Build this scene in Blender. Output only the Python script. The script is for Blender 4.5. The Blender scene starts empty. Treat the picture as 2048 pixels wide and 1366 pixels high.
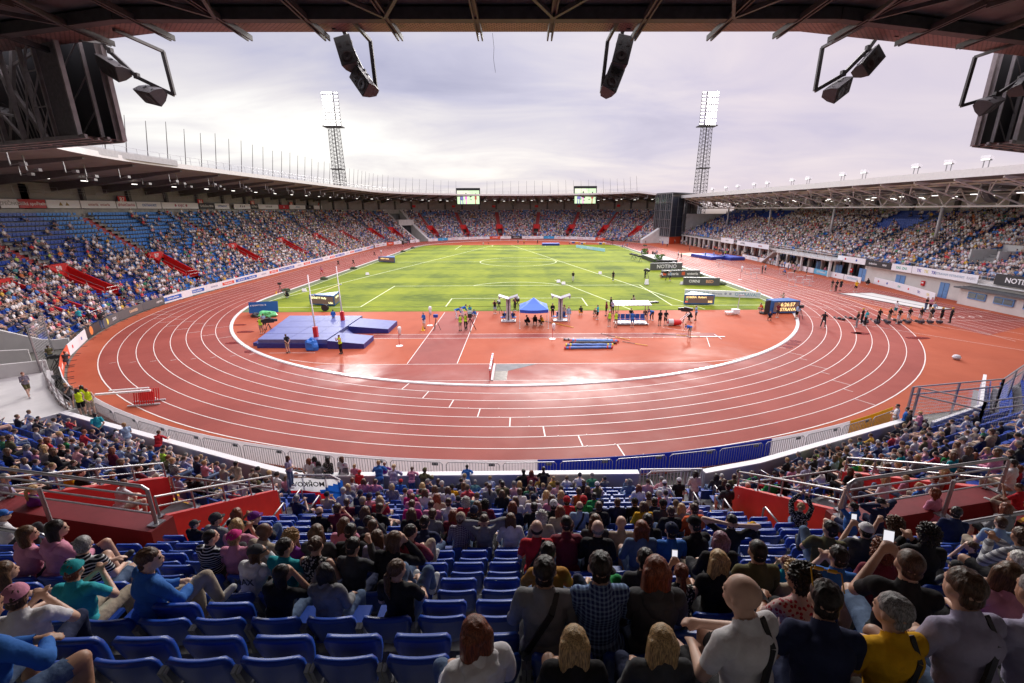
import bpy, bmesh, math, random
import numpy as np
from mathutils import Vector, Matrix, noise
random.seed(7); rng = np.random.default_rng(11)
D = bpy.data; SC = bpy.context.scene; COL = SC.collection
R_ = math.radians

# ------------------------------------------------------------------ camera
CAMP = np.array([.5036, -65.5538, 11.947])
YAW, PIT, ROL, FL, CX, CY = .008790, .286972, -.0034404, 891.4656, 1049.05, 683.
_f = np.array([math.sin(YAW)*math.cos(PIT), math.cos(YAW)*math.cos(PIT), -math.sin(PIT)])
_r = np.array([math.cos(YAW), -math.sin(YAW), 0.]); _u = np.cross(_r, _f)
CR = _r*math.cos(ROL)+_u*math.sin(ROL); CU = -_r*math.sin(ROL)+_u*math.cos(ROL)
cam = D.cameras.new('camera'); camo = D.objects.new('camera', cam); COL.objects.link(camo)
camo.matrix_world = Matrix(((CR[0], CU[0], -_f[0], CAMP[0]), (CR[1], CU[1], -_f[1], CAMP[1]), (CR[2], CU[2], -_f[2], CAMP[2]), (0, 0, 0, 1)))
cam.sensor_width = 36; cam.lens = FL*36/2048; cam.shift_x = -(CX-1024)/2048
cam.clip_start = .1; cam.clip_end = 3000; SC.camera = camo

# ------------------------------------------------------------------ world, sun, exposure
W = D.worlds.new('World'); SC.world = W; W.use_nodes = True
nt = W.node_tree; N = nt.nodes; L = nt.links; N.clear()
def nd(t, **k):
    n = N.new(t)
    for a, b in k.items(): setattr(n, a, b)
    return n
out = nd('ShaderNodeOutputWorld'); sky = nd('ShaderNodeTexSky', sky_type='NISHITA', sun_disc=False)
SUN_EL, SUN_AZ = 27, 8
sky.sun_elevation = R_(SUN_EL); sky.sun_rotation = R_(SUN_AZ)
bg1 = nd('ShaderNodeBackground'); bg1.inputs[1].default_value = .08; L.new(sky.outputs[0], bg1.inputs[0])
tc = nd('ShaderNodeTexCoord'); sp = nd('ShaderNodeSeparateXYZ'); L.new(tc.outputs['Generated'], sp.inputs[0])
def mth(op, a, b=None, clamp=False):
    n = nd('ShaderNodeMath', operation=op, use_clamp=clamp)
    for i, v in enumerate((a, b)):
        if v is None: continue
        if isinstance(v, (int, float)): n.inputs[i].default_value = v
        else: L.new(v, n.inputs[i])
    return n.outputs[0]
zz = mth('ADD', mth('MAXIMUM', sp.outputs[2], 0.), .16)
cv = nd('ShaderNodeCombineXYZ'); L.new(mth('DIVIDE', sp.outputs[0], zz), cv.inputs[0]); L.new(mth('DIVIDE', sp.outputs[1], zz), cv.inputs[1])
def nz(scale, det, rough, loc, dist=0.):
    m = nd('ShaderNodeMapping'); m.inputs[1].default_value = loc; m.inputs[3].default_value = (.8, 1.25, 1)
    L.new(cv.outputs[0], m.inputs[0]); n = nd('ShaderNodeTexNoise'); n.inputs['Scale'].default_value = scale
    n.inputs['Detail'].default_value = det; n.inputs['Roughness'].default_value = rough; n.inputs['Distortion'].default_value = dist
    L.new(m.outputs[0], n.inputs[0]); return n.outputs[0]
def ramp(fac, stops):
    r = nd('ShaderNodeValToRGB'); el = r.color_ramp.elements
    while len(el) < len(stops): el.new(.5)
    for e, (p, c) in zip(el, stops): e.position = p; e.color = (*c, 1)
    L.new(fac, r.inputs[0]); return r.outputs[0]
az = mth('ARCTAN2', sp.outputs[0], sp.outputs[1])
# a thinner, brighter part of the cloud sheet low in the north-west, a heavier bank above it
thin = mth('MULTIPLY', mth('SUBTRACT', 1., mth('MULTIPLY', mth('ABSOLUTE', mth('ADD', az, .42)), 1.55), True),
           mth('SUBTRACT', 1., mth('MULTIPLY', mth('ABSOLUTE', mth('SUBTRACT', sp.outputs[2], .125)), 7.5), True))
bank = mth('MULTIPLY', mth('SUBTRACT', 1., mth('MULTIPLY', mth('ABSOLUTE', mth('ADD', az, .12)), 1.9), True),
           mth('SUBTRACT', 1., mth('MULTIPLY', mth('ABSOLUTE', mth('SUBTRACT', sp.outputs[2], .23)), 6.5), True))
n1 = nz(1.15, 9, .55, (3.1, 1.7, 0), .6); n2 = nz(.42, 4, .5, (8.3, 2.2, 0), .3)
rt = mth('MULTIPLY', mth('SUBTRACT', az, .08), 1.3, True)
v = mth('ADD', mth('ADD', mth('MULTIPLY', mth('ADD', mth('MULTIPLY', n1, mth('SUBTRACT', 1., mth('MULTIPLY', rt, .8))), mth('MULTIPLY', rt, .46)), .95), mth('MULTIPLY', n2, .6)), mth('SUBTRACT', mth('MULTIPLY', thin, .62), mth('MULTIPLY', bank, .34)))
cl = ramp(mth('SUBTRACT', v, .33), [(.12, (.37, .37, .53)), (.33, (.50, .49, .64)), (.50, (.64, .61, .69)), (.66, (.78, .74, .76)), (.88, (1., .97, .93))])
pk = ramp(mth('ADD', mth('MULTIPLY', az, .9), .35), [(0, (1, 1, 1)), (.42, (1, 1, 1)), (.75, (1.12, 1.03, 1.02))])
mx = nd('ShaderNodeMix', data_type='RGBA', blend_type='MULTIPLY'); mx.inputs[0].default_value = 1
L.new(cl, mx.inputs[6]); L.new(pk, mx.inputs[7])
# overcast sky: the sheet is brighter overhead than near the horizon
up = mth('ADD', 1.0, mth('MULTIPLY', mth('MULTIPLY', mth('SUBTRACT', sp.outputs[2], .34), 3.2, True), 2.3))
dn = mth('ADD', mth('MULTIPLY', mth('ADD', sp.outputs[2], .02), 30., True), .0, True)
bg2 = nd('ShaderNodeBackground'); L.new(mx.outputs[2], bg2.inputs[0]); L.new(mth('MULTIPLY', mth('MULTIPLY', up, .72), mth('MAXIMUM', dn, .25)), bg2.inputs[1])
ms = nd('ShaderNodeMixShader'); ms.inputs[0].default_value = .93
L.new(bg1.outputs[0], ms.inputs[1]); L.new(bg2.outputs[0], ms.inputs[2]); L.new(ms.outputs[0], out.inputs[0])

sl = D.lights.new('sun', 'SUN'); so = D.objects.new('sun', sl); COL.objects.link(so)
sl.energy = 1.5; sl.angle = R_(16); sl.color = (1, .96, .9)
_sd = Vector((math.sin(R_(SUN_AZ))*math.cos(R_(SUN_EL)), math.cos(R_(SUN_AZ))*math.cos(R_(SUN_EL)), math.sin(R_(SUN_EL))))
so.rotation_euler = _sd.to_track_quat('Z', 'Y').to_euler()
SC.view_settings.view_transform = 'Standard'; SC.view_settings.look = 'None'
SC.view_settings.exposure = .60; SC.view_settings.gamma = 1
SC.render.engine = 'CYCLES'; SC.cycles.max_bounces = 6; SC.cycles.diffuse_bounces = 3; SC.cycles.glossy_bounces = 3
SC.cycles.sample_clamp_indirect = 4

# ------------------------------------------------------------------ measuring helpers (a pixel of the photo -> a point at a real place)
def ray(x, y): return _f+(x-CX)/FL*CR-(y-CY)/FL*CU
def atz(x, y, z=0.):
    d = ray(x, y); return CAMP+d*(z-CAMP[2])/d[2]
def aty(x, y, Y):
    d = ray(x, y); return CAMP+d*(Y-CAMP[1])/d[1]
def atx(x, y, X):
    d = ray(x, y); return CAMP+d*(X-CAMP[0])/d[0]
def proj(p):
    v_ = np.array(p, float)-CAMP; d = v_ @ _f
    return CX+FL*(v_ @ CR)/d, CY-FL*(v_ @ CU)/d, d

# ------------------------------------------------------------------ materials
MATS = {}
def mat(name, col, rough=.6, metal=0., emit=None, es=1., var=0., vs=3., bump=0., bs=40., alpha=1., coat=0., spec=.5):
    if name in MATS: return MATS[name]
    m = D.materials.new(name); MATS[name] = m; m.use_nodes = True
    t = m.node_tree; b = t.nodes['Principled BSDF']
    b.inputs['Base Color'].default_value = (*col, 1); b.inputs['Roughness'].default_value = rough; b.inputs['Metallic'].default_value = metal
    b.inputs['Specular IOR Level'].default_value = spec
    if coat: b.inputs['Coat Weight'].default_value = coat; b.inputs['Coat Roughness'].default_value = .15
    if emit: b.inputs['Emission Color'].default_value = (*emit, 1); b.inputs['Emission Strength'].default_value = es
    if alpha < 1: b.inputs['Alpha'].default_value = alpha
    tcn = t.nodes.new('ShaderNodeTexCoord')
    n = t.nodes.new('ShaderNodeTexNoise'); n.inputs['Scale'].default_value = vs; n.inputs['Detail'].default_value = 6; n.inputs['Roughness'].default_value = .6
    t.links.new(tcn.outputs['Object'], n.inputs['Vector'])
    if var:
        x = t.nodes.new('ShaderNodeMix'); x.data_type = 'RGBA'
        x.inputs[6].default_value = (*[c*(1-var) for c in col], 1); x.inputs[7].default_value = (*[min(1, c*(1+var)+.02*var) for c in col], 1)
        cr = t.nodes.new('ShaderNodeMapRange'); cr.inputs[1].default_value = .3; cr.inputs[2].default_value = .7
        t.links.new(n.outputs[0], cr.inputs[0]); t.links.new(cr.outputs[0], x.inputs[0]); t.links.new(x.outputs[2], b.inputs['Base Color'])
    if bump:
        n2_ = t.nodes.new('ShaderNodeTexNoise'); n2_.inputs['Scale'].default_value = bs; n2_.inputs['Detail'].default_value = 4
        t.links.new(tcn.outputs['Object'], n2_.inputs['Vector'])
        bm_ = t.nodes.new('ShaderNodeBump'); bm_.inputs['Strength'].default_value = bump; bm_.inputs['Distance'].default_value = .02
        t.links.new(n2_.outputs[0], bm_.inputs['Height']); t.links.new(bm_.outputs[0], b.inputs['Normal'])
    return m
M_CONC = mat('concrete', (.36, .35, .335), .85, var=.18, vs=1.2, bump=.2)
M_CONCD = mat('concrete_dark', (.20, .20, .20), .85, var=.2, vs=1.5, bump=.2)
M_CONCL = mat('concrete_light', (.60, .59, .57), .8, var=.1, vs=.8)
M_WALLG = mat('wall_grey_paint', (.40, .41, .46), .6, var=.08, vs=.7)
M_RED = mat('red_paint', (.60, .014, .014), .5, var=.12, vs=2)
M_MAROON = mat('maroon_paint', (.22, .022, .026), .55, var=.15, vs=2, bump=.1)
M_REDST = mat('red_stair', (.40, .05, .05), .65, var=.2, vs=3)
M_YEL = mat('yellow_paint', (.75, .42, .02), .6, var=.1)
M_STEEL = mat('galvanised_steel', (.36, .35, .36), .42, .75, var=.15, vs=8)
M_STEELD = mat('dark_steel', (.075, .068, .068), .55, .3, var=.2, vs=4)
M_STEELL = mat('pale_steel', (.55, .54, .56), .5, .2, var=.08)
M_WHITE = mat('white_paint', (.80, .79, .78), .5, var=.04)
M_BLACK = mat('black_plastic', (.022, .022, .024), .5)
M_DGREY = mat('dark_grey', (.09, .09, .095), .6, var=.1)
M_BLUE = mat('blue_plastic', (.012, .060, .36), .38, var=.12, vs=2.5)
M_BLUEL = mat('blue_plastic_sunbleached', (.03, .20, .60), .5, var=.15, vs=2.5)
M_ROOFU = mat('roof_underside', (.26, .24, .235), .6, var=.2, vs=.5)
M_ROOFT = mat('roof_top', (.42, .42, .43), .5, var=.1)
M_FASC = mat('fascia_white', (.72, .71, .70), .5, var=.05)
M_GLASS = mat('dark_glass', (.035, .045, .055), .08, .0, spec=1.)
M_CREAM = mat('cream_render', (.62, .585, .54), .8, var=.08, vs=.6, bump=.1)
M_LAMPE = mat('lamp_glow', (1, 1, 1), .5, emit=(1, .98, .92), es=30)
M_STRIPL = mat('striplight_glow', (1, 1, 1), .5, emit=(1, .96, .9), es=1.6)
M_SKIN = [mat('skin_%s' % n_, c_, .5, var=.08, vs=9) for n_, c_ in (('light', (.56, .33, .235)), ('fair', (.64, .40, .30)), ('tan', (.40, .21, .13)), ('brown', (.13, .06, .035)))]

# ------------------------------------------------------------------ mesh helpers
class MB:
    """collects boxes, bars and strips as one mesh; faces carry a material index"""
    def __init__(s): s.v = []; s.f = []; s.m = []; s.n = 0
    def add(s, vs, fs, mi=0):
        s.v.extend([tuple(p) for p in vs]); s.f.extend([tuple(i+s.n for i in f) for f in fs]); s.m.extend([mi]*len(fs)); s.n += len(vs); return s
    def box(s, c, d, rz=0., mi=0, M=None):
        c = Vector(c); h = [x/2 for x in d]; ca, sa = math.cos(rz), math.sin(rz); vs = []
        for z in (-h[2], h[2]):
            for x, y in ((-h[0], -h[1]), (h[0], -h[1]), (h[0], h[1]), (-h[0], h[1])):
                p = Vector((x*ca-y*sa, x*sa+y*ca, z)) if M is None else M @ Vector((x, y, z))
                vs.append(p+c)
        return s.add(vs, [(0, 3, 2, 1), (4, 5, 6, 7), (0, 1, 5, 4), (1, 2, 6, 5), (2, 3, 7, 6), (3, 0, 4, 7)], mi)
    def bar(s, a, b, w, h=None, mi=0, n=4, upv=(0, 0, 1)):
        a = Vector(a); b = Vector(b); d = b-a
        if d.length < 1e-6: return s
        d.normalize(); up_ = Vector(upv)
        if abs(d.dot(up_)) > .98: up_ = Vector((1, 0, 0))
        x = d.cross(up_).normalized(); y = x.cross(d).normalized(); h = h or w; vs = []
        for p in (a, b):
            if n == 4: vs += [p-x*w/2-y*h/2, p+x*w/2-y*h/2, p+x*w/2+y*h/2, p-x*w/2+y*h/2]
            else: vs += [p+x*math.cos(6.2832*k/n)*w/2+y*math.sin(6.2832*k/n)*h/2 for k in range(n)]
        fs = [tuple(range(n))[::-1], tuple(range(n, 2*n))]+[(k, (k+1) % n, n+(k+1) % n, n+k) for k in range(n)]
        return s.add(vs, fs, mi)
    def path(s, pts, w, mi=0, n=8):
        """a tube bent along points, mitred at the joints"""
        P_ = [Vector(p) for p in pts]; rings = []
        for i, p in enumerate(P_):
            d = (P_[min(i+1, len(P_)-1)]-P_[max(i-1, 0)]).normalized()
            up_ = Vector((0, 0, 1)) if abs(d.z) < .95 else Vector((1, 0, 0))
            if i and abs(d.z) >= .6: up_ = pu if abs(d.dot(pu)) < .95 else up_
            x = d.cross(up_).normalized(); y = x.cross(d).normalized(); pu = y
            rings.append([p+x*math.cos(6.2832*k/n)*w/2+y*math.sin(6.2832*k/n)*w/2 for k in range(n)])
        vs = [q for r in rings for q in r]; fs = [tuple(range(n))[::-1], tuple(range(len(vs)-n, len(vs)))]
        for i in range(len(rings)-1):
            r0, r1 = rings[i], rings[i+1]
            o = min(range(n), key=lambda o: sum((r0[k]-r1[(k+o) % n]).length for k in range(n)))
            fs += [(i*n+k, i*n+(k+1) % n, (i+1)*n+(k+1+o) % n, (i+1)*n+(k+o) % n) for k in range(n)]
        return s.add(vs, fs, mi)
    def prism(s, poly, z0, z1, mi=0, mtop=None):
        n = len(poly); vs = [(x, y, z0) for x, y in poly]+[(x, y, z1) for x, y in poly]
        s.add(vs, [(k, (k+1) % n, n+(k+1) % n, n+k) for k in range(n)]+[tuple(range(n))[::-1]], mi)
        return s.add([(x, y, z1) for x, y in poly], [tuple(range(n))], mi if mtop is None else mtop)
    def quad(s, a, b, c, d, mi=0): return s.add([a, b, c, d], [(0, 1, 2, 3)], mi)
    def strip(s, A, B, mi=0, closed=False):
        n = len(A); m_ = n if closed else n-1
        return s.add(list(A)+list(B), [(k, (k+1) % n, n+(k+1) % n, n+k) for k in range(m_)], mi)
    def wallstrip(s, pts, z0, z1, th, mi=0, inward=None):
        """a wall of thickness th following pts in plan"""
        P_ = [np.array(p[:2], float) for p in pts]; nr = []
        for i in range(len(P_)):
            d = P_[min(i+1, len(P_)-1)]-P_[max(i-1, 0)]; d = d/np.linalg.norm(d); nr.append(np.array([-d[1], d[0]]))
        f0 = z0 if callable(z0) else (lambda i: z0); f1 = z1 if callable(z1) else (lambda i: z1)
        a = [(*(p-n_*th/2), f0(i)) for i, (p, n_) in enumerate(zip(P_, nr))]; b = [(*(p-n_*th/2), f1(i)) for i, (p, n_) in enumerate(zip(P_, nr))]
        c = [(*(p+n_*th/2), f1(i)) for i, (p, n_) in enumerate(zip(P_, nr))]; d = [(*(p+n_*th/2), f0(i)) for i, (p, n_) in enumerate(zip(P_, nr))]
        for A, B in ((a, b), (b, c), (c, d), (d, a)): s.strip(A, B, mi)
        s.quad(a[0], d[0], c[0], b[0], mi); return s.quad(a[-1], b[-1], c[-1], d[-1], mi)
    def lathe(s, prof, c=(0, 0, 0), n=16, mi=0, M=None):
        vs = []
        for r_, z in prof:
            for k in range(n):
                p = Vector((r_*math.cos(6.2832*k/n), r_*math.sin(6.2832*k/n), z)); p = p if M is None else M @ p
                vs.append(p+Vector(c))
        fs = [(i*n+k, i*n+(k+1) % n, (i+1)*n+(k+1) % n, (i+1)*n+k) for i in range(len(prof)-1) for k in range(n)]
        fs += [tuple(range(n))[::-1], tuple(range(len(vs)-n, len(vs)))]
        return s.add(vs, fs, mi)
    def mesh(s, name, mats, smooth=False):
        me = D.meshes.new(name); me.from_pydata(s.v, [], s.f); me.update()
        for m in (mats if isinstance(mats, (list, tuple)) else [mats]): me.materials.append(m)
        me.polygons.foreach_set('material_index', s.m)
        if smooth: me.polygons.foreach_set('use_smooth', [True]*len(s.f))
        return me
    def build(s, name, mats, parent=None, smooth=False):
        return link(name, s.mesh(name, mats, smooth), parent)
def link(name, me, parent=None):
    o = D.objects.new(name, me); COL.objects.link(o)
    if parent is not None: o.parent = parent
    return o
def tag(o, label, cat, group=None, kind=None):
    o['label'] = label; o['category'] = cat
    if group: o['group'] = group
    if kind: o['kind'] = kind
    return o
def struct(o, label=None):
    o['kind'] = 'structure'
    if label: o['label'] = label
    return o
def thing(name, label, cat, loc=(0, 0, 0), rz=0., group=None, kind=None):
    o = D.objects.new(name, None); COL.objects.link(o); o.location = loc; o.rotation_euler = (0, 0, rz); o.empty_display_size = .3
    return tag(o, label, cat, group, kind)
def dup(root, loc=None, rz=None, label=None, group=None, parent=None):
    c = root.copy(); COL.objects.link(c)
    if parent is not None: c.parent = parent
    if loc is not None: c.location = loc
    if rz is not None: c.rotation_euler = (0, 0, rz)
    if label: c['label'] = label
    if group: c['group'] = group
    for ch in root.children: dup(ch, parent=c)
    return c
def text_mesh(txt, size, ext=.004, bold=True):
    cu = D.curves.new('lettering', 'FONT'); cu.body = txt; cu.size = size; cu.extrude = ext; cu.align_x = 'CENTER'; cu.align_y = 'CENTER'
    cu.resolution_u = 2
    if bold: cu.offset = size*.018
    o = D.objects.new('lettering', cu); COL.objects.link(o); bpy.context.view_layer.update()
    me = D.meshes.new_from_object(o.evaluated_get(bpy.context.evaluated_depsgraph_get())); D.objects.remove(o); D.curves.remove(cu)
    me.name = 'lettering'; return me
def lettering(txt, size, col, p, xdir, parent=None, updir=(0, 0, 1), name='lettering', ext=.004, bold=True, sx=1., emit=None):
    """p centre in world/parent space; xdir reading direction"""
    me = text_mesh(txt, size, ext, bold); me.materials.clear()
    key = 'ink_%02x%02x%02x%s' % (*[int(c*255) for c in col], 'e' if emit else '')
    me.materials.append(mat(key, col, .6, emit=col if emit else None, es=emit or 1.))
    o = link(name, me, parent); x = Vector(xdir).normalized(); z = Vector(updir); n_ = x.cross(z).normalized(); y = n_.cross(x).normalized()
    # text plane: local X -> x, local Y -> up, local Z -> towards the reader
    R3 = Matrix((x*sx, y, n_)).transposed().to_4x4(); R3.translation = Vector(p); o.matrix_local = R3
    return o

LBL = 'first second third fourth fifth sixth seventh eighth ninth tenth eleventh twelfth thirteenth fourteenth fifteenth sixteenth seventeenth eighteenth nineteenth twentieth'.split()
LBL += ['twenty-'+w for w in LBL[:9]]+['thirtieth']+['thirty-'+w for w in LBL[:9]]
# ================================================================== GROUND, TRACK, PITCH
Y0, Y1, RK, RO = -.4, 84.78, 35.9, 45.66           # bend centres, kerb radius, outer line radius
FCY, FL2, FW2 = 43.08, 52.07, 34.0                  # pitch centre, half length, half width
def arc(r, a0, a1, n, cy=Y0, s=-1): return [(r*math.sin(R_(a0+(a1-a0)*k/n)), cy+s*r*math.cos(R_(a0+(a1-a0)*k/n))) for k in range(n+1)]
def oval(r, n=72): return arc(r, -90, 90, n)+arc(r, 90, -90, n, Y1, 1)
def surf_mat(name, c1, c2, wet=.5, r0=.34, r1=.75, puddle=.62):
    """rubber track surface: mottled colour, worn patches, and rain lying on it in patches"""
    m = mat(name, c1, .5); t = m.node_tree; b = t.nodes['Principled BSDF']; T = t.links
    tcn = t.nodes.new('ShaderNodeTexCoord')
    def noi(sc, det, dist=0., st=(1, 1, 1)):
        mp = t.nodes.new('ShaderNodeMapping'); mp.inputs[3].default_value = st; T.new(tcn.outputs['Object'], mp.inputs[0])
        n = t.nodes.new('ShaderNodeTexNoise'); n.inputs['Scale'].default_value = sc; n.inputs['Detail'].default_value = det; n.inputs['Distortion'].default_value = dist
        n.inputs['Roughness'].default_value = .62; T.new(mp.outputs[0], n.inputs[0]); return n.outputs[0]
    def mr(s, a, b_, c, d):
        n = t.nodes.new('ShaderNodeMapRange'); T.new(s, n.inputs[0])
        for k, v_ in enumerate((a, b_, c, d)): n.inputs[k+1].default_value = v_
        return n.outputs[0]
    x = t.nodes.new('ShaderNodeMix'); x.data_type = 'RGBA'; x.inputs[6].default_value = (*c1, 1); x.inputs[7].default_value = (*c2, 1)
    T.new(mr(noi(.16, 7, .5), .38, .62, 0, 1), x.inputs[0])
    y = t.nodes.new('ShaderNodeMix'); y.data_type = 'RGBA'; y.blend_type = 'MULTIPLY'; y.inputs[7].default_value = (.90, .88, .88, 1)
    T.new(x.outputs[2], y.inputs[6]); T.new(mr(noi(.5, 7, .2, (1, .5, 1)), .45, .75, 0, .8), y.inputs[0])
    g = t.nodes.new('ShaderNodeMix'); g.data_type = 'RGBA'; g.blend_type = 'MULTIPLY'; g.inputs[7].default_value = (.86, .86, .86, 1)
    T.new(y.outputs[2], g.inputs[6]); T.new(mr(noi(28, 3), .4, .6, 0, 1), g.inputs[0]); T.new(g.outputs[2], b.inputs['Base Color'])
    w = mr(noi(.085, 6, .7), puddle-.16, puddle, 0, 1); f_ = mr(noi(.75, 5, .3), .35, .65, .55, 1)
    mu = t.nodes.new('ShaderNodeMath'); mu.operation = 'MULTIPLY'; T.new(w, mu.inputs[0]); T.new(f_, mu.inputs[1])
    # rain water stands along the kerb, elsewhere the rubber is only damp
    ln = t.nodes.new('ShaderNodeVectorMath'); ln.operation = 'LENGTH'; T.new(tcn.outputs['Object'], ln.inputs[0])
    rg = t.nodes.new('ShaderNodeMath'); rg.operation = 'ABSOLUTE'; sb_ = t.nodes.new('ShaderNodeMath'); sb_.operation = 'SUBTRACT'; sb_.inputs[1].default_value = 35.6; T.new(ln.outputs[1], sb_.inputs[0]); T.new(sb_.outputs[0], rg.inputs[0])
    m2_ = t.nodes.new('ShaderNodeMath'); m2_.operation = 'MULTIPLY'; T.new(mu.outputs[0], m2_.inputs[0]); T.new(mr(rg.outputs[0], .4, 4.5, 1., .22), m2_.inputs[1]); mu = m2_
    b.inputs['Specular IOR Level'].default_value = .16
    T.new(mr(mu.outputs[0], 0, 1, r1, r0), b.inputs['Roughness']); T.new(mr(mu.outputs[0], 0, 1, .03, wet), b.inputs['Coat Weight'])
    b.inputs['Coat Roughness'].default_value = .30; b.inputs['Coat IOR'].default_value = 1.33
    n2_ = t.nodes.new('ShaderNodeBump'); n2_.inputs['Strength'].default_value = .25; n2_.inputs['Distance'].default_value = .01
    T.new(noi(60, 3), n2_.inputs['Height']); T.new(n2_.outputs[0], b.inputs['Normal'])
    return m
M_TRK = surf_mat('track_rubber', (.275, .058, .043), (.33, .076, .056), .32, .42, .74, .56)
M_APR = surf_mat('apron_rubber', (.37, .078, .034), (.43, .100, .046), .18, .5, .8, .64)
M_RUN = surf_mat('runway_rubber', (.255, .055, .043), (.31, .074, .058), .28, .42, .72, .56)
M_LINE = mat('line_paint', (.78, .70, .64), .5, var=.1, vs=5)
M_PLINE = mat('pitch_line_paint', (.62, .70, .40), .8, var=.25, vs=1.5)

mb = MB(); mb.quad((-900, -900, -.05), (900, -900, -.05), (900, 900, -.05), (-900, 900, -.05))
struct(mb.build('ground', mat('ground_soil', (.16, .16, .13), .9, var=.2, vs=.05)), 'ground around the stadium')
# red apron: everything inside the fence, the chute in the south-east corner and the east side
mb = MB(); ap = arc(47.4, -90, 30, 60)+[(27.5, -40.6), (60, -24), (59.6, 110)]+arc(49.2, 64, -90, 60, Y1, 1)
mb.add([(x, y, 0) for x, y in ap], [tuple(range(len(ap)))])
struct(mb.build('track_apron', M_APR), 'orange red rubber surface inside and outside the running lanes')
mb = MB(); A = [(x, y, .005) for x, y in oval(RO+.03)]; B = [(x, y, .005) for x, y in oval(RK)]; mb.strip(A, B, 0, True)
# the dark steeplechase lane across the near bend, the javelin and vault runways, the east chute
cb = arc(RK-.02, -27, 27, 20); mb.add([(x, y, .005) for x, y in cb]+[(15.6, -31.45, .005), (-15.6, -31.45, .005)], [tuple(range(len(cb)+2))])
mb.f[-1] = mb.f[-1]
mb.quad((-8.7, -31.45, .009), (-4.67, -31.45, .009), (-4.67, -12.3, .009), (-8.7, -12.3, .009), 1)
mb.quad((-14, -23.75, .0065), (20, -23.75, .0065), (20, -22.4, .0065), (-14, -22.4, .0065), 1)
mb.quad((46.2, -24, .004), (57, -19, .004), (50.2, 60, .004), (46.2, 60, .004), 0)
struct(mb.build('running_track', [M_TRK, M_RUN]), 'eight lane running track, wet after rain')

def grass_mat():
    m = mat('grass', (.2, .3, .03), .9, spec=.15); t = m.node_tree; b = t.nodes['Principled BSDF']; T = t.links
    tcn = t.nodes.new('ShaderNodeTexCoord'); s_ = t.nodes.new('ShaderNodeSeparateXYZ'); T.new(tcn.outputs['Object'], s_.inputs[0])
    def noi(sc, det, st=(1, 1, 1)):
        mp = t.nodes.new('ShaderNodeMapping'); mp.inputs[3].default_value = st; T.new(tcn.outputs['Object'], mp.inputs[0])
        n = t.nodes.new('ShaderNodeTexNoise'); n.inputs['Scale'].default_value = sc; n.inputs['Detail'].default_value = det; T.new(mp.outputs[0], n.inputs[0]); return n.outputs[0]
    def mr(s, a, b_, c, d):
        n = t.nodes.new('ShaderNodeMapRange'); T.new(s, n.inputs[0])
        for k, v_ in enumerate((a, b_, c, d)): n.inputs[k+1].default_value = v_
        return n.outputs[0]
    def mm(op, a, v_):
        n = t.nodes.new('ShaderNodeMath'); n.operation = op; T.new(a, n.inputs[0])
        if isinstance(v_, (int, float)): n.inputs[1].default_value = v_
        else: T.new(v_, n.inputs[1])
        return n.outputs[0]
    r = t.nodes.new('ShaderNodeValToRGB'); e = r.color_ramp.elements
    e[0].position = .22; e[0].color = (.075, .115, .008, 1); e[1].position = .8; e[1].color = (.225, .27, .013, 1)
    e.new(.5).color = (.15, .20, .010, 1)
    # mown stripes across and along the pitch, worn and lush patches
    st = mm('MULTIPLY', mm('SINE', mm('MULTIPLY', s_.outputs[1], .571), 0.), .1)
    st2 = mr(mm('SINE', mm('MULTIPLY', s_.outputs[0], .571), 0.), -.25, .25, -.05, .05)
    st1 = mr(mm('SINE', mm('MULTIPLY', s_.outputs[1], .571), 0.), -.25, .25, -.09, .09)
    a = mm('ADD', mm('ADD', mr(noi(.12, 6), .3, .7, .3, .75), st1), st2)
    a = mm('ADD', a, mr(noi(1.6, 6, (.45, 1.5, 1)), .3, .7, -.2, .2)); a = mm('ADD', a, mr(noi(12, 4), .3, .7, -.12, .12))
    T.new(a, r.inputs[0]); T.new(r.outputs[0], b.inputs['Base Color'])
    bp = t.nodes.new('ShaderNodeBump'); bp.inputs['Strength'].default_value = .5; bp.inputs['Distance'].default_value = .03; T.new(noi(25, 4), bp.inputs['Height']); T.new(bp.outputs[0], b.inputs['Normal'])
    return m
M_GRASS = grass_mat(); M_TURF = mat('green_strip', (.10, .13, .055), .9, var=.3, vs=2.)
gs = -11.75; gn = Y1+11.7; hw = 35.55; n_ = math.degrees(math.asin(min(1, (gs-Y0)/-RK)))
mb = MB(); th = math.degrees(math.acos(-(gs-Y0)/hw)); pl = arc(hw, -90, -th, 10)+arc(hw, th, 90, 10)+arc(hw, 90, th, 10, Y1, 1)+arc(hw, -th, -90, 10, Y1, 1)
mb.add([(x, y, .006) for x, y in pl], [tuple(range(len(pl)))], 1)
q = 34.25; pl2 = [(-q, -2.5), (-33.2, -7.5), (-31.6, gs+.01), (31.6, gs+.01), (33.2, -7.5), (q, -2.5), (q, 88), (31.6, gn-.01), (-31.6, gn-.01), (-q, 88)]
mb.add([(x, y, .010) for x, y in pl2], [tuple(range(len(pl2)))], 0)
struct(mb.build('grass_pitch', [M_GRASS, M_TURF]), 'green football pitch inside the running track')

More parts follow.
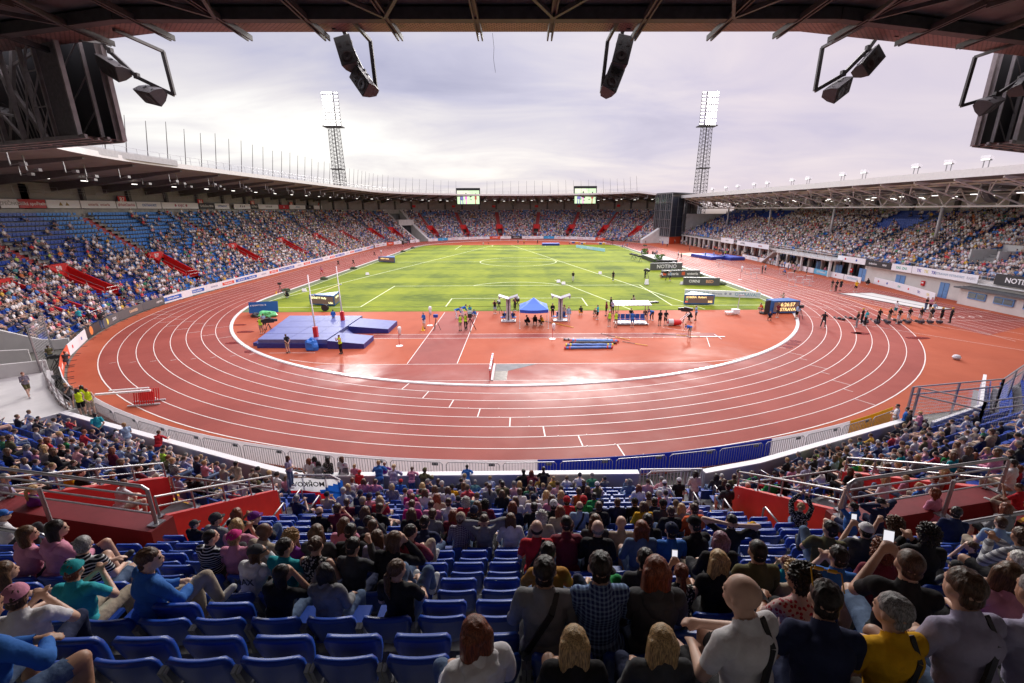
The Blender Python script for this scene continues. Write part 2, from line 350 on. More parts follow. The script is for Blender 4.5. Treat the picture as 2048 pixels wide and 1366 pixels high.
# ---- painted lines
mb = MB(); Z = .014
def line(a, b, w=.06, z=Z, mi=0):
    a = np.array(a, float); b = np.array(b, float); d = (b-a)/np.linalg.norm(b-a); n = np.array([-d[1], d[0]])*w/2
    mb.quad((*(a-n), z), (*(b-n), z), (*(b+n), z), (*(a+n), z), mi)
def curve(pts, w=.06, z=Z, mi=0, closed=False):
    P_ = [np.array(p) for p in pts]; A = []; B = []
    for i in range(len(P_)):
        a, c = (P_[i-1], P_[(i+1) % len(P_)]) if closed else (P_[max(i-1, 0)], P_[min(i+1, len(P_)-1)])
        d = (c-a)/np.linalg.norm(c-a); n = np.array([-d[1], d[0]])*w/2; A.append((*(P_[i]-n), z)); B.append((*(P_[i]+n), z))
    mb.strip(A, B, mi, closed)
for k in range(1, 9): curve(oval(RK+(RO-RK)*k/8, 90), .075 if k == 8 else .055, closed=True)
def radial(r0, r1, a, w=.07): line((r0*math.sin(R_(a)), Y0-r0*math.cos(R_(a))), (r1*math.sin(R_(a)), Y0-r1*math.cos(R_(a))), w)
def lane_mark(k, a, w=.07, f0=0., f1=1.): r_ = RK+(RO-RK)*(k-1)/8; radial(r_+1.22*f0, r_+1.22*f1, a, w)
def angof(px, py): p = atz(px, py); return math.degrees(math.atan2(p[0], -(p[1]-Y0)))
for k, (px, py) in enumerate([(813, 771), (852, 789), (903, 807), (958, 825), (1020, 843), (1088, 862), (1161, 882), (1242, 901)]): lane_mark(k+1, angof(px, py))
for k in range(3, 9):
    for px0, py0 in ((948, 0), (1002, 0)):
        a = angof(948+(k-3)*54+(px0-948), 790+20*(k-3)); r_ = RK+(RO-RK)*k/8; radial(r_-.1, r_+.02, a, .06)
for k in range(1, 9):
    lane_mark(k, -57-2.4*k, .05); lane_mark(k, -38-1.2*k, .05, .1, .42); lane_mark(k, 43-1.6*k, .05, 0, .5 if k % 2 else 1.)
for i in range(8): lane_mark(8-i, -74+3.2*i, .06)
# runways, steeplechase lane, vault and javelin marks
line((-8.72, -31.3), (-8.72, -12.4)); line((-4.67, -31.3), (-4.67, -12.4)); line((-14.3, -22.32), (18.5, -22.45)); line((-14.3, -23.8), (18.5, -23.95))
curve([(-18.8, -30.1), (-16.5, -30.9), (-14.5, -31.25), (-12, -31.42), (0, -31.45), (12, -31.47), (15, -31.4), (18, -30.8), (21.5, -28.8)], .06); line((-8.5, -35.12), (7.6, -35.15), .05)
line((18.6, -22.4), (15.5, -20.2), .05); line((18.6, -24), (17.6, -27.2), .05); line((-21.5, -28.2), (-17.5, -28.2), .05)
for k in range(12): line((3.4+k*1.1, -23.95), (3.4+k*1.1, -24.1), .05)
# sprint chute lines running off the south-east corner, with lane numbers at the start
for k in range(9):
    x0 = RK+(RO-RK)*k/8; line((x0, 3 if k else 0), (x0+1.3+.35*k, -12), .05); 
    line((47.0+k*1.18, -23.6+k*.55), (47.9+k*.55, 60), .05)
line((45.9, -13.2), (57.2, -13.6), .06); line((46.2, -17.8), (57.2, -18.2), .06)
for a_, b_ in (((46, 2), (46.8, -26)), ((40, -4), (52, -27)), ((36.5, -6), (50, -29.5)), ((33, -14), (47, -32))): line(a_, b_, .05)
for k in range(3):
    line((40+k*2.2, 8-3*k), (41.5+k*2.2, 7.4-3*k), .05)
struct(mb.build('track_markings', M_LINE), 'white painted lane lines of the track')
for k in range(6):
    o = lettering(str(k+2), 1.0, (.78, .70, .64), (47.4+k*1.2, -16.6+.1*k, .017), (1, -.1, 0), updir=(0, 1, 0), name='lane_number', ext=.001)
    o['kind'] = 'structure'
mb = MB()
def rect(x0, y0, x1, y1, w=.15):
    for a, b in (((x0, y0), (x1, y0)), ((x1, y0), (x1, y1)), ((x1, y1), (x0, y1)), ((x0, y1), (x0, y0))): line(a, b, w, .0145)
rect(-FW2, FCY-FL2, FW2, FCY+FL2, .13); line((-FW2, FCY), (FW2, FCY), .15, .0145)
curve([(9.15*math.cos(k*.1309), FCY+9.15*math.sin(k*.1309)) for k in range(48)], .18, .0145, closed=True)
for s in (-1, 1):
    g_ = FCY+s*FL2; rect(-20.16, g_, 20.16, g_-s*16.5); rect(-9.16, g_, 9.16, g_-s*5.5)
    curve([(9.15*math.sin(R_(a)), g_-s*11-s*9.15*math.cos(R_(a))) for a in range(-53, 54, 6)], .18, .0145)
# javelin sector: two tape lines and distance arcs
for a_, b_ in (((-34, -4), (-8.9, 95.2)), ((-2.6, 95.2), (23.5, -11.3)), ((6.6, 13.4), (14.3, -11.5))): line(a_, b_, .15, .016)
struct(mb.build('pitch_markings', M_PLINE), 'white lines of the football pitch and throwing sectors')

# ---- kerb round the inside of lane one
mb = MB(); prof = [(RK-.32, .0), (RK-.32, .055), (RK-.02, .075), (RK+.02, .0)]
for (r0, z0), (r1, z1) in zip(prof[:-1], prof[1:]): mb.strip([(x, y, z0+.004) for x, y in oval(r0)], [(x, y, z1+.004) for x, y in oval(r1)], 0, True)
struct(mb.build('track_kerb', mat('kerb_white', (.80, .79, .76), .35, var=.04, coat=.3)), 'white raised kerb along the inside of the track')

# ---- water jump pit in the steeplechase lane
wj = thing('water_jump', 'grey water jump pit sloping up out of the red track beside the white barrier', 'water jump', (-1.4, -33.3, 0))
mb = MB(); c0 = wj.location
def wp(x, y, z): return (x-c0.x, y-c0.y, z-c0.z)
mb.quad(wp(-1.5, -35.05, .012), wp(-.55, -35.05, .012), wp(-.5, -33.1, .013), wp(-1.5, -33.1, .013), 0)
mb.add([wp(-1.5, -33.1, .013), wp(-.5, -33.1, .013), wp(1.85, -31.5, .013), wp(-1.5, -31.5, .013)], [(0, 1, 2, 3)], 1)
mb.box(wp(-1.62, -33.3, .03), (.18, 3.7, .06), 0, 2)
mb.build('pit', [mat('wet_mat', (.22, .20, .16), .2, var=.3), M_CONCD, M_CONCL], wj)
# ---- rain pools and spills on the rubber
for px, py, sx, sy in ((1584, 688, .55, .25), (1576, 694, .4, .2), (1590, 683, .5, .2), (1713, 666, .5, .2), (1722, 667, .7, .25), (1837, 676, 1.2, .25), (490, 664, .9, .2), (466, 686, .7, .2), (478, 650, .8, .15), (500, 703, .5, .2)):
    p = atz(px, py); mb = MB(); n = 18; vs = []
    for k in range(n):
        a = 6.2832*k/n; r_ = 1+.35*noise.noise(Vector((math.cos(a)*1.5, math.sin(a)*1.5, px*.1))); vs.append((p[0]+sx*r_*math.cos(a), p[1]+sy*2*r_*math.sin(a), .019))
    mb.add(vs, [tuple(range(n))]); struct(mb.build('puddle', mat('damp_rubber', (.20, .018, .016), .25, var=.3)), 'dark damp stain on the red track')
# ================================================================== GRANDSTANDS
R0, RP = 49.0, .838
def tread(i): return .12+.4197*i+.00463*i*i
def rr(i): return R0+RP*i
FAC = 21.8
def SP(pc, t, r):
    """a point of the bowl: N near bend (degrees from south), W west side (y), F far bend (degrees from north)"""
    if pc == 'N':
        c = FAC*round(t/FAC) if abs(t) < 43 else t
        r = r/math.cos(R_(t-c)); return r*math.sin(R_(t)), Y0-r*math.cos(R_(t))
    if pc == 'W': return -r, t
    return r*math.sin(R_(t)), Y1+r*math.cos(R_(t))
def facing(pc, t):
    """rotation so that local +Y looks at the track"""
    if pc == 'N': c = FAC*round(t/FAC) if abs(t) < 43 else t; return R_(c)
    if pc == 'W': return -math.pi/2
    return math.pi-R_(t)
DEG = lambda m: math.degrees(m/57.)
def span(pc, a, b): return list(np.linspace(a, b, max(2, int(abs(b-a)/(4. if pc == 'W' else 3.6))+2)))
def terrace(mb, pc, a, b, i0, i1, mi=0, nose=None, sub=1):
    ts = span(pc, a, b)
    for i in range(i0, i1):
        for k in range(sub):
            ra = rr(i)-.42+k*RP/sub; rb = ra+RP/sub
            z = tread(i)-(tread(i)-tread(i-1))*(sub-1-k)/sub if sub > 1 else tread(i)
            zl = z-(tread(i)-tread(i-1))/sub
            A = [(*SP(pc, t, ra), zl) for t in ts]; B = [(*SP(pc, t, ra), z) for t in ts]; C_ = [(*SP(pc, t, rb), z) for t in ts]
            mb.strip(A, B, mi); mb.strip(B, C_, mi)
            if nose is not None: mb.strip([(x, y, q+.004) for x, y, q in B], [(*SP(pc, t, ra+.09), z+.004) for t in ts], nose)
NR = 22
SEATS = []      # (piece, t, row)
def seat_bay(pc, a, b, i0, i1):
    for i in range(i0, i1):
        r = rr(i); m = abs(b-a)*(1 if pc == 'W' else math.pi/180*r)
        n = int((m-.1)/.5)
        if n < 1: continue
        for k in range(n): SEATS.append((pc, a+(b-a)*(k+.5)/n, i))
def vomitory(root, pc, c, hw, i0, ih, label, header_h=1.0, pit=False, text=None):
    """stair opening in the terrace: side walls falling with the rows, header wall above the tunnel mouth"""
    w = hw if pc == 'W' else DEG(hw); mb = MB(); rh = rr(ih)-.42; r0 = rr(i0)-.42; zf = tread(i0)
    for s in (-1, 1):
        t = c+s*w; tk = .22 if pc == 'W' else DEG(.22)
        n = 6; rs = [r0+(rh-r0)*k/n for k in range(n+1)]
        top = [tread((q-R0+.42)/RP)+(.62 if k < n+1 else 1) for k, q in enumerate(rs)]
        a = [(*SP(pc, t, q), zf-.3) for q in rs]; b = [(*SP(pc, t, q), z) for q, z in zip(rs, top)]
        c2 = [(*SP(pc, t+s*tk, q), z) for q, z in zip(rs, top)]; d = [(*SP(pc, t+s*tk, q), zf-.3) for q in rs]
        mb.strip(a, b); mb.strip(b, c2); mb.strip(c2, d); mb.quad(a[0], d[0], c2[0], b[0])
    zt = tread(ih)+header_h; e = w+(.22 if pc == 'W' else DEG(.22)); th = .5
    P4 = [SP(pc, c-e, rh), SP(pc, c+e, rh), SP(pc, c+e, rh+th), SP(pc, c-e, rh+th)]
    mb.prism(P4, zf+2.05, zt, 0)
    mb.quad((*SP(pc, c-e, rh+.35), zf), (*SP(pc, c+e, rh+.35), zf), (*SP(pc, c+e, rh+.35), zf+2.1), (*SP(pc, c-e, rh+.35), zf+2.1), 1)  # black sheet across the mouth stands in for the tunnel's inner darkness
    mb.quad((*SP(pc, c-e, r0-.1), zf+.004), (*SP(pc, c+e, r0-.1), zf+.004), (*SP(pc, c+e, rh+.4), zf+.004), (*SP(pc, c-e, rh+.4), zf+.004), 2)
    o = mb.build('stair_opening', [M_RED, M_BLACK, M_REDST], root); o['label'] = label
    # rails along the walls and across the lower end
    mr_ = MB()
    for s in (-1, 1):
        t = c+s*(w+.0); pts = [(*SP(pc, t, r0+(rh-r0)*k/3), tread(i0+(ih-i0)*k/3)+.62+.42) for k in range(4)]
        mr_.path(pts, .06, n=6)
        for k in range(4): x, y, z = pts[k]; mr_.bar((x, y, z-.45), (x, y, z), .05, n=5)
    for z in (.55, 1.0):
        mr_.path([(*SP(pc, c-w, r0-.25), zf+z), (*SP(pc, c+w, r0-.25), zf+z)], .05, n=6)
    mr_.build('handrail', M_STEEL, o)
    if text:
        x, y = SP(pc, c, rh-.03); f_ = facing(pc, c); xd = (-math.cos(f_), -math.sin(f_), 0)
        lettering(text, .8, (.8, .75, .72), (x, y, zt-.55), xd, root, name='section_sign')
    return o

# ---------- near stand (the one the photo is taken from)
near = thing('grandstand', 'covered red and blue grandstand the photo is taken from, with grey front wall', 'grandstand', (0, 0, 0))
mb = MB(); E = (-46, 40)
VC = 10.95; WV = DEG(2.35)
a0, a1, a2, a3 = VC-WV-DEG(1.75), VC-WV, VC+WV, VC+WV+DEG(1.75)
IH = 8
for s in (-1, 1):
    terrace(mb, 'N', s*a0, s*0, 0, NR); seat_bay('N', s*.0, s*a0, 0, NR)
    terrace(mb, 'N', s*a1, s*a0, 0, IH+3, 1, 2, 2); terrace(mb, 'N', s*a3, s*a2, 0, IH+3, 1, 2, 2)
    terrace(mb, 'N', s*a2, s*a1, 0, 5, 0); seat_bay('N', s*a1, s*a2, 0, 4)
    terrace(mb, 'N', s*a3, s*a0, IH+3, NR, 0); seat_bay('N', s*a0, s*a3, IH+3, NR)
    e = E[0] if s < 0 else E[1]; en = -31.5 if s < 0 else e
    terrace(mb, 'N', e if s < 0 else s*a3, s*a3 if s < 0 else e, 5 if s < 0 else 0, NR, 0)
    if s < 0: terrace(mb, 'N', en, -a3, 0, 5, 0)
    seat_bay('N', s*a3, en, 0, 5); seat_bay('N', s*a3, e-(0 if s < 0 else 3), 5, NR)
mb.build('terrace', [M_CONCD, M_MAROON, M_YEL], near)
mb = MB(); ts = span('N', -31.5, 40); mb.strip([(*SP('N', t, 48.4), .06) for t in ts], [(*SP('N', t, 49.45), .06) for t in ts], 0)
mb.build('front_walkway', mat('walkway_red', (.30, .06, .05), .7, var=.2), near)
# grey front wall with a white coping
def front_wall(a, b, z1=.98):
    m1 = MB(); ts = span('N', a, b); m1.wallstrip([SP('N', t, 48.25) for t in ts], .0, z1, .22, 0)
    o = m1.build('front_wall', M_WALLG, near)
    m2 = MB(); m2.wallstrip([SP('N', t, 48.25) for t in ts], z1, z1+.06, .30, 0); m2.build('coping', M_WHITE, o)
front_wall(-31.5, 6.6); front_wall(9.9, 26.8)
mb = MB()          # the gate railing in the gap
g = [SP('N', t, 48.25) for t in (6.7, 9.8)]
for k in range(19):
    x = g[0][0]+(g[1][0]-g[0][0])*k/18; y = g[0][1]+(g[1][1]-g[0][1])*k/18; mb.bar((x, y, .1), (x, y, 1.15), .03 if k % 6 else .06)
for z in (.15, 1.15): mb.bar((*g[0], z), (*g[1], z), .05)
mb.build('gate', M_STEELL, near)

# the two stair openings of the near stand
for s in (-1, 1):
    mb = MB(); c = s*VC; r0_, rh_ = rr(4)-.3, 56.0-.25
    for q, hh in ((c-WV, .62), (c+WV, .62)):
        n = 6; rs = [r0_+(rh_-r0_)*k/n for k in range(n+1)]; tk = DEG(.11)
        top = [2.9+(4.74-2.9)*k/n for k in range(n+1)]
        a = [(*SP('N', q-tk, v_), .6) for v_ in rs]; b = [(*SP('N', q-tk, v_), z) for v_, z in zip(rs, top)]
        c2 = [(*SP('N', q+tk, v_), z) for v_, z in zip(rs, top)]; d = [(*SP('N', q+tk, v_), .6) for v_ in rs]
        mb.strip(a, b); mb.strip(b, c2); mb.strip(c2, d); mb.quad(a[0], d[0], c2[0], b[0])
    mb.quad((*SP('N', c-WV, r0_), 1.2), (*SP('N', c+WV, r0_), 1.2), (*SP('N', c+WV, rh_), 1.2), (*SP('N', c-WV, rh_), 1.2), 2)
    op = mb.build('stair_opening', [M_RED, M_MAROON, M_REDST], near)
    op['label'] = 'red stair opening %s of the centre block, its side walls lit by the sky' % ('left' if s < 0 else 'right')
    mb = MB(); e = WV+DEG(.3)
    mb.prism([SP('N', c-e, 55.72), SP('N', c+e, 55.72), SP('N', c+e, 56.3), SP('N', c-e, 56.3)], 3.25, 4.72, 0)
    hd = mb.build('header_wall', M_MAROON, op)
    mb = MB()       # pit with steps behind the header
    for k in range(9):
        t0_ = c-e+2*e*k/9; t1_ = c-e+2*e*(k+1)/9; z = 3.05+.17*abs(k-4)*(.9 if k > 4 else .9)
        mb.prism([SP('N', t0_, 56.3), SP('N', t1_, 56.3), SP('N', t1_, 57.72), SP('N', t0_, 57.72)], 2.6, z, 0)
        tn = t1_ if k < 4 else t0_; w_ = DEG(.09)*(-1 if k < 4 else 1)
        if k != 4: mb.quad(*[(*SP('N', t_, r_), z+.005) for t_, r_ in ((tn, 56.32), (tn+w_, 56.32), (tn+w_, 57.68), (tn, 57.68))], 1)
    mb.prism([SP('N', c-e, 57.72), SP('N', c+e, 57.72), SP('N', c+e, 57.85), SP('N', c-e, 57.85)], 2.6, 4.98, 0)
    mb.build('stair_pit', [M_MAROON, M_YEL], op)
    mb = MB()       # three bar rail bolted on the header
    A_ = [SP('N', t, 56.0) for t in (c-e+DEG(.15), c, c+e-DEG(.15))]
    for z in (.28, .52, .76): mb.path([(*A_[0], 4.72+z), (*A_[2], 4.72+z)], .05, n=6)
    mb.path([(*A_[0], 4.72), (*A_[0], 5.66), (*[A_[0][k]*.97+A_[2][k]*.03 for k in (0, 1)], 5.74), (*[A_[0][k]*.03+A_[2][k]*.97 for k in (0, 1)], 5.74), (*A_[2], 5.66), (*A_[2], 4.72)], .085)
    mb.path([(*A_[1], 4.72), (*A_[1], 5.72)], .085)
    for q in A_: mb.box((*q, 4.735), (.26, .26, .03), R_(c))
    mb.build('handrail', M_STEEL, op)
    for q in (c-WV, c+WV):      # rails along the side walls
        mb = MB(); pts = [(*SP('N', q, r0_+(rh_-r0_)*k/4), 2.9+(4.74-2.9)*k/4) for k in range(5)]
        mb.path([pts[0]]+[(x, y, z+.55) for x, y, z in pts]+[pts[-1]], .065); mb.path([(x, y, z+.28) for x, y, z in pts], .045)
        for p in pts: mb.bar(p, (p[0], p[1], p[2]+.55), .05, n=6); mb.box((p[0], p[1], p[2]+.01), (.16, .16, .02), R_(c))
        mb.build('handrail', M_STEEL, op)
    mb = MB(); q = [SP('N', t, 57.78) for t in (c-WV, c, c+WV)]          # rail above the pit
    mb.path([(*q[0], 4.95), (*q[0], 5.75), (*[q[0][k]*.96+q[2][k]*.04 for k in (0, 1)], 5.85), (*[q[0][k]*.04+q[2][k]*.96 for k in (0, 1)], 5.85), (*q[2], 5.75), (*q[2], 4.95)], .085)
    mb.path([(*q[0], 5.35), (*q[2], 5.35)], .06); mb.path([(*q[1], 4.95), (*q[1], 5.83)], .08)
    mb.build('handrail', M_STEEL, op)
    # cage rail at the lower end
    mb = MB(); q0, q1 = SP('N', c-WV, rr(4)-.45), SP('N', c+WV, rr(4)-.45); f0, f1 = SP('N', c-WV, rr(1)), SP('N', c+WV, rr(1))
    zb = 1.75
    for a, b in ((q0, q1),):
        mb.path([(*a, zb), (*a, zb+1.0), (*[a[k]*.96+b[k]*.04 for k in (0, 1)], zb+1.1), (*[a[k]*.04+b[k]*.96 for k in (0, 1)], zb+1.1), (*b, zb+1.0), (*b, zb)], .08)
        mb.path([(*a, zb+.6), (*b, zb+.6)], .05)
        for k in (.33, .66): p = [a[j]*(1-k)+b[j]*k for j in (0, 1)]; mb.path([(*p, zb), (*p, zb+1.08)], .07)
    mb.build('handrail', M_STEEL, op)
    # escape route signs on the side wall nearest the centre
# green exit signs
def exit_sign(p, xd, up_, lab):
    mb = MB(); x = Vector(xd).normalized(); u_ = Vector(up_).normalized(); n_ = x.cross(u_).normalized(); p = Vector(p)
    def pt(a, b, d=0.): return p+x*a+u_*b+n_*d
    def pan(w, h, d, mi): mb.add([pt(-w/2, -h/2, d), pt(w/2, -h/2, d), pt(w/2, h/2, d), pt(-w/2, h/2, d)], [(0, 1, 2, 3)], mi)
    for (w, h, d, mi) in ((.62, .31, .012, 0), (.59, .28, .016, 1)): pan(w, h, d, mi)
    mb.add([pt(.02, -.02, .02), pt(.16, -.02, .02), pt(.16, .02, .02), pt(.02, .02, .02)], [(0, 1, 2, 3)], 0)
    mb.add([pt(.15, -.07, .02), pt(.26, 0, .02), pt(.15, .07, .02)], [(0, 1, 2)], 0)
    for a, b, c_, d in ((-.17, .09, .03, .03), (-.17, .02, .04, .09), (-.13, -.07, .03, .09), (-.21, -.07, .03, .08), (-.115, .03, .07, .022), (-.22, .02, .07, .022)):
        mb.add([pt(a-c_/2, b-d/2, .02), pt(a+c_/2, b-d/2, .02), pt(a+c_/2+(.02 if d > .07 else 0), b+d/2, .02), pt(a-c_/2+(.02 if d > .07 else 0), b+d/2, .02)], [(0, 1, 2, 3)], 0)
    mb.add([pt(-.29, -.14, -.004), pt(.29, -.14, -.004), pt(.29, .14, -.004), pt(-.29, .14, -.004)], [(3, 2, 1, 0)], 0)
    return tag(mb.build('exit_sign', [M_WHITE, mat('exit_green', (.01, .22, .08), .5)]), lab, 'exit sign')
for s in (-1, 1):
    q = s*(VC-WV)-s*DEG(.13); rm = 55.1
    a = Vector((*SP('N', q, rm), 3.15)); b = Vector((*SP('N', q, rm-1), 2.6)); d = (b-a).normalized()
    up_ = Vector((0, 0, 1)); xd = -d if s < 0 else d
    if s < 0: exit_sign(a+Vector((.02, 0, .0)), (d.x, d.y, .45), (-.2, .0, 1) if 0 else (0, 0, 1), 'green and white escape route sign on the red side wall of the left stair opening')
    else: exit_sign(a, (-d.x, -d.y, -.45), (0, 0, 1), 'small green escape route sign on the red side wall of the right stair opening')

# hoop rails at the ends of the rows by the aisles
HOOPS = 0
hoop_me = None
def hoop(t, i, n=0):
    global hoop_me
    if hoop_me is None:
        mb = MB(); mb.path([(0, -.36, 0), (0, -.36, .68), (0, -.30, .80), (0, .30, .80), (0, .36, .72), (0, .36, -.42)], .05); hoop_me = mb.mesh('guard_rail', M_STEEL, True)
    x, y = SP('N', t, rr(i)); o = link('handrail', hoop_me, near); o.location = (x, y, tread(i)); o.rotation_euler = (0, 0, facing('N', t))
for s in (-1, 1):
    for i in (0, 2, 4, 6, 8): hoop(s*(a0+.12), i)
    for i in (1, 4, 7, 9): hoop(s*(a3-.12), i)
    for i in (0, 2): hoop(s*(a1+.3), i); hoop(s*(a2-.3), i)

# ---------- west and north stand, one continuous curved bowl
far = thing('grandstand', 'long curved red and blue grandstand along the left straight and behind the far bend', 'grandstand', (0, 0, 0))
VOM = [('N', -80.3), ('W', 6.4), ('W', 25.9), ('W', 44.7), ('W', 64.), ('W', 83.), ('F', -72.), ('F', -60.5), ('F', -41.), ('F', -25.5), ('F', -9.), ('F', 8.), ('F', 24.3), ('F', 40.3), ('F', 57.)]
EXTRA = [('F', -33.)]
SPAN = [('N', -90, -58), ('W', Y0, Y1), ('F', -90, -54.5), ('F', -47, 69)]
mb = MB(); DE = lambda pc, m: m if pc == 'W' else DEG(m)
for pc, a, b in SPAN:
    cs = sorted(c for p, c in VOM if p == pc and min(a, b) < c < max(a, b)); cur = a
    for c in cs+[None]:
        w = DE(pc, 1.75); h = DE(pc, .75)
        end = b if c is None else c-w
        terrace(mb, pc, cur, end, 0, NR, 0); seat_bay(pc, cur, end, 0, NR)
        if c is not None:
            terrace(mb, pc, c-w, c-h, 10, NR, 0); terrace(mb, pc, c+h, c+w, 10, NR, 0); terrace(mb, pc, c-h, c+h, 10, NR, 1, None, 2)
            seat_bay(pc, c-w, c-h, 10, NR); seat_bay(pc, c+h, c+w, 10, NR)
            terrace(mb, pc, c-w, c-h, 0, 4, 0); terrace(mb, pc, c+h, c+w, 0, 4, 0); terrace(mb, pc, c-h, c+h, 0, 4, 1, None, 2)
            seat_bay(pc, c-w, c-h, 0, 4); seat_bay(pc, c+h, c+w, 0, 4); cur = c+w
mb.build('terrace', [M_CONC, M_REDST], far)
names = {6.4: 'B7', -80.3: 'B8', 25.9: 'B6', 44.7: 'B5', 64.: 'B4', 83.: 'B3'}
for pc, c in VOM:
    vomitory(far, pc, c, 1.3, 4, 10, 'red stair opening under section %s' % names[c] if c in names else 'small red stair opening in the far stand', text=names.get(c) if pc != 'F' else None)
# the big ramp at the south end and the extra one in the north bend
vomitory(far, 'N', -70.2, 1.5, 1, 9, 'long red stair opening at the near end of the left stand')
# end wall of the west stand beside the service gap, walls either side of the tunnel, end wall by the glass building
def end_wall(pc, t, w=.3, up_=.5, i1=NR, i0=-1):
    mb = MB()
    d = DE(pc, w)/2; rs = [rr(i) for i in range(i0, i1+1)]; zt = [max(.9, tread(i)+up_) for i in range(i0, i1+1)]
    for q in (-d, d): mb.strip([(*SP(pc, t+q, r), 0) for r in rs], [(*SP(pc, t+q, r), z) for r, z in zip(rs, zt)], 0)
    mb.strip([(*SP(pc, t-d, r), z) for r, z in zip(rs, zt)], [(*SP(pc, t+d, r), z) for r, z in zip(rs, zt)], 0)
    mb.quad((*SP(pc, t-d, rs[0]), 0), (*SP(pc, t+d, rs[0]), 0), (*SP(pc, t+d, rs[0]), zt[0]), (*SP(pc, t-d, rs[0]), zt[0])); mb.build('end_wall', M_CONCL, far)
end_wall('N', -57.7); end_wall('F', -54.3, 1.2, .7); end_wall('F', -47.2, 1.6, .7); end_wall('F', 69.3, 1.6, 1.7)
mb = MB()   # tunnel head between the walls
for r, z0, z1 in ((59., 6.1, 8.3),):
    P4 = [SP('F', t, q) for t, q in ((-54.3, r), (-47.2, r), (-47.2, r+9), (-54.3, r+9))]; mb.prism(P4, z0, z1, 0)
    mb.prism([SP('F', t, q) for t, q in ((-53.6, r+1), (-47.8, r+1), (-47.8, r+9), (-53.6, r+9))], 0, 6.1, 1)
    mb.prism([SP('F', t, q) for t, q in ((-53, r-.05), (-48.5, r-.05), (-48.5, r), (-53, r))], 6.6, 7.8, 2)
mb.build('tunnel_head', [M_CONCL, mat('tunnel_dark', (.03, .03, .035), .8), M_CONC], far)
# rear wall, gallery, pillars
def rearwall(root, pieces, z0=10.6, z1=15.7):
    for pc, a, b in pieces:
        mb = MB(); ts = span(pc, a, b)
        for r, q0, q1, mi in ((67.5, z0, 12.3, 0), (67.9, 12.3, 15.9, 1)):
            mb.strip([(*SP(pc, t, r), q0) for t in ts], [(*SP(pc, t, r), q1) for t in ts], mi)
        mb.strip([(*SP(pc, t, 67.5), 12.3) for t in ts], [(*SP(pc, t, 67.95), 12.3) for t in ts], 0)
        mb.strip([(*SP(pc, t, 69.6), 0) for t in ts], [(*SP(pc, t, 69.6), 16.3) for t in ts], 0)
        L_ = abs(b-a)*(1 if pc == 'W' else math.pi/180*67); n = max(2, int(L_/7.8))
        for k in range(n+1):
            t = a+(b-a)*k/n; x, y = SP(pc, t, 67.6); mb.box((x, y, 13.95), (.55, .5, 3.3), facing(pc, t), 2)
        mb.build('rear_wall', [M_CONC, mat('block_wall', (.30, .29, .285), .85, var=.12, vs=.35), M_DGREY], root)
        mb = MB()
        for z in (14.55, 14.9, 15.3): mb.path([(*SP(pc, t, 66.9), z) for t in ts], .05, n=4)
        m_ = int(L_/2)
        for k in range(m_+1): t = a+(b-a)*k/m_; x, y = SP(pc, t, 66.9); mb.bar((x, y, 14.2), (x, y, 15.3), .05)
        mb.build('gallery_rail', M_STEEL, root)
rearwall(far, [('N', -90, -50), ('W', Y0, Y1), ('F', -90, 72)]); rearwall(near, [('N', -46, 40)])
# row of section signs on the rear wall
for (px, py, tx) in ((244, 399, 'B7'), (401, 404, 'B6'), (505, 406, 'B5'), (582, 408, 'B4'), (639, 409, 'B3')):
    p = atx(px, py, -67.25); mb = MB(); mb.box((p[0], p[1], p[2]), (.05, 1.6, 1.05)); o = mb.build('section_sign', M_RED, far)
    lettering(tx, .95, (.8, .78, .76), (.04+p[0], p[1], p[2]), (0, 1, 0), o, name='lettering', ext=.01)
for t, tx in ((-42, 'B2'), (-26, 'B1'), (-10, 'C7'), (7, 'C6'), (24, 'C5'), (40, 'C4'), (56, 'C3')):
    x, y = SP('F', t, 67.3); mb = MB(); mb.box((x, y, 13.6), (1.5, .08, .95), math.pi-R_(t)); o = mb.build('section_sign', M_RED, far)

# ---------- curved roof over west and north
def ring_pts(r, z, pieces=None): return [(*SP(pc, t, r), z) for pc, a, b in (pieces or PCS) for t in span(pc, a, b)]
PCS = [('N', -60, -90), ('W', Y0, Y1), ('F', -90, 66)]
def roof_edge(pc, t):
    return 47.5
mb = MB(); zi, zo = 17.75, 15.85
A = ring_pts(47.6, zi); B = ring_pts(69.5, zo); At = ring_pts(47.6, zi+.62); Bt = ring_pts(69.5, zo+.7)
mb.strip(A, B, 0); mb.strip(At, Bt, 1); mb.strip(A, At, 2); mb.strip(B, Bt, 2)
for k in (0, -1): mb.quad(A[k], B[k], Bt[k], At[k], 2)
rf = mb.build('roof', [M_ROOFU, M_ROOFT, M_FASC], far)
mb = MB(); Lr = []
for pc, a, b in PCS:
    L_ = abs(b-a)*(1 if pc == 'W' else math.pi/180*58); n = int(L_/(7.8)); Lr += [(pc, a+(b-a)*(k+.5)/n) for k in range(n)]
for pc, t in Lr:
    mb = MB(); q = []
    for r, dz in ((48.6, .25), (55, .62), (62, 1.0), (69, 1.25)):
        zc = zi+(zo-zi)*(r-47.6)/21.9
        w = DE(pc, .21)*57/r if pc != 'W' else .21
        for s, z in ((-w, zc), (-w*.7, zc-dz), (w*.7, zc-dz), (w, zc)): q.append((*SP(pc, t+s, r), z))
    for k in range(3):
        for j in range(3): mb.add([q[k*4+j], q[k*4+j+1], q[k*4+5+j], q[k*4+4+j]], [(0, 1, 2, 3)], 0)
    mb.add(q[:4], [(0, 1, 2, 3)], 0)
    mb.build('roof_beam', mat('beam_dark', (.11, .10, .10), .5, var=.15), rf)
ml = MB(); lampn = 0
RNG = random.Random(3)
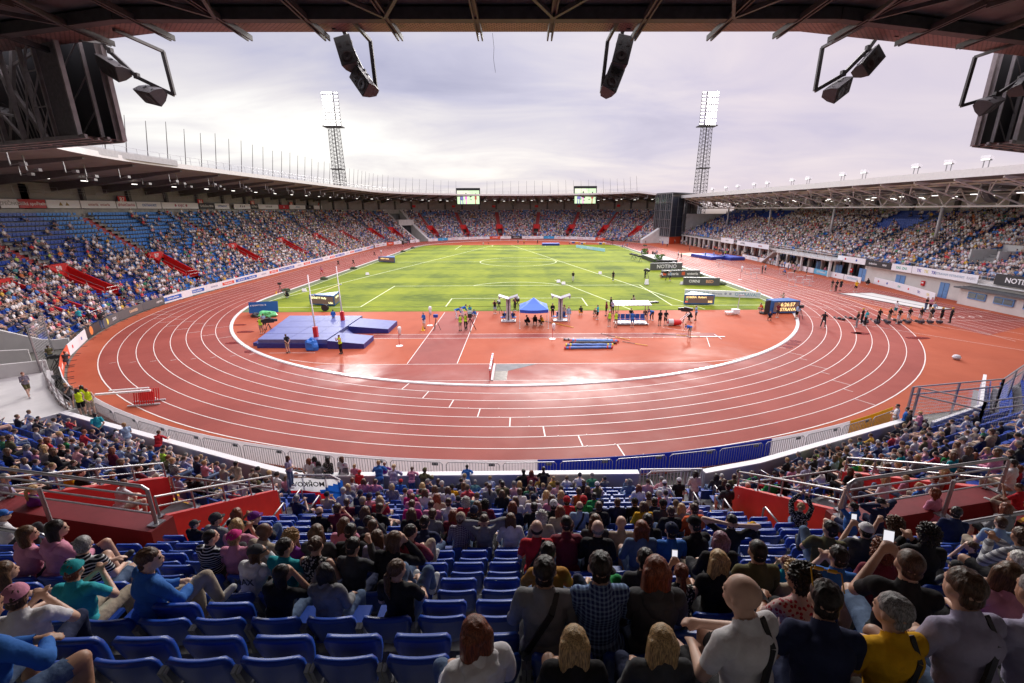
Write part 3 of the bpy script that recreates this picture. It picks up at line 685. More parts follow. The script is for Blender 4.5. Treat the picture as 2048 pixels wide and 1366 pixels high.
for pc, t in Lr:
    for dt, r in ((.0, 50.5), (.0, 54.5), (DE(pc, 3.6), 52.)):
        mb = MB(); x, y = SP(pc, t+dt, r); zc = zi+(zo-zi)*(r-47.6)/21.9; mb.bar((x, y, zc), (x, y, zc-1.5), .10)
        x2, y2 = SP(pc, t+dt, r-.9); mb.bar((x, y, zc-1.45), (x2, y2, zc-1.3), .07)
        mb.box((x2, y2, zc-1.35), (.5, .4, .28), facing(pc, t), 0)
        if lampn < 99: mb.build('hanging_lamp', M_STEEL, rf)
        lampn += 1
    for dt, r in ((DE(pc, 2), 64.), (DE(pc, -2), 61.)):
        x, y = SP(pc, t+dt, r); zc = zi+(zo-zi)*(r-47.6)/21.9-.5; ml.box((x, y, zc), (.9, .2, .1), facing(pc, t), 0)
o = ml.build('strip_lights', M_STRIPL, rf); o['kind'] = 'stuff'
mb = MB()
for pc, a, b in PCS:
    ts = span(pc, a, b); 
    for z in (.55, 1.1): mb.path([(*SP(pc, t, 48.0), zi+.62+z) for t in ts], .05, n=4)
    L_ = abs(b-a)*(1 if pc == 'W' else math.pi/180*48); n = int(L_/1.9)
    for k in range(n): x, y = SP(pc, a+(b-a)*k/n, 48.); mb.bar((x, y, zi+.6), (x, y, zi+1.72), .04)
mb.build('roof_rail', M_STEEL, rf)
mb = MB(); mb.lathe([(.055, 0), (.045, 2.6), (.03, 5.2)], n=6); mast_me = mb.mesh('mast', M_STEELD)
mn = 0
for pc, a, b in PCS:
    L_ = abs(b-a)*(1 if pc == 'W' else math.pi/180*48); n = int(L_/3.35)
    for k in range(n):
        t = a+(b-a)*(k+.5)/n
        if pc == 'F' and (-14 < t+26 < 14 and abs(t+24) < 6): continue
        o = link('mast', mast_me, rf); x, y = SP(pc, t, 48.3); o.location = (x, y, zi+.6); o.rotation_euler = (Matrix.Rotation(facing(pc, t), 3, 'Z') @ Matrix.Rotation(R_(-9), 3, 'X')).to_euler(); o.scale = (1, 1, .92+.12*RNG.random()); mn += 1

# ---------- roof over the near stand
EDG = [(-47.5, 2), (-47, -8), (-44.5, -20), (-38.5, -31), (-30, -39.5), (-22, -44.7), (-12, -47.25), (10.5, -47.3), (21.6, -44.6), (30, -40), (38, -33), (43, -25)]
def shift(P_, d):
    out_ = []
    for i, p in enumerate(P_):
        a = np.array(P_[max(i-1, 0)], float); b = np.array(P_[min(i+1, len(P_)-1)], float); v_ = (b-a)/np.linalg.norm(b-a); n = np.array([v_[1], -v_[0]])
        out_.append(tuple(np.array(p)+n*d))
    return out_
def zr(d): return 18.02-.11*d
mb = MB(); E2 = [(*p, zr(22)) for p in shift(EDG, 22)]; E0 = [(*p, 18.02) for p in EDG]
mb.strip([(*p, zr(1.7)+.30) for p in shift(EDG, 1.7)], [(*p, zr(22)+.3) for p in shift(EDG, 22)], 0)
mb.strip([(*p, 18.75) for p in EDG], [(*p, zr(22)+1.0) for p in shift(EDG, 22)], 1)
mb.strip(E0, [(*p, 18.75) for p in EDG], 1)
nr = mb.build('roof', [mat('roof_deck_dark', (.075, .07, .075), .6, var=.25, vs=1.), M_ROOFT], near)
# ribbed brown soffit sheet at the lip
def soffit_mat():
    m = mat('soffit_sheet', (.22, .10, .085), .5, .2); t = m.node_tree; b = t.nodes['Principled BSDF']; T = t.links
    tcn = t.nodes.new('ShaderNodeTexCoord'); br = t.nodes.new('ShaderNodeTexBrick'); T.new(tcn.outputs['Object'], br.inputs[0])
    br.inputs['Color1'].default_value = (.46, .25, .21, 1); br.inputs['Color2'].default_value = (.36, .18, .155, 1); br.inputs['Mortar'].default_value = (.10, .05, .05, 1)
    br.inputs['Scale'].default_value = 3.2; br.inputs['Mortar Size'].default_value = .06; br.inputs['Brick Width'].default_value = .55; br.inputs['Row Height'].default_value = .3
    T.new(br.outputs[0], b.inputs['Base Color']); bp = t.nodes.new('ShaderNodeBump'); bp.inputs['Strength'].default_value = .8; bp.inputs['Distance'].default_value = .03
    T.new(br.outputs[1], bp.inputs['Height']); bp.invert = True; T.new(bp.outputs[0], b.inputs['Normal']); return m
mb = MB(); mb.strip([(*p, 18.0) for p in shift(EDG, .02)], [(*p, 17.92) for p in shift(EDG, 1.75)], 0); mb.build('soffit', soffit_mat(), nr)
mb = MB()
for d, z, w, h in ((1.85, 17.86, .32, .34), (4.2, 17.9, .25, .4), (7.5, 17.5, .25, .4)):
    P_ = shift(EDG, d)
    for a, b in zip(P_[:-1], P_[1:]): mb.bar((*a, z), (*b, z), w, h)
P_ = shift(EDG, 1.66)
for a, b in zip(P_[:-1], P_[1:]):
    L_ = math.dist(a, b); n = int(L_/.42)
    for k in range(n):
        q = [a[j]+(b[j]-a[j])*(k+.5)/n for j in (0, 1)]; mb.box((*q, 17.88), (.2, .06, .09), math.atan2(b[1]-a[1], b[0]-a[0]), 1)
mb.build('edge_beam', [M_STEELD, M_DGREY], nr)
mb = MB(); bx = []
for px, py in ((118, 108), (225, 88), (345, 77), (500, 77), (655, 77), (801, 77), (961, 77), (1099, 77), (1266, 77), (1418, 77), (1550, 73), (1660, 80), (1794, 88), (1917, 94)):
    p = atz(px, py, 17.72); bx.append(p); q = (p[0], p[1]-4.2)
    mb = MB()
    for s in (-.07, .07): mb.bar((p[0]+s, p[1], 17.72), (p[0]+s, p[1]-3.4, 17.78), .05, .17); mb.bar((p[0]+s, p[1]-3.4, 17.78), (p[0]+s, p[1]-19, 16.1), .08, .4)
    mb.bar((p[0], p[1]-.55, 17.74), (p[0], p[1]-3.4, 17.8), .2, .05); mb.build('roof_beam', M_STEELD, nr)
for k in range(len(bx)-1):
    a, b = bx[k], bx[k+1]; mb = MB()
    if k % 2: mb.bar((a[0], a[1]-1.9, 17.7), (b[0], b[1]-8, 17.2), .1, .12)
    else: mb.bar((b[0], b[1]-1.9, 17.7), (a[0], a[1]-8, 17.2), .1, .12)
    mb.build('roof_brace', M_STEELD, nr)
# ================================================================== EAST STAND, GLASS HALL, TOWERS, BOARDS, FENCES
east = thing('grandstand', 'main grandstand on the right with white truss roof on pale columns and blue doors below', 'grandstand')
EX, EY0, EY1, EN = 59.3, -34., 104., 21
def ez(i): return 3.05+.385*i
def exx(i): return 60.9+.85*i
mb = MB(); AI = [-22, -12.5, 3, 18, 33.5, 49, 64.5, 80]
ybr = [EY0]+[v for a in AI for v in (a-.6, a+.6)]+[EY1]
for j in range(0, len(ybr), 2):
    a, b = ybr[j], ybr[j+1]
    for i in range(EN):
        x0 = exx(i)-.42; mb.quad((x0, a, ez(i-1)), (x0, b, ez(i-1)), (x0, b, ez(i)), (x0, a, ez(i))); mb.quad((x0, a, ez(i)), (x0, b, ez(i)), (x0+.85, b, ez(i)), (x0+.85, a, ez(i)))
        n = int((b-a-.2)/.5)
        for k in range(n):
            y = a+.1+(b-a-.2)*(k+.5)/n
            if not (-6.4 < y < -2.6 and 3 <= i <= 8): SEATS.append(('E', y, i))
for a in AI:
    for i in range(EN):
        for k in (0, 1):
            x0 = exx(i)-.42+k*.425; z = ez(i-1)+(k+1)*.1925; mb.quad((x0, a-.6, z-.1925), (x0, a+.6, z-.1925), (x0, a+.6, z), (x0, a-.6, z), 1); mb.quad((x0, a-.6, z), (x0, a+.6, z), (x0+.425, a+.6, z), (x0+.425, a-.6, z), 1)
mb.build('terrace', [M_CONC, M_CONCL], east)
mb = MB()
mb.box((EX+.2, (EY0+10)/2+2, 1.4), (.4, 10-EY0-4, 2.8)); mb.box((60.0, (EY0+EY1)/2, 2.95), (1.5, EY1-EY0, .3))
mb.box((EX-.25, (EY0+8)/2+.5, 2.72), (.7, 9-EY0, .12), 0, 1)
for k in range(24): y = 10+k*3.9; mb.box((EX+.2, y, 1.4), (.5, .5, 2.8)); mb.box((EX+1.2, y+1.95, 1.4), (.1, 3.4, 2.8), 0, 2)
mb.box((EX+1.6, 57, 1.4), (.3, 94, 2.8), 0, 3)
mb.box((79.2, (EY0+EY1)/2, 7.), (.4, EY1-EY0, 15.4), 0, 1); mb.box((78.9, (EY0+EY1)/2, 11.2), (.3, EY1-EY0, 1.2), 0, 0)
for k in range(15): mb.box((78.7, EY0+4+k*9.4, 12.4), (.6, .7, 3.4), 0, 3)
mb.box((70, EY1+.2, 5.2), (20, .3, 10.4), 0, 1)
mb.build('wall', [M_CREAM, M_CONCL, M_GLASS, M_DGREY], east)
M_DOOR = mat('door_blue', (.13, .27, .52), .5, var=.08)
for px0, px1, pyb in ((1631, 1640, 538), (1669.5, 1682, 548), (1715.7, 1730, 557), (1788, 1807, 573), (1873.5, 1892, 597)):
    a = atx(px0, pyb, EX-.02)[1]; b = atx(px1, pyb, EX-.02)[1]; c = (a+b)/2; w = max(1.3, abs(a-b)); w = min(w, 2.)
    mb = MB(); mb.box((EX-.03, c, 1.05), (.08, w, 2.1)); dr = mb.build('door', M_DOOR, east)
    mb = MB(); mb.box((EX-.08, c, 1.05), (.03, .04, 2.05)); mb.box((EX-.12, c-w*.3, 1.0), (.06, .12, .04)); mb.build('door_handle', M_DGREY, dr)
for py_, y in ((540, 13.2), (0, -1.4)):
    mb = MB(); mb.box((EX-.12, y, 1.5), (.2, .5, .7)); mb.box((EX-.23, y, 1.6), (.02, .3, .2), 0, 1); tag(mb.build('hydrant_box', [M_RED, M_WHITE]), 'red hydrant box on the cream wall %s' % ('between two blue doors' if y > 5 else 'near the open blue door'), 'hydrant box')
# balcony with stair in front of the middle bays
mb = MB(); mb.box((57.9, 24, 3.0), (3.0, 18, .22)); 
for y in (15.5, 24, 32.5): mb.box((56.8, y, 1.45), (.35, .35, 2.9))
for k in range(16): mb.box((57., 33.6+k*.3, 2.9-k*.18), (1.6, .3, .18))
mb.build('balcony', M_CONCL, east)
mb = MB()
for z in (.5, 1.0): mb.path([(56.5, 15, 3.1+z), (56.5, 33, 3.1+z), (56.3, 38.4, .3+z)], .05, n=4); mb.path([(59.6, EY0, 3.1+z), (59.6, 103, 3.1+z)], .05, n=4)
for k in range(10): mb.bar((56.5, 15+k*2, 3.1), (56.5, 15+k*2, 4.1), .05)
for k in range(68): mb.bar((59.6, EY0+1+k*2, 3.1), (59.6, EY0+1+k*2, 4.1), .05)
mb.build('balcony_rail', M_STEELL, east)
# opening with side walls in the terrace near the south column
mb = MB(); mb.box((66, -2.6, 5.3), (4.6, .25, 2.4)); mb.box((66, -6.4, 5.3), (4.6, .25, 2.4)); mb.box((68.2, -4.5, 6.2), (.4, 3.8, 1.8)); mb.box((66, -4.5, 4.0), (4.6, 3.6, .1), 0, 1)
mb.build('stair_opening', [M_CONCL, M_CONC], east)
# roof
mb = MB(); ry0, ry1 = -36, 108.5
for a, b, mi in (((57.6, 15.75), (80.5, 14.1), 0), ((57.6, 16.75), (80.5, 15.), 1), ((57.6, 15.75), (57.6, 16.75), 2), ((80.5, 14.1), (80.5, 15.), 2)):
    mb.quad((a[0], ry0, a[1]), (a[0], ry1, a[1]), (b[0], ry1, b[1]), (b[0], ry0, b[1]), mi)
for y in (ry0, ry1): mb.quad((57.6, y, 15.75), (80.5, y, 14.1), (80.5, y, 15.), (57.6, y, 16.75), 2)
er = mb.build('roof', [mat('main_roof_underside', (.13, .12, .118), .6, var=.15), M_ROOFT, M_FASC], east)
mb = MB(); CYS = [8.1-25.2, 8.1, 33.5, 58.8, 84., 107.]
mb.bar((68, ry0, 12.25), (68, ry1, 12.25), .26, .30, n=8)
for k in range(int((ry1-ry0)/4.2)):
    y = ry0+2+k*4.2; mb.bar((68, y, 12.3), (68, y+2.1, 14.9), .22, n=5); mb.bar((68, y+2.1, 14.9), (68, y+4.2, 12.3), .22, n=5)
for k in range(int((ry1-ry0)/6.3)+1):
    y = ry0+1+k*6.3
    mb.bar((58, y, 15.55), (68, y, 12.45), .24, n=5); mb.bar((58, y, 15.6), (80, y, 14.0), .14, .3); mb.bar((68, y, 12.4), (75, y, 14.4), .2, n=5)
    mb.bar((63, y, 14.1), (63, y, 15.3), .16, n=5); mb.bar((63, y, 14.05), (67.7, y+3.1, 14.9), .16, n=5); mb.bar((63, y+.1, 14.05), (60.5, y+3.1, 15.4), .14, n=5); mb.bar((63, y-.1, 14.05), (60.5, y-3.1, 15.4), .14, n=5)
for x, z in ((60.4, 15.4), (63, 15.2), (72, 14.55), (76, 14.2)): mb.bar((x, ry0, z), (x, ry1, z), .14, .2)
mb.build('roof_truss', mat('truss_white', (.80, .78, .78), .5), er)
for y in CYS:
    mb = MB(); mb.lathe([(.24, 5.8), (.24, 12.2)], (68, y, 0), 12); mb.build('column', M_STEELL, east, True)
for k in range(11):                # curved speaker arrays hanging from the truss
    y = -28+k*12.6; mb = MB(); mb.bar((62.5, y, 15.2), (62.5, y+.15, 12.9), .12, mi=1); pts = []
    for j in range(8):
        a = R_(-10-10*j); pts.append((64.9-2.4*math.cos(a)*.9, y, 15.1+2.5*math.sin(a)*.9))
    mb.path([(x, y+.25, z) for x, y, z in pts], .09, 1)
    for j in range(7):
        p, q = Vector(pts[j]), Vector(pts[j+1]); mb.bar(p+Vector((.28, 0, 0)), q+Vector((.28, 0, 0)), 1.0, .45)
    for z_, x_ in ((14.6, 63.1), (14.2, 63.2), (13.7, 63.4)): mb.bar((62.5, y+.1, z_), (x_, y+.2, z_), .07, mi=1)
    mb.build('speaker_array', [M_DGREY, M_STEELL], east)
for i_ in range(22):
    y = EY0+4+i_*6.3; mb = MB()
    for x, z in ((66, 13.9), (71.5, 13.8), (76, 13.7)): mb.box((x, y+(x % 3), z), (.2, .9, .1))
    mb.build('strip_light', M_STRIPL, east)
fm = None
for px, py in ((1425, 386), (1452, 385), (1475, 384), (1508, 380), (1534, 379), (1584, 373), (1615, 371), (1684, 364), (1727, 359), (1830, 350), (1895, 345), (1970, 337)):
    p = atx(px, py, 58.2)
    mb = MB()
    for s in (-.28, .28): mb.bar((0, s, 0), (0, s, .95), .08); mb.bar((-.25, s, 0), (.25, s, .0), .08)
    mb.box((0, 0, .9), (.3, .9, .08)); mb.box((-.05, 0, 1.2), (.75, 1.0, .36), 0, 1, Matrix.Rotation(R_(20), 3, 'Y')); mb.box((-.34, 0, 1.03), (.12, .85, .22), 0, 2, Matrix.Rotation(R_(20), 3, 'Y'))
    o = mb.build('roof_floodlight', [M_STEEL, M_WHITE, mat('lamp_face', (.7, .7, .7), .2, emit=(1, 1, 1), es=.6)], east); o.location = (58.2, p[1], 16.72); o.rotation_euler = (0, 0, .25)
# low annex with ribbon windows
an = thing('annex', 'low cream annex with blue ribbon windows and dark roof below the black NOTINO banner', 'annex', (57.7, -8.6, 0))
mb = MB(); w0 = (57.7, -8.6); w1 = (58.2, -34)
mb.prism([(57.7, -8.6), (59.25, -8.6), (59.25, -34), (58.1, -34)], 0, 2.05); o = mb.build('wall', M_CREAM, an); o.matrix_parent_inverse = Matrix.Translation((-57.7, 8.6, 0))
mb = MB(); mb.prism([(57.2, -8.1), (59.28, -8.1), (59.28, -34), (57.6, -34)], 2.05, 2.22); o = mb.build('roof', M_DGREY, an); o.matrix_parent_inverse = Matrix.Translation((-57.7, 8.6, 0))
for (x0, x1, yt, yb) in ((1934, 1972, 581, 598), (1985, 2028, 592, 609), (2044, 2070, 603, 622)):
    a = atx(x0, yb, 57.7)[1]; b = atx(x1, yb, 57.75)[1]; c = (a+b)/2; w = abs(b-a)
    mb = MB(); mb.box((57.72, c, 1.35), (.16, w, .85)); o = mb.build('window_frame', M_DOOR, an); o.matrix_parent_inverse = Matrix.Translation((-57.7, 8.6, 0))
    mb = MB()
    for s in (-1, 1): mb.box((57.63, c+s*w*.245, 1.37), (.03, w*.43, .62))
    mb.build('pane', M_GLASS, o)

# glass hall in the north-east corner
hall = thing('glass_hall', 'dark glass hall with black end block between the far bend stand and the right stand', 'building', (0, 0, 0))
def hallwall(name, P_, Q_, z0, z1, m, nx, nz, mm):
    mb = MB(); mb.quad((*P_, z0), (*Q_, z0), (*Q_, z1), (*P_, z1)); o = mb.build(name, m, hall)
    d = Vector((Q_[0]-P_[0], Q_[1]-P_[1], 0)); n = Vector((d.y, -d.x, 0)).normalized()*.1; mb = MB()
    if n.dot(Vector((CAMP[0]-P_[0], CAMP[1]-P_[1], 0))) < 0: n = -n
    for k in range(nx+1): p = Vector((*P_, 0))+d*k/nx+n; mb.bar((p.x, p.y, z0), (p.x, p.y, z1), .22 if k % 3 == 0 else .12)
    for k in range(nz+1): z = z0+(z1-z0)*k/nz; a = Vector((*P_, z))+n; b = a+d; mb.bar(a, b, .14)
    mb.build('window_frame', mm, o)
a = aty(1310, 420, 108.); pA = (a[0], 108.); b = aty(1343, 420, 97.); pB = (b[0], 97.); pC = (aty(1366, 420, 101)[0], 101.); pD = (aty(1402, 420, 116)[0], 116.)
hallwall('glass_wall', pA, pB, 2.6, 17.4, M_GLASS, 9, 5, M_STEEL); hallwall('end_block', pB, pC, 2.6, 16.2, mat('navy_panel', (.018, .022, .035), .45), 2, 4, M_DGREY)
hallwall('glass_wall', pC, pD, 2.6, 15.8, mat('pale_glazing', (.17, .18, .19), .15), 8, 4, M_STEELD)
mb = MB(); mb.prism([pB, pC, pD, (pD[0]+14, 130), (pA[0]+6, 128)], 0, 2.6, 0); mb.quad((*pA, 0), (*pB, 0), (*pB, 2.6), (*pA, 2.6), 2); mb.prism([pA, pB, pC, pD, (pD[0]+14, 130), (pA[0]-2, 128)], 17.4, 17.7, 1)
mb.build('base_wall', [mat('orange_wall', (.60, .07, .02), .6), M_DGREY, M_CONCL], hall)

# ---------- floodlight towers
def tower(x, y, lab, s):
    t = thing('floodlight_tower', lab, 'floodlight tower', (x, y, 0), 0, 'floodlight towers beyond the stands')
    mb = MB(); H_ = 45.6; w0, w1 = 2.4, 1.75
    for sx in (-1, 1):
        for sy in (-1, 1): mb.bar((sx*w0, sy*w0, 0), (sx*w1, sy*w1, H_), .16)
    n = 30
    for k in range(n):
        z0, z1 = H_*k/n, H_*(k+1)/n; a = w0+(w1-w0)*k/n; b = w0+(w1-w0)*(k+1)/n
        for (p, q) in (((-1, -1), (1, -1)), ((1, -1), (1, 1)), ((1, 1), (-1, 1)), ((-1, 1), (-1, -1))):
            mb.bar((p[0]*a, p[1]*a, z0), (q[0]*b, q[1]*b, z1), .07); mb.bar((q[0]*a, q[1]*a, z0), (p[0]*b, p[1]*b, z1), .07); mb.bar((p[0]*a, p[1]*a, z0), (q[0]*a, q[1]*a, z0), .08)
    mb.bar((0, 0, 0), (0, 0, H_), .34)
    mb.build('mast', M_STEELD, t)
    mb = MB(); mb.box((0, 0, H_), (7.6, 4.4, .35)); mb.build('platform', M_STEELD, t); mb = MB(); mb.box((s*.3, 0, 29), (4.6, 4.4, .4)); mb.build('platform', M_STEELD, t)
    mb = MB(); 
    for x_ in (-3.1, -1.1, 1.1, 3.1): mb.bar((x_, 0, H_), (x_, 0, H_+13), .2)
    for k in range(10): mb.bar((-3.4, 0, H_+.8+k*1.32), (3.4, 0, H_+.8+k*1.32), .14)
    fr = mb.build('lamp_frame', M_STEELD, t)
    for k in range(10):
        z = H_+.9+k*1.32
        for j, x_ in enumerate((-3.0, -2.1, -1.2, -.3, .6, 2.2, 3.0)):
            x_ *= -s; mb = MB(); M_ = Matrix.Rotation(R_(18), 3, 'X') @ Matrix.Rotation(R_(s*12), 3, 'Z') if 0 else Matrix.Rotation(R_(-16), 3, 'X')
            mb.box((x_, -.35, z), (.62, .5, .62), 0, 0, M_); mb.box((x_, -.64, z-.08), (.54, .04, .54), 0, 1, M_)
            mb.build('lamp', [M_STEELD, M_LAMPE if j < 5 else mat('lamp_dim', (1, 1, 1), .4, emit=(1, .97, .93), es=3)], t)
    return t
tower(-77.4, 140, 'floodlight tower on the left, lit lamps above the far left roof', -1)
tower(79.6, 140, 'floodlight tower on the right, lit lamps above the main stand roof', 1)
for x in (-77.4, 79.6):
    l_ = D.lights.new('floodlight', 'SPOT'); l_.energy = 200000; l_.spot_size = R_(70); l_.spot_blend = .6; l_.shadow_soft_size = 6; l_.color = (1, .97, .92)
    o = D.objects.new('floodlight', l_); COL.objects.link(o); o.location = (x, 138, 52); o.rotation_euler = (Vector((0, 20, 0))-o.location).to_track_quat('-Z', 'Y').to_euler()

# ---------- video screens on the far roof edge
def figure(mb, x, z, h, mi, mh, lean=0):
    for a, b, w, m_ in ((0, .5, .10, mi), (.42, .84, .22, mi), (.84, 1.0, .12, mh)):
        mb.add([(x-w*h/2+lean*a, -.03-.002*m_, z+a*h), (x+w*h/2+lean*a, -.03-.002*m_, z+a*h), (x+w*h/2*.8+lean*b, -.03-.002*m_, z+b*h), (x-w*h/2*.8+lean*b, -.03-.002*m_, z+b*h)], [(0, 1, 2, 3)], m_)
def em(n, c, s=.95): return mat(n, (0, 0, 0), .5, emit=c, es=s)
for (x0, x1, yt, yb, n_) in ((915, 958, 381, 408, 'left'), (1149, 1192, 377, 407, 'right')):
    p = aty((x0+x1)/2, (yt+yb)/2, 131.2); q0 = aty(x0, yb, 131.2); q1 = aty(x1, yt, 131.2); w = q1[0]-q0[0]; h = q1[2]-q0[2]
    t = thing('video_screen', '%s video screen on the far roof edge showing people on green grass' % n_, 'video screen', (p[0], 131.2, p[2]), 0, 'video screens')
    mb = MB(); mb.box((0, .5, .35), (w+.7, .9, h+1.3)); mb.box((0, .3, h/2+.55), (w+.8, 1.2, .35)); mb.build('housing', M_BLACK, t)
    mb = MB(); mb.quad((-w/2, -.02, -h/2), (w/2, -.02, -h/2), (w/2, -.02, h/2), (-w/2, -.02, h/2), 0)
    mb.quad((-w/2, -.022, h*.25), (w*.1, -.022, h*.25), (w*.0, -.022, h/2), (-w/2, -.022, h/2), 1)
    figure(mb, -w*.36, -h/2, h*.72, 2, 5, .3); figure(mb, -w*.25, -h/2, h*.70, 2, 5, -.2); figure(mb, -w*.10, -h/2, h*.82, 3, 6); figure(mb, w*.33, -h/2, h*.78, 4, 6, .1)
    mb.build('screen', [em('screen_green', (.62, .85, .50)), em('screen_pale', (.80, .88, .62)), em('screen_indigo', (.19, .17, .42)), em('screen_pink', (.80, .20, .62)), em('screen_red', (.42, .08, .08)), em('screen_grey', (.55, .5, .7)), em('screen_dark', (.05, .03, .03))], t)

# ---------- perimeter advertising boards
def board(P_, Q_, h, col, items, label, z0=.03, grp='advertising boards round the track', tilt=0., feet=True, name='advertising_board', thick=.06):
    """P_->Q_ left to right for the reader; items: (x fraction, text, size, colour, box colour or None)"""
    P_ = Vector((*P_[:2], 0)); Q_ = Vector((*Q_[:2], 0)); d = Q_-P_; w = d.length; ang = math.atan2(d.y, d.x)
    t = thing(name, label, 'advertising board', ((P_+Q_)/2)[:], ang, grp); t.location.z = z0
    mb = MB(); mb.box((0, thick/2, h/2), (w-.02, thick, h)); mb.build('panel', mat('board_%02x%02x%02x' % tuple(int(c*255) for c in col), col, .45, var=.03), t)
    for fx, tx, sz, tcol, bc in items:
        if bc is not None:
            m2 = MB(); bw = max(.5, len(tx)*sz*.6+.2); m2.box((fx*w, -.004, h*.5), (bw, .01, sz*1.55)); m2.build('panel_colour', mat('board_%02x%02x%02x' % tuple(int(c*255) for c in bc), bc, .45), t)
        if tx: lettering(tx, sz, tcol, (fx*w, -.012, h*.5), (1, 0, 0), t)
    if feet:
        mb = MB()
        for k in range(3): x = -w*.42+k*w*.42; mb.bar((x, -.01, .02), (x+.05, -.55, .0), .03); mb.bar((x, .1, h*.8), (x, .7, .0), .03)
        mb.build('foot', M_STEELD, t)
    return t
WH, BK, OR, GY = (.80, .80, .82), (.03, .03, .035), (.70, .10, .04), (.10, .10, .105); CB, CRD = (.02, .12, .48), (.70, .09, .05)
nb = 24
for k in range(nb):
    y0 = Y0+k*(Y1-Y0)/nb; y1 = Y0+(k+1)*(Y1-Y0)/nb; j = k % 4
    it = {0: [(-.1, 'Česká spořitelna', .3, (.9, .9, .9), CB)], 1: [(.0, 'OSTRAVA!!!', .32, (.35, .38, .5), None)], 2: [(0, 'Česká spořitelna', .3, (.9, .9, .9), CRD)], 3: [(0, 'Česká spořitelna', .3, (.9, .9, .9), CB)]}[j]
    board((-47.85, y0), (-47.85, y1), 1.0, WH, it, 'white trackside board with %s, %s along the left straight' % ({0: 'a blue lettered box', 1: 'grey lettering', 2: 'a red lettered box', 3: 'a blue box in the middle'}[j], LBL[k]))
sw = [(-90, -83, WH, [(-.2, 'Česká spořitelna', .34, (.9, .9, .9), CB)], 'white board with blue lettered box where the left straight begins'),
      (-83, -77.5, GY, [(.25, 'OBJEDNEJ', .3, (.8, .75, .7), None)], 'dark board with pale lettering at the end of the left bend'),
      (-77.5, -71, GY, [(.1, 'DANFEED', .42, (.85, .55, .35), None)], 'dark grey board lettered in white and orange'),
      (-71, -65.5, GY, [(-.1, '◗', .8, (.8, .7, .1), None), (.25, 'ZOO', .4, (.8, .8, .8), None)], 'black board with a yellow round logo'),
      (-65.5, -61, BK, [(-.15, '●', 1.1, (.75, .22, .04), None)], 'black board with an orange ball logo'),
      (-61, -53.5, WH, [(-.3, '●', .4, (.7, .05, .05), None), (.2, '●', .4, (.05, .1, .4), None)], 'white board with two round athletics logos on the left bend'),
      (-53.5, -49, OR, [(0, 'PARKERN', .42, (.9, .85, .8), None)], 'orange red board with white lettering, the upper of two'),
      (-49, -44.5, OR, [(0, 'PARKERN', .42, (.9, .85, .8), None)], 'orange red board with white lettering, the lower of two'),
      (-44.5, -40.5, WH, [(0, '●', .4, (.05, .1, .4), None)], 'white board with a round logo beside the left service gap'),
      (-40.5, -36.5, WH, [(0, 'RÁJEC', .35, (.6, .3, .5), None)], 'last white board on the left bend, nearest the camera')]
for a, b, c, it, lab in sw: board((47.6*math.sin(R_(b)), Y0-47.6*math.cos(R_(b))), (47.6*math.sin(R_(a)), Y0-47.6*math.cos(R_(a))), 1.0, c, it, lab)
fc = [(WH, '#VisitCzechia', (.6, .1, .1)), (WH, 'RÁJEC', (.3, .3, .4)), (OR, 'PARKERN', (.9, .9, .9)), (WH, 'enteria', (.4, .4, .4)), (BK, 'OSTRAVA!!!', (.7, .7, .7)), (WH, 'NOTINO', (.2, .2, .2)), (WH, 'enteria', (.5, .2, .2)), ((.05, .35, .65), 'TK', (.8, .8, .8)), ((.65, .66, .68), 'SILVER', (.8, .1, .1)), (WH, 'MINI', (.3, .3, .3))]
k = 0
for j in range(24):
    a = -88+j*5.6; b = a+5.5
    if -54 < (a+b)/2 < -47: continue
    c, tx, tcl = fc[k % 10]; board((47.9*math.sin(R_(a)), Y1+47.9*math.cos(R_(a))), (47.9*math.sin(R_(b)), Y1+47.9*math.cos(R_(b))), 1.05, c, [(0, tx, .5, tcl, None)], '%s board lettered %s before the far bend stand, %s from left' % ({WH: 'white', BK: 'black', OR: 'orange'}.get(c, 'coloured'), tx if tx not in ('NOTINO', 'MINI') else 'in grey', LBL[k])); k += 1
# east side line of boards
EB = [(56.1, -7.0), (57.4, -2.2), (58.5, 2.9), (59.1, 7.6)]
ei = [[(-.25, 'TK·', .5, (.10, .08, .35), None), (.2, 'TK·', .5, (.75, .6, .05), None)], [(-.2, 'ZAS', .4, (.05, .4, .3), None), (.25, '●', .4, (.6, .05, .05), None)], [(-.25, '●', .45, (.6, .05, .05), None), (.2, '●', .45, (.05, .1, .4), None)]]
for k in range(3): board(EB[k+1], EB[k], 1.05, WH, ei[k], ['white board lettered TK at the near end of the right stand', 'white board with a green ZAS mark before the right stand', 'white board with two round logos before the right stand'][k])
for k in range(10):
    y0 = 8+k*4.1; x0 = 57.2-.02*k; c = WH if k not in (2,) else (.12, .45, .68)
    board((x0, y0+4), (x0, y0), .95, c, [(0, 'OSTRAVA!!!', .5, (.25, .5, .62) if k != 2 else (.8, .8, .8), None)] if k % 2 == 0 else [(0, '●', .4, (.5, .1, .1), None)], '%s board at the foot of the right stand, %s from the near end' % ('light blue' if k == 2 else 'white', LBL[k]))
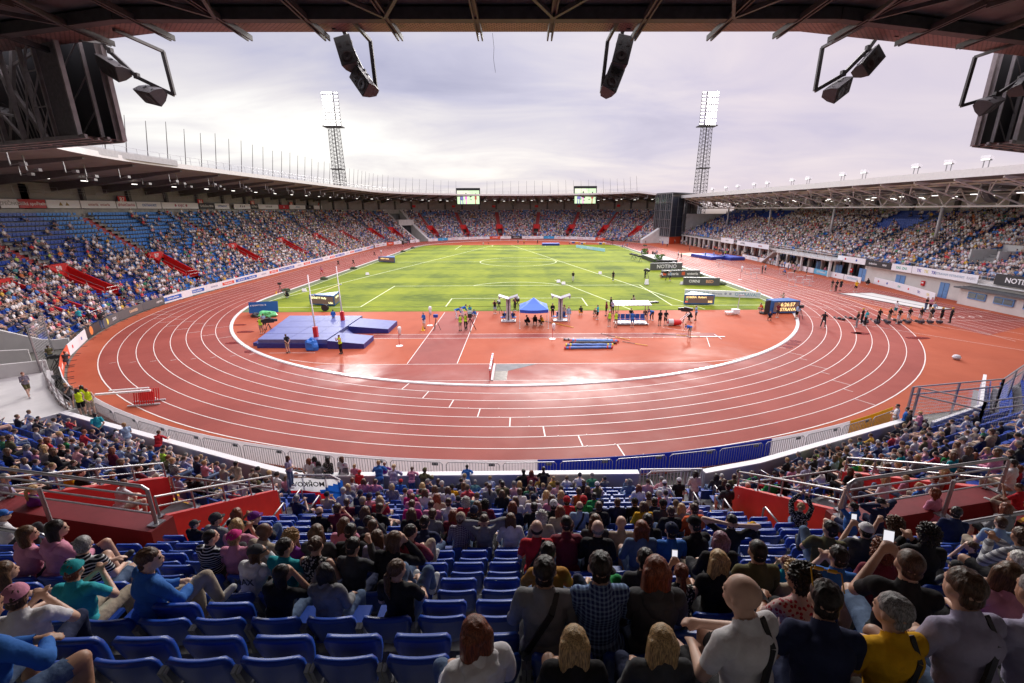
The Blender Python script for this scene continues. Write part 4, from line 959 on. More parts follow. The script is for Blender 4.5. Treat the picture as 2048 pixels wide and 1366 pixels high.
# long banners hung on the parapet of the east stand
def banner(y0, y1, z, h, col, items, lab, x=EX-.68):
    return board((x, y1), (x, y0), h, col, items, lab, z, 'banners on the parapets', feet=False, name='banner', thick=.05)
pb = []
def py_(px): return atx(px, 560, 58.6)[1]
banner(-9.6, .3, 2.75, 1.05, WH, [(-.38, 'TK', .6, (.12, .08, .4), None), (-.26, 'TK', .6, (.7, .6, .1), None), (-.14, 'TK', .6, (.1, .08, .4), None), (.09, 'OSTRAVA!!! OSTRAVA!!!', .42, (.3, .4, .5), None), (.41, 'RAJEC', .45, (.5, .5, .55), None)], 'white parapet banner lettered TK, OSTRAVA!!! and RAJEC')
banner(.4, 4.1, 2.75, 1.0, WH, [(0, 'ZAS  ZAS', .5, (.05, .4, .3), None)], 'white parapet banner with green ZAS lettering')
banner(4.2, 9.6, 2.75, 1.0, BK, [(-.2, 'GrilloGran', .4, (.8, .8, .8), None), (.25, 'MINI', .4, (.8, .8, .8), None)], 'black parapet banner with white lettering beside the green lettered one')
banner(9.7, 16.5, 2.85, 1.0, WH, [(-.2, '●', .5, (.6, .05, .05), None), (.2, '●', .5, (.05, .1, .4), None)], 'white parapet banner with two round logos')
banner(40, 56, 2.85, 1.1, WH, [(-.3, 'NOTINO', .6, (.1, .1, .1), None), (.25, 'enteria', .6, (.4, .1, .1), None)], 'long white parapet banner over the far bays')
banner(58, 66, 2.85, 1.3, WH, [(0, '● ● ●', .5, (.3, .3, .3), None)], 'short white parapet banner at the far end')
banner(-34, -11.2, 2.95, 1.35, BK, [(-.37, 'NOTINO', .85, (.85, .85, .85), None), (.1, 'NOTINO', .85, (.85, .85, .85), None)], 'black parapet banner lettered NOTINO above the annex', x=59.0)
# banners on the rear wall of the west stand
wb = [((0, 36, 'WH'), 'BEZPEČNOST', (.4, .4, .4)), ((37, 92, 'RD'), 'Česká spořitelna', (.85, .8, .8)), ((93, 160, 'WH'), '▲  ▲', (.3, .2, .05)), ((161, 232, 'WH'), 'enteria  enteria', (.45, .2, .2)), ((233, 272, 'WH'), '#VisitCzechia', (.5, .15, .2)), ((273, 322, 'WH'), 'OSTRAVA!!!', (.02, .12, .45)), ((323, 396, 'WH'), '●  RÁJEC  ●', (.4, .1, .15)), ((397, 428, 'BK'), 'GrilloGran MINI', (.8, .8, .8)), ((429, 458, 'WH'), 'OSTRAVA!!!', (.05, .15, .45)), ((467, 500, 'WH'), '● ▲ ●', (.2, .2, .25)), ((501, 515, 'BK'), 'NOTINO', (.8, .8, .8)), ((516, 556, 'WH'), 'UniCredit ●', (.2, .2, .2)), ((557, 577, 'RD'), 'BK', (.9, .9, .9)), ((578, 610, 'WH'), 'OSTRAVA', (.2, .4, .6)), ((611, 626, 'BK'), 'MINI', (.8, .8, .8)), ((627, 690, 'WH'), 'RÁJEC OSTRAVA', (.2, .3, .5))]
for n_, ((x0, x1, c), tx, tcl) in enumerate(wb):
    y0 = atx(x0, 407, -67.2)[1]; y1 = atx(x1, 409, -67.2)[1]
    board((-67.2, y0), (-67.2, y1), 1.15, {'WH': WH, 'RD': (.5, .02, .03), 'BK': BK}[c], [(0, tx, .62, tcl, None)], '%s banner on the rear wall of the left stand, %s from left' % ({'WH': 'white', 'RD': 'red', 'BK': 'black'}[c], LBL[n_]), 12.42, 'banners on the rear wall', feet=False, name='banner', thick=.05)
# free standing banners on the pitch
for P_, Q_, h, c, it, lab in (((27.1, 25.6), (33.8, 26.3), 1.45, GY, [(0, 'NOTINO', 1.05, (.85, .85, .85), None)], 'dark grey pitch banner lettered NOTINO in white'),
    ((26.3, 15.6), (33.4, 15.9), 1.3, GY, [(-.43, '■', .8, (.7, .12, .05), None), (-.21, 'enteria', .72, (.85, .83, .82), None), (.06, '■', .8, (.7, .12, .05), None), (.30, 'enteria', .72, (.85, .83, .82), None)], 'dark grey pitch banner lettered enteria twice beside red squares'),
    ((27.3, 7.2), (32.9, 6.3), 1.25, GY, [(-.2, 'OMNI', .66, (.9, .88, .85), None), (.22, 'BED', .66, (.9, .45, .25), None)], 'dark grey pitch banner with white and orange OMNIBED lettering'),
    ((24.3, -1.8), (33.9, -4.6), .85, WH, [(-.33, 'OSTRAVA!!!', .62, (.25, .42, .55), None), (.0, 'Moravia  ●  ●', .42, (.4, .4, .5), None), (.33, 'OSTRAVA!!!', .62, (.25, .42, .55), None)], 'long white pitch banner lettered OSTRAVA at both ends')):
    t = board(P_, Q_, h, c, it, lab, .02, 'banners standing on the pitch', feet=False, name='banner', thick=.5 if c is GY else .2)
board((18.9, 84), (25.5, 68), .9, (.35, .65, .75), [(0, 'OSTRAVA!!!', .7, (.8, .85, .9), None)], 'light blue banner on the far right of the pitch', feet=False, name='banner')

# ---------- crowd barriers and pale boards round the near bend
mb = MB(); L_ = 2.5
mb.path([(-L_/2+.06, 0, .12), (-L_/2+.06, 0, 1.0), (-L_/2+.16, 0, 1.1), (L_/2-.16, 0, 1.1), (L_/2-.06, 0, 1.0), (L_/2-.06, 0, .12), (-L_/2+.06, 0, .12)], .042, n=6)
for s in (-1, 1): mb.bar((s*(L_/2-.2), -.28, .02), (s*(L_/2-.2), .28, .02), .04)
fr_me = mb.mesh('frame', M_STEEL); mb = MB()
for k in range(17): mb.bar((-L_/2+.06+(k+1)*(L_-.12)/18, 0, .14), (-L_/2+.06+(k+1)*(L_-.12)/18, 0, 1.08), .018)
bar_me = mb.mesh('bars', M_STEEL); mb = MB(); mb.box((.85, .02, .98), (.28, .02, .13)); pl_me = mb.mesh('name_plate', M_DGREY)
step = math.degrees(2.56/47.55); nbz = int(66/step); 
for k in range(nbz):
    t = -37.5+step*(k+.5); c = t; x, y = 47.58*math.sin(R_(c)), Y0-47.58*math.cos(R_(c))
    if t > 26.5: break
    o = thing('crowd_barrier', 'grey steel crowd barrier behind the front wall, %s from the left' % LBL[k], 'crowd barrier', (x, y, .02), R_(c), 'crowd barriers round the near bend')
    link('frame', fr_me, o); link('bars', bar_me, o); link('name_plate', pl_me, o)
for k, (a, b, c, lab) in enumerate(((-37, -22, (.80, .79, .80), 'blank pale grey panels behind the crowd barriers on the left'), (-22, -9, (.80, .78, .79), 'blank pale panels behind the barriers left of centre'), (-9, 1.5, (.82, .79, .80), 'blank pale panels behind the barriers at the centre'), (1.5, 15.9, (.03, .07, .42), 'blank dark blue panels behind the crowd barriers'), (15.9, 22.6, (.80, .79, .81), 'blank pale panels behind the barriers on the right'), (22.6, 27.6, (.65, .42, .02), 'yellow board behind the barriers at the right end'))):
    ts = np.linspace(a, b, 9); mb = MB(); mb.wallstrip([(47.22*math.sin(R_(t)), Y0-47.22*math.cos(R_(t))) for t in ts], .02, 1.02, .04)
    tag(mb.build('perimeter_board', mat('panel_%d' % k, c, .5, var=.06, vs=.6)), lab, 'perimeter board', 'blank boards round the near bend')
    m_ = MATS['panel_%d' % k]; t_ = m_.node_tree; tr = t_.nodes.new('ShaderNodeBsdfTranslucent'); tr.inputs[0].default_value = (*c, 1); mx_ = t_.nodes.new('ShaderNodeMixShader'); mx_.inputs[0].default_value = .6; t_.links.new(t_.nodes['Principled BSDF'].outputs[0], mx_.inputs[1]); t_.links.new(tr.outputs[0], mx_.inputs[2]); t_.links.new(mx_.outputs[0], t_.nodes['Material Output'].inputs[0])

# ---------- mesh cage on the right of the near stand
def wire_fence(pts, h, lab, dx=.35, zb=None):
    t = thing('mesh_fence', lab, 'fence', (*pts[0][:2], 0), 0, 'mesh cage fences'); o_ = Vector((*pts[0][:2], 0)); mb = MB(); mw = MB(); P_ = [Vector(p)-o_ for p in pts]
    for a, b in zip(P_[:-1], P_[1:]):
        n = max(1, int((b-a).length/2.3))
        for k in range(n+1):
            p = a+(b-a)*k/n; mb.bar(p, p+Vector((0, 0, h)), .09)
        for z in (.05, h-.45, h): mb.bar(a+Vector((0, 0, z)), b+Vector((0, 0, z)), .06)
        nz_ = int(h/.2)
        for k in range(nz_): mw.bar(a+Vector((0, 0, .1+k*.2)), b+Vector((0, 0, .1+k*.2)), .012)
        nv = int((b-a).length/.09)
        for k in range(nv): p = a+(b-a)*(k+.5)/nv; mw.bar(p, p+Vector((0, 0, h)), .007, n=3)
    mb.build('frame', M_STEEL, t); mw.build('wire', M_STEELL, t); return t
wire_fence([(*SP('N', 27.2, 47.8), .1), (*SP('N', 34, 49.5), .1), (39, -35.2, .1)], 2.5, 'tall galvanised mesh fence along the track on the right')
wire_fence([(*SP('N', 27.4, 48.0), .1), (*SP('N', 27.4, 50.6), .3), (*SP('N', 27.4, 53.2), 1.9), (*SP('N', 27.4, 56), 3.4)], 2.5, 'mesh fence climbing the terrace beside the empty blue seats')
mb = MB(); ts = np.linspace(27.4, 40, 8); mb.wallstrip([SP('N', t, 48.9) for t in ts], 0, lambda i: .9+.05*i, .14); mb.build('side_wall', M_WALLG, near)
mb = MB(); mb.wallstrip([SP('N', t, 48.9) for t in ts], lambda i: .9+.05*i, lambda i: .96+.05*i, .16); mb.build('coping', M_WHITE, near)

# ---------- service platform in the gap on the left
pf = thing('service_platform', 'pale concrete service platform in the gap left of the near stand', 'platform')
mb = MB(); P5 = [(48.1*math.sin(R_(a)), Y0-48.1*math.cos(R_(a))) for a in (-31.8, -36, -41, -46.5)]+[(67*math.sin(R_(a)), Y0-67*math.cos(R_(a))) for a in (-47.5, -39, -32)]
mb.prism(P5, 0, .42, 0)
for k in range(4): a = Vector((*P5[k], 0)); b = Vector((P5[3-k][0]*1.25, P5[3-k][1]*1.25, 0))
mb.build('deck', M_CONCL, pf)
mb = MB(); mb.wallstrip([(48.3*math.sin(R_(a)), Y0-48.3*math.cos(R_(a))) for a in (-31.8, -36, -41, -46)], .42, .62, .2)
mb.wallstrip([(q*math.sin(R_(-46.8)), Y0-q*math.cos(R_(-46.8))) for q in (48.3, 52, 57)], .0, lambda i: 1.25+.3*i, .25)
mb.wallstrip([(q*math.sin(R_(-51)), Y0-q*math.cos(R_(-51))) for q in (49.5, 54, 59)], .0, lambda i: 1.5+.6*i, .25)
mb.wallstrip([(q*math.sin(R_(-31.7)), Y0-q*math.cos(R_(-31.7))) for q in (48.3, 50.4, 52.6, 53.6)], .0, lambda i: (.95, 1.0, 1.7, 2.2)[i], .2)
mb.wallstrip([(53.6*math.sin(R_(a)), Y0-53.6*math.cos(R_(a))) for a in (-31.7, -34, -37, -40)], .0, 1.1, .2, 1)
mb.build('wall', [M_CONCL, M_RED], pf)
mb = MB()
for q0, q1, a0_, a1_ in ((48.4, 48.4, -32, -46), (53.4, 53.4, -32, -41)):
    for z in (.35, .7, 1.05): mb.path([(q0*math.sin(R_(a)), Y0-q0*math.cos(R_(a)), .5+z) for a in np.linspace(a0_, a1_, 5)], .05, n=5)
    for a in np.linspace(a0_, a1_, 9): x, y = q0*math.sin(R_(a)), Y0-q0*math.cos(R_(a)); mb.bar((x, y, .42), (x, y, 1.55), .05)
mb.build('handrail', M_STEEL, pf)
wire_fence([(48.7*math.sin(R_(-46.5)), Y0-48.7*math.cos(R_(-46.5)), .1), (49.2*math.sin(R_(-51)), Y0-49.2*math.cos(R_(-51)), .1), (49*math.sin(R_(-56)), Y0-49*math.cos(R_(-56)), .1)], 3.2, 'mesh fence with tall posts in the gap beside the left boards')
# ================================================================== HANGING SPEAKERS, SCREEN BACKS, EQUIPMENT ON THE FIELD
def loudspeaker_mesh():
    mb = MB(); L_ = 1.42; pr = [(-.40, .36), (.40, .36), (.34, -.02), (.17, -.36), (-.17, -.36), (-.34, -.02)]     # (across, depth) grille at +depth
    n = 6; rings = []
    for z, s in ((-L_/2, .97), (-L_/2+.03, 1), (L_/2-.03, 1), (L_/2, .97)): rings.append([(x*s, y*s, z) for x, y in pr])
    vs = [p for r in rings for p in r]; fs = [tuple(range(n)), tuple(range(3*n, 4*n))[::-1]]
    for i in range(3): fs += [(i*n+(k+1) % n, i*n+k, (i+1)*n+k, (i+1)*n+(k+1) % n) for k in range(n)]
    mb.add(vs, fs, 0); return mb
lsm = loudspeaker_mesh().mesh('cabinet', mat('speaker_cabinet', (.11, .10, .10), .55, var=.12, vs=6, bump=.3, bs=120))
mb = MB(); mb.box((0, .368, 0), (.72, .015, 1.34)); 
gr = mb.mesh('grille', mat('speaker_grille', (.07, .07, .068), .7, bump=.6, bs=300))
mb = MB(); mb.lathe([(.27, 0), (.27, .012), (.20, .02), (.05, .0)], (0, .38, -.32), 20, 0, Matrix.Rotation(-math.pi/2, 3, 'X')); mb.box((-.2, .383, .28), (.14, .02, .2)); mb.box((.2, .383, .28), (.14, .02, .2))
drv = mb.mesh('driver', mat('speaker_driver', (.05, .042, .04), .4)); mb = MB()
for s in (-1, 1): mb.box((s*.36, .02, .1), (.03, .2, .12)); mb.box((s*.37, .05, -.55), (.02, .1, .06))
hnd = mb.mesh('handle', M_BLACK)
def speaker(c, axis, front, label):
    a = Vector(axis).normalized(); f_ = Vector(front); f_ = (f_-a*f_.dot(a)).normalized(); x = f_.cross(a).normalized()
    o = D.objects.new('loudspeaker', None); COL.objects.link(o); M_ = Matrix((x, f_, a)).transposed().to_4x4(); M_.translation = Vector(c); o.matrix_world = M_ @ Matrix.Scale(.74, 4)
    tag(o, label, 'loudspeaker', 'loudspeakers hung in pairs under the roof edge')
    for n_, me in (('cabinet', lsm), ('grille', gr), ('driver', drv), ('handle', hnd)): link(n_, me, o)
SETS = [('far left', -45.6, [(205, 85), (222, 105), (275, 155), (348, 190)], (318, 62), [((203, 120), (262, 153)), ((280, 181), (336, 196))]),
        ('left of centre', -46.7, [(687, 60), (700, 90), (728, 148), (753, 186)], (739, 60), [((690, 88), (706, 132)), ((722, 152), (742, 178))]),
        ('right of centre', -46.7, [(1246, 60), (1236, 95), (1222, 148), (1203, 186)], (1216, 60), [((1250, 84), (1236, 134)), ((1227, 150), (1214, 180))]),
        ('right', -46.0, [(1757, 70), (1735, 100), (1685, 150), (1630, 182)], (1650, 60), [((1750, 108), (1711, 146)), ((1691, 166), (1649, 193))]),
        ('far right', -44.9, [(2062, 142), (2040, 160), (1990, 192), (1922, 212)], (1957, 85), [((2060, 150), (2022, 184)), ((1993, 202), (1947, 216))]),
        ('left edge', -43.6, [(-60, 195), (0, 208), (35, 222), (60, 238)], (-30, 120), [((-50, 205), (-20, 215)), ((2, 222), (52, 240))])]
for nm_, Y_, br, pt_, sps in SETS:
    P_ = [aty(x, y, Y_) for x, y in br]; top = aty(*pt_, Y_); top = (top[0], Y_-.02, 17.9)
    mb = MB()
    for p, q in zip(P_[:-1], P_[1:]): mb.bar(p, q, .10, .13)
    mb.bar(P_[-1], top, .10, .13, upv=(1, 0, 0)); mb.bar(P_[0], (P_[0][0], Y_-1., 18.0), .12)
    mb.bar((top[0], Y_, 17.9), (top[0], Y_-2.2, 17.9), .1)
    for p in P_[1:3]: mb.box((p[0], p[1]-.02, p[2]+.05), (.16, .16, .2), 0)
    tag(mb.build('speaker_bracket', M_STEELD), 'bent dark steel arm carrying the %s pair of loudspeakers' % nm_, 'bracket', 'steel arms for the loudspeakers')
    for j, (a, b) in enumerate(sps):
        A_, B_ = Vector(aty(*a, Y_)), Vector(aty(*b, Y_)); ax = A_-B_; c = (A_+B_)/2; c.y -= .1
        lat = 1 if c.x > 0 else -1
        ax = ax.normalized()+Vector((0, .25+.2*j, 0))
        speaker(c, ax, (-lat*.25 if abs(c.x) < 9 else lat*-.55, -.75, -.65), 'dark grey loudspeaker, %s of the %s pair under the roof edge' % ('upper' if j == 0 else 'lower', nm_))
# hanging cable
mb = MB(); mb.path([aty(985, 66, -47), aty(988, 95, -47), aty(987, 118, -47), aty(991, 145, -47)], .012, n=4)
tag(mb.build('cable', M_BLACK), 'thin loose cable hanging from the middle of the roof edge', 'cable')
# rear of the two side video walls
def screen_back(a, b, x2, lab):
    """a near corner, b far direction point, seen from behind"""
    A_ = Vector((*a, 0)); d = Vector((b[0]-a[0], b[1]-a[1], 0)).normalized(); n = Vector((d.y, -d.x, 0))
    if n.y < 0: n = -n                                  # n points to the field
    A_ = A_-n*1.3
    t = thing('screen_frame', lab, 'screen frame', (A_.x, A_.y, 14.7), 0, 'video wall frames hung under the roof'); H_ = 5.2; W_ = x2
    def p(u, v, w): return d*u+n*v+Vector((0, 0, w))
    mb = MB()
    W9 = W_*.82; mb.add([p(0, 1.27, 0), p(W9, 1.27, 0), p(W9, 1.27, H_), p(0, 1.27, H_)], [(0, 1, 2, 3)], 0)
    mb.build('screen_panel', M_BLACK, t)
    mb = MB(); mb.add([p(-.02, 1.0, -.02), p(-.02, 1.35, -.02), p(-.02, 1.35, H_), p(-.02, 1.0, H_)], [(0, 1, 2, 3)], 0); mb.bar(p(-.02, 1.2, 0), p(-.02, 1.2, H_), .16, .34, upv=d)
    for k in range(8): mb.box(p(-.07, 1.18+.05*(k % 2), .3+k*.48), (.03, .03, .05), 0, 1)
    mb.build('end_plate', [mat('end_plate_steel', (.34, .29, .28), .5, .4, var=.2), M_BLACK], t)
    mb = MB(); us = [.35, 1.8, 2.7, 4.0, 5.3, 5.5, 7.2, 8.8]
    for i, u_ in enumerate(us):
        if u_ > W_: continue
        for v in ((.0,) if i > 2 else (.0, .75)): mb.bar(p(u_, v, 0), p(u_, v, H_), .12 if v else .15, .08, upv=d)
    for z in (.05, H_-.35): mb.bar(p(0, 0, z), p(W_, 0, z), .1); mb.bar(p(0, .75, z), p(W_, .75, z), .1)
    for i in range(4):
        z0 = i*1.0
        mb.bar(p(1.8, 0, z0*1.25+1.2), p(2.7, 0, z0*1.25+.1), .045); mb.bar(p(1.8, 0, z0*1.25+1.2), p(2.7, 0, z0*1.25+1.2), .04); mb.bar(p(.35, .75, z0*1.25+1.1), p(1.8, .75, z0*1.25+.1), .04)
    mb.bar(p(1.8, .1, H_-.5), p(4.0, .1, .1), .05); mb.bar(p(4.0, 0, .1), p(8.6, .3, 3.8), .14, n=8); mb.bar(p(4.2, 0, 1.0), p(7.9, 0, 1.6), .1, n=8); mb.bar(p(2.6, .6, 3.4), p(5.2, .6, 2.9), .09)
    mb.bar(p(3.6, .6, 0), p(6.4, .6, 3.8), .12, .2); mb.bar(p(6.4, .6, 0), p(4.2, .6, 3.8), .12, .2)
    for k in range(9): mb.bar(p(3.9+.25*k, .9, .3), p(4.4+.25*k, .9, 3.2), .04)
    mb.build('frame', mat('frame_steel', (.34, .31, .30), .5, .3, var=.2), t)
    mb = MB(); mb.add([p(.42, .04, .1), p(1.74, .04, .1), p(1.74, .04, H_-.1), p(.42, .04, H_-.1)], [(0, 1, 2, 3)], 0); mb.build('mesh_panel', mat('perforated_panel', (.16, .15, .155), .45, .3, var=.25, vs=9), t)
    mb = MB(); mb.add([p(2.8, .9, 0), p(W_*.8, .9, 0), p(W_*.8, .9, H_*.98), p(2.8, .9, H_*.98)], [(0, 1, 2, 3)], 0)
    mb.build('cabinets', M_BLACK, t)
    mb = MB()
    for k in range(7): u_ = .1+k*(W_-.2)/6; mb.bar(p(u_, 0, 0), p(min(u_+.5, W_), 1.25, 0), .07)
    for v in (0, .4, .8, 1.25): mb.bar(p(0, v, -.02), p(W_, v, -.02), .07)
    mb.add([p(0, 0, .04), p(W_, 0, .04), p(W_, 1.25, .04), p(0, 1.25, .04)], [(0, 1, 2, 3)], 1)
    mb.build('bottom_grid', [mat('frame_steel', (.34, .31, .30)), M_BLACK], t)
    mb = MB()
    for u_ in (.2, 2.4, 4.6): mb.bar(p(u_, .2, H_-.1), p(u_, -.8, H_+.5), .1)
    mb.build('hanger', M_STEELD, t)
    return t
_a, _b = atz(250, 283, 14.7), atz(0, 303, 14.7)
screen_back(_a[:2], _b[:2], 10.5, 'dark steel back of the video wall hung under the roof on the left')
_a, _b = atz(1943, 292, 14.7), atz(2048, 304, 14.7)
screen_back(_a[:2], _b[:2], 7., 'galvanised back of the video wall hung under the roof on the right')

# ---------- pole vault area
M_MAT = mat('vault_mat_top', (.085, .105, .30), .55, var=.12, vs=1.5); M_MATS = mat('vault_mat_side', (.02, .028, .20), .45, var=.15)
pvb = thing('landing_mat', 'big violet blue pole vault landing mat on the red infield at the left', 'landing mat', (-20.5, -22, 0))
def lp(x, y): return (x+20.5, y+22)
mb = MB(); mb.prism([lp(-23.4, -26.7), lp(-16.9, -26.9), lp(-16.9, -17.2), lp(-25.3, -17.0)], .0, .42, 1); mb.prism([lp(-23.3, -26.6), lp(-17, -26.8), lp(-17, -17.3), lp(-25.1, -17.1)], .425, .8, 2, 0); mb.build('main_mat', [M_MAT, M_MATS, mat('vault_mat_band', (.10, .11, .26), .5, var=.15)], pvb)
for (y0, y1, x1) in ((-21.9, -18.4, -12.9), (-27.1, -24.3, -13.6)):
    mb = MB(); a = (lp(-16.85, y0), lp(-16.85, y1), lp(x1, y1), lp(x1, y0))
    (ax, ay), (bx_, by), (cx_, cy_), (dx, dy) = a
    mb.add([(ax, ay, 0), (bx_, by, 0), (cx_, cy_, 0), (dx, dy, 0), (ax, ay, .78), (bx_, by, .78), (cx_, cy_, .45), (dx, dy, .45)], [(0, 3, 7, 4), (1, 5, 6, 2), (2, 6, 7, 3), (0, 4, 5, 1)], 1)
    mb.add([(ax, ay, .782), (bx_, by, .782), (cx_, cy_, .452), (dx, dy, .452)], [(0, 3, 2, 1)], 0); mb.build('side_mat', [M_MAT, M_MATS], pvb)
mb = MB()
for x in (-20.6, -18.6): mb.box((*lp(x, -22.05), .805), (.03, 9.4, .01))
for y in (-24.6, -22.2, -19.7): mb.box((*lp(-20.5, y), .806), (6.6, .03, .01))
mb.build('seams', M_MATS, pvb)
mb = MB(); mb.add([(*lp(-16.9, -24.2), .5), (*lp(-16.9, -22), .5), (*lp(-15.6, -23.1), .02)], [(0, 1, 2)]); mb.box((*lp(-23.9, -25.4), .15), (.5, 1.2, .3)); mb.build('front_flap', M_MATS, pvb)
for i_, y in enumerate((-25.82, -19.4)):
    t = thing('vault_standard', '%s upright of the pole vault with red foot pad' % ('nearer' if i_ == 0 else 'farther'), 'vault standard', (-18.35, y, 0), 0, 'pole vault uprights')
    mb = MB(); mb.lathe([(.075, .2), (.07, 3.4), (.05, 3.42), (.045, 6.5)], (0, 0, 0), 10); mb.bar((0, 0, 4.6), (.35, 0, 4.6), .05); mb.build('post', mat('alu_post', (.62, .58, .58), .4, .4), t, True)
    mb = MB(); mb.box((0, 0, 1.15), (.34, .34, 1.2)); mb.build('pad', M_RED, t)
    mb = MB(); mb.box((1.2, 0, .12), (4.2, .36, .16)); mb.box((1.2, (.22 if i_ else -.22), .3), (4.2, .04, .5)); mb.build('base', M_MATS, t)
mb = MB(); a, b = (-18.1, -25.8, 4.70), (-18.1, -19.4, 4.62); mb.bar(a, b, .06, n=8); mb.bar((a[0], a[1]+.05, a[2]), (a[0], a[1]+.35, a[2]), .09, n=8, mi=1); mb.bar((b[0], b[1]-.35, b[2]), (b[0], b[1]-.05, b[2]), .09, n=8, mi=1)
tag(mb.build('crossbar', [mat('bar_yellow', (.75, .68, .25), .4), M_BLUE]), 'yellow crossbar resting between the two vault uprights', 'crossbar')

# ---------- electronic scoreboards: three sided prisms with lit text
M_SB = mat('scoreboard_blue', (.015, .10, .32), .45); M_LED = mat('led_face', (.055, .035, .035), .4, emit=(.09, .05, .04), es=.8)
def prism_board(pts, h, lab, faces, z0=.12):
    c = sum((Vector((*p, 0)) for p in pts), Vector())/len(pts); t = thing('scoreboard', lab, 'scoreboard', (c.x, c.y, 0)); P_ = [(p[0]-c.x, p[1]-c.y) for p in pts]
    mb = MB(); mb.prism(P_, z0, z0+h); mb.build('housing', M_SB, t)
    for fi, rows in faces:
        a, b = Vector((*P_[fi], 0)), Vector((*P_[(fi+1) % len(P_)], 0)); d = (b-a); w = d.length; d.normalize(); n = Vector((d.y, -d.x, 0))
        m2 = MB(); q = [a+d*.12+n*.02, b-d*.12+n*.02]; m2.quad((q[0].x, q[0].y, z0+.14), (q[1].x, q[1].y, z0+.14), (q[1].x, q[1].y, z0+h-.16), (q[0].x, q[0].y, z0+h-.16)); fc_ = m2.build('display', M_LED, t)
        for fx, fz, tx, sz, c_ in rows:
            p = a+d*w*fx+n*.03; lettering(tx, sz, c_, (p.x, p.y, z0+h*fz), d, fc_, ext=.004, emit=1.0)
    return t
AM = (.95, .62, .25); AY = (.95, .9, .45)
prism_board([(-27.2, -7.6), (-23.6, -8.5), (-24.1, -5.4)], 1.3, 'blue three sided scoreboard by the vault mat, amber text reading USA', [(0, [(.38, .70, 'JENNETT Nelly', .36, AY), (.08, .25, '2', .32, (.9, .1, .05)), (.85, .24, 'USA', .34, AY)]), (1, [(.5, .68, 'HIGH  500', .34, AY)])])
prism_board([(21.7, -8.75), (25.6, -8.95), (23.6, -6.2)], 1.25, 'blue scoreboard on the right of the pitch reading SOBERA Robert 582', [(0, [(.40, .74, 'SOBERA  Robert', .37, AM), (.10, .5, '2', .3, (.2, .7, .3)), (.09, .26, 'A1', .3, (.9, .15, .1)), (.86, .26, '582', .38, AM)])])
prism_board([(-33.6, 43.2), (-29.2, 41.4), (-30.2, 45.2)], 1.2, 'small distant blue scoreboard at the left edge of the pitch', [(0, [(.4, .65, 'NEEDS  Danka', .4, AM)])])
prism_board([(30.3, -14.2), (33.6, -14.0), (33.2, -12.2), (30.1, -12.9)], 1.45, 'blue clock board by the kerb showing the time 16:26:57 over OSTRAVA', [(0, [(.5, .68, '16:26:57', .6, AM), (.5, .28, 'OSTRAVA', .54, AM)])])
mb = MB(); mb.box((0, 0, .85), (.9, .12, 1.6)); mb.box((0, .3, .1), (.9, .7, .12)); o = mb.build('standing_board', M_BLACK); o.location = (29.6, -14.3, 0); o.rotation_euler = (0, 0, .5); tag(o, 'flat black panel standing against the clock board', 'panel')
# blue sloping display and green tarpaulin at the top left of the infield
t = thing('display_board', 'leaning blue board with white lettering at the left pitch edge', 'display board', (-30.6, -12.4, 0), R_(12)); mb = MB(); mb.box((0, .1, .75), (3.2, .12, 1.35), 0, 0, Matrix.Rotation(R_(-14), 3, 'X')); mb.bar((-1.2, .3, 1.2), (-1.2, 1.0, 0), .06); mb.bar((1.2, .3, 1.2), (1.2, 1.0, 0), .06); mb.build('panel', M_SB, t); lettering('◢ HAMPTON ★', .26, (.8, .8, .82), (-.5, -.12, 1.05), (1, 0, 0), t)
def blob(name, lab, cat, p, s, m, seed=0, grp=None):
    me = D.meshes.new(name); b_ = bmesh.new(); bmesh.ops.create_icosphere(b_, subdivisions=3, radius=1)
    for v_ in b_.verts:
        k = 1+.35*noise.noise(v_.co*1.6+Vector((seed, 0, 0)))+.1*noise.noise(v_.co*5); v_.co = Vector((v_.co.x*s[0]*k, v_.co.y*s[1]*k, max(0, v_.co.z*k*s[2]+s[2]*.45)))
    b_.to_mesh(me); b_.free(); me.materials.append(m); o = link(name, me); o.location = p; return tag(o, lab, cat, grp)
blob('tarpaulin', 'crumpled green tarpaulin in front of the leaning blue board', 'tarpaulin', (*atz(535, 633)[:2], 0), (1.1, .7, .5), mat('tarp_green', (.10, .50, .16), .4), 2)
blob('equipment_bag', 'black bag beside the green tarpaulin', 'bag', (*atz(514, 634)[:2], 0), (.6, .4, .35), M_BLACK, 5)
blob('equipment_bag', 'bright blue covered chair at the foot of the vault mat', 'bag', (*atz(625, 700)[:2], 0), (.55, .45, .75), mat('cover_blue', (.02, .16, .60), .4), 7)
# ---------- canopy and shelters
cn = thing('canopy_tent', 'blue pop up canopy on thin white legs on the red infield', 'canopy', (1.9, -18.9, 0)); mb = MB(); s = 1.5; n = 8
for (x0, y0), (x1, y1) in (((-s, -s), (s, -s)), ((s, -s), (s, s)), ((s, s), (-s, s)), ((-s, s), (-s, -s))):
    pts = []; 
    for k in range(n+1):
        f_ = k/n; x = x0+(x1-x0)*f_; y = y0+(y1-y0)*f_; pts.append((x, y, 2.05-.10*math.sin(math.pi*f_)))
    for k in range(n):
        a, b = pts[k], pts[k+1]; mx_ = lambda p: (p[0]*.45, p[1]*.45, 2.48)
        mb.add([a, b, mx_(b), mx_(a)], [(0, 1, 2, 3)], 0); mb.add([mx_(a), mx_(b), (0, 0, 3.05)], [(0, 1, 2)], 0); mb.add([(a[0], a[1], a[2]-.32), (b[0], b[1], b[2]-.32), b, a], [(0, 1, 2, 3)], 1)
mb.build('canopy', [mat('canopy_blue', (.10, .22, .68), .6), mat('valance_blue', (.03, .08, .45), .6)], cn)
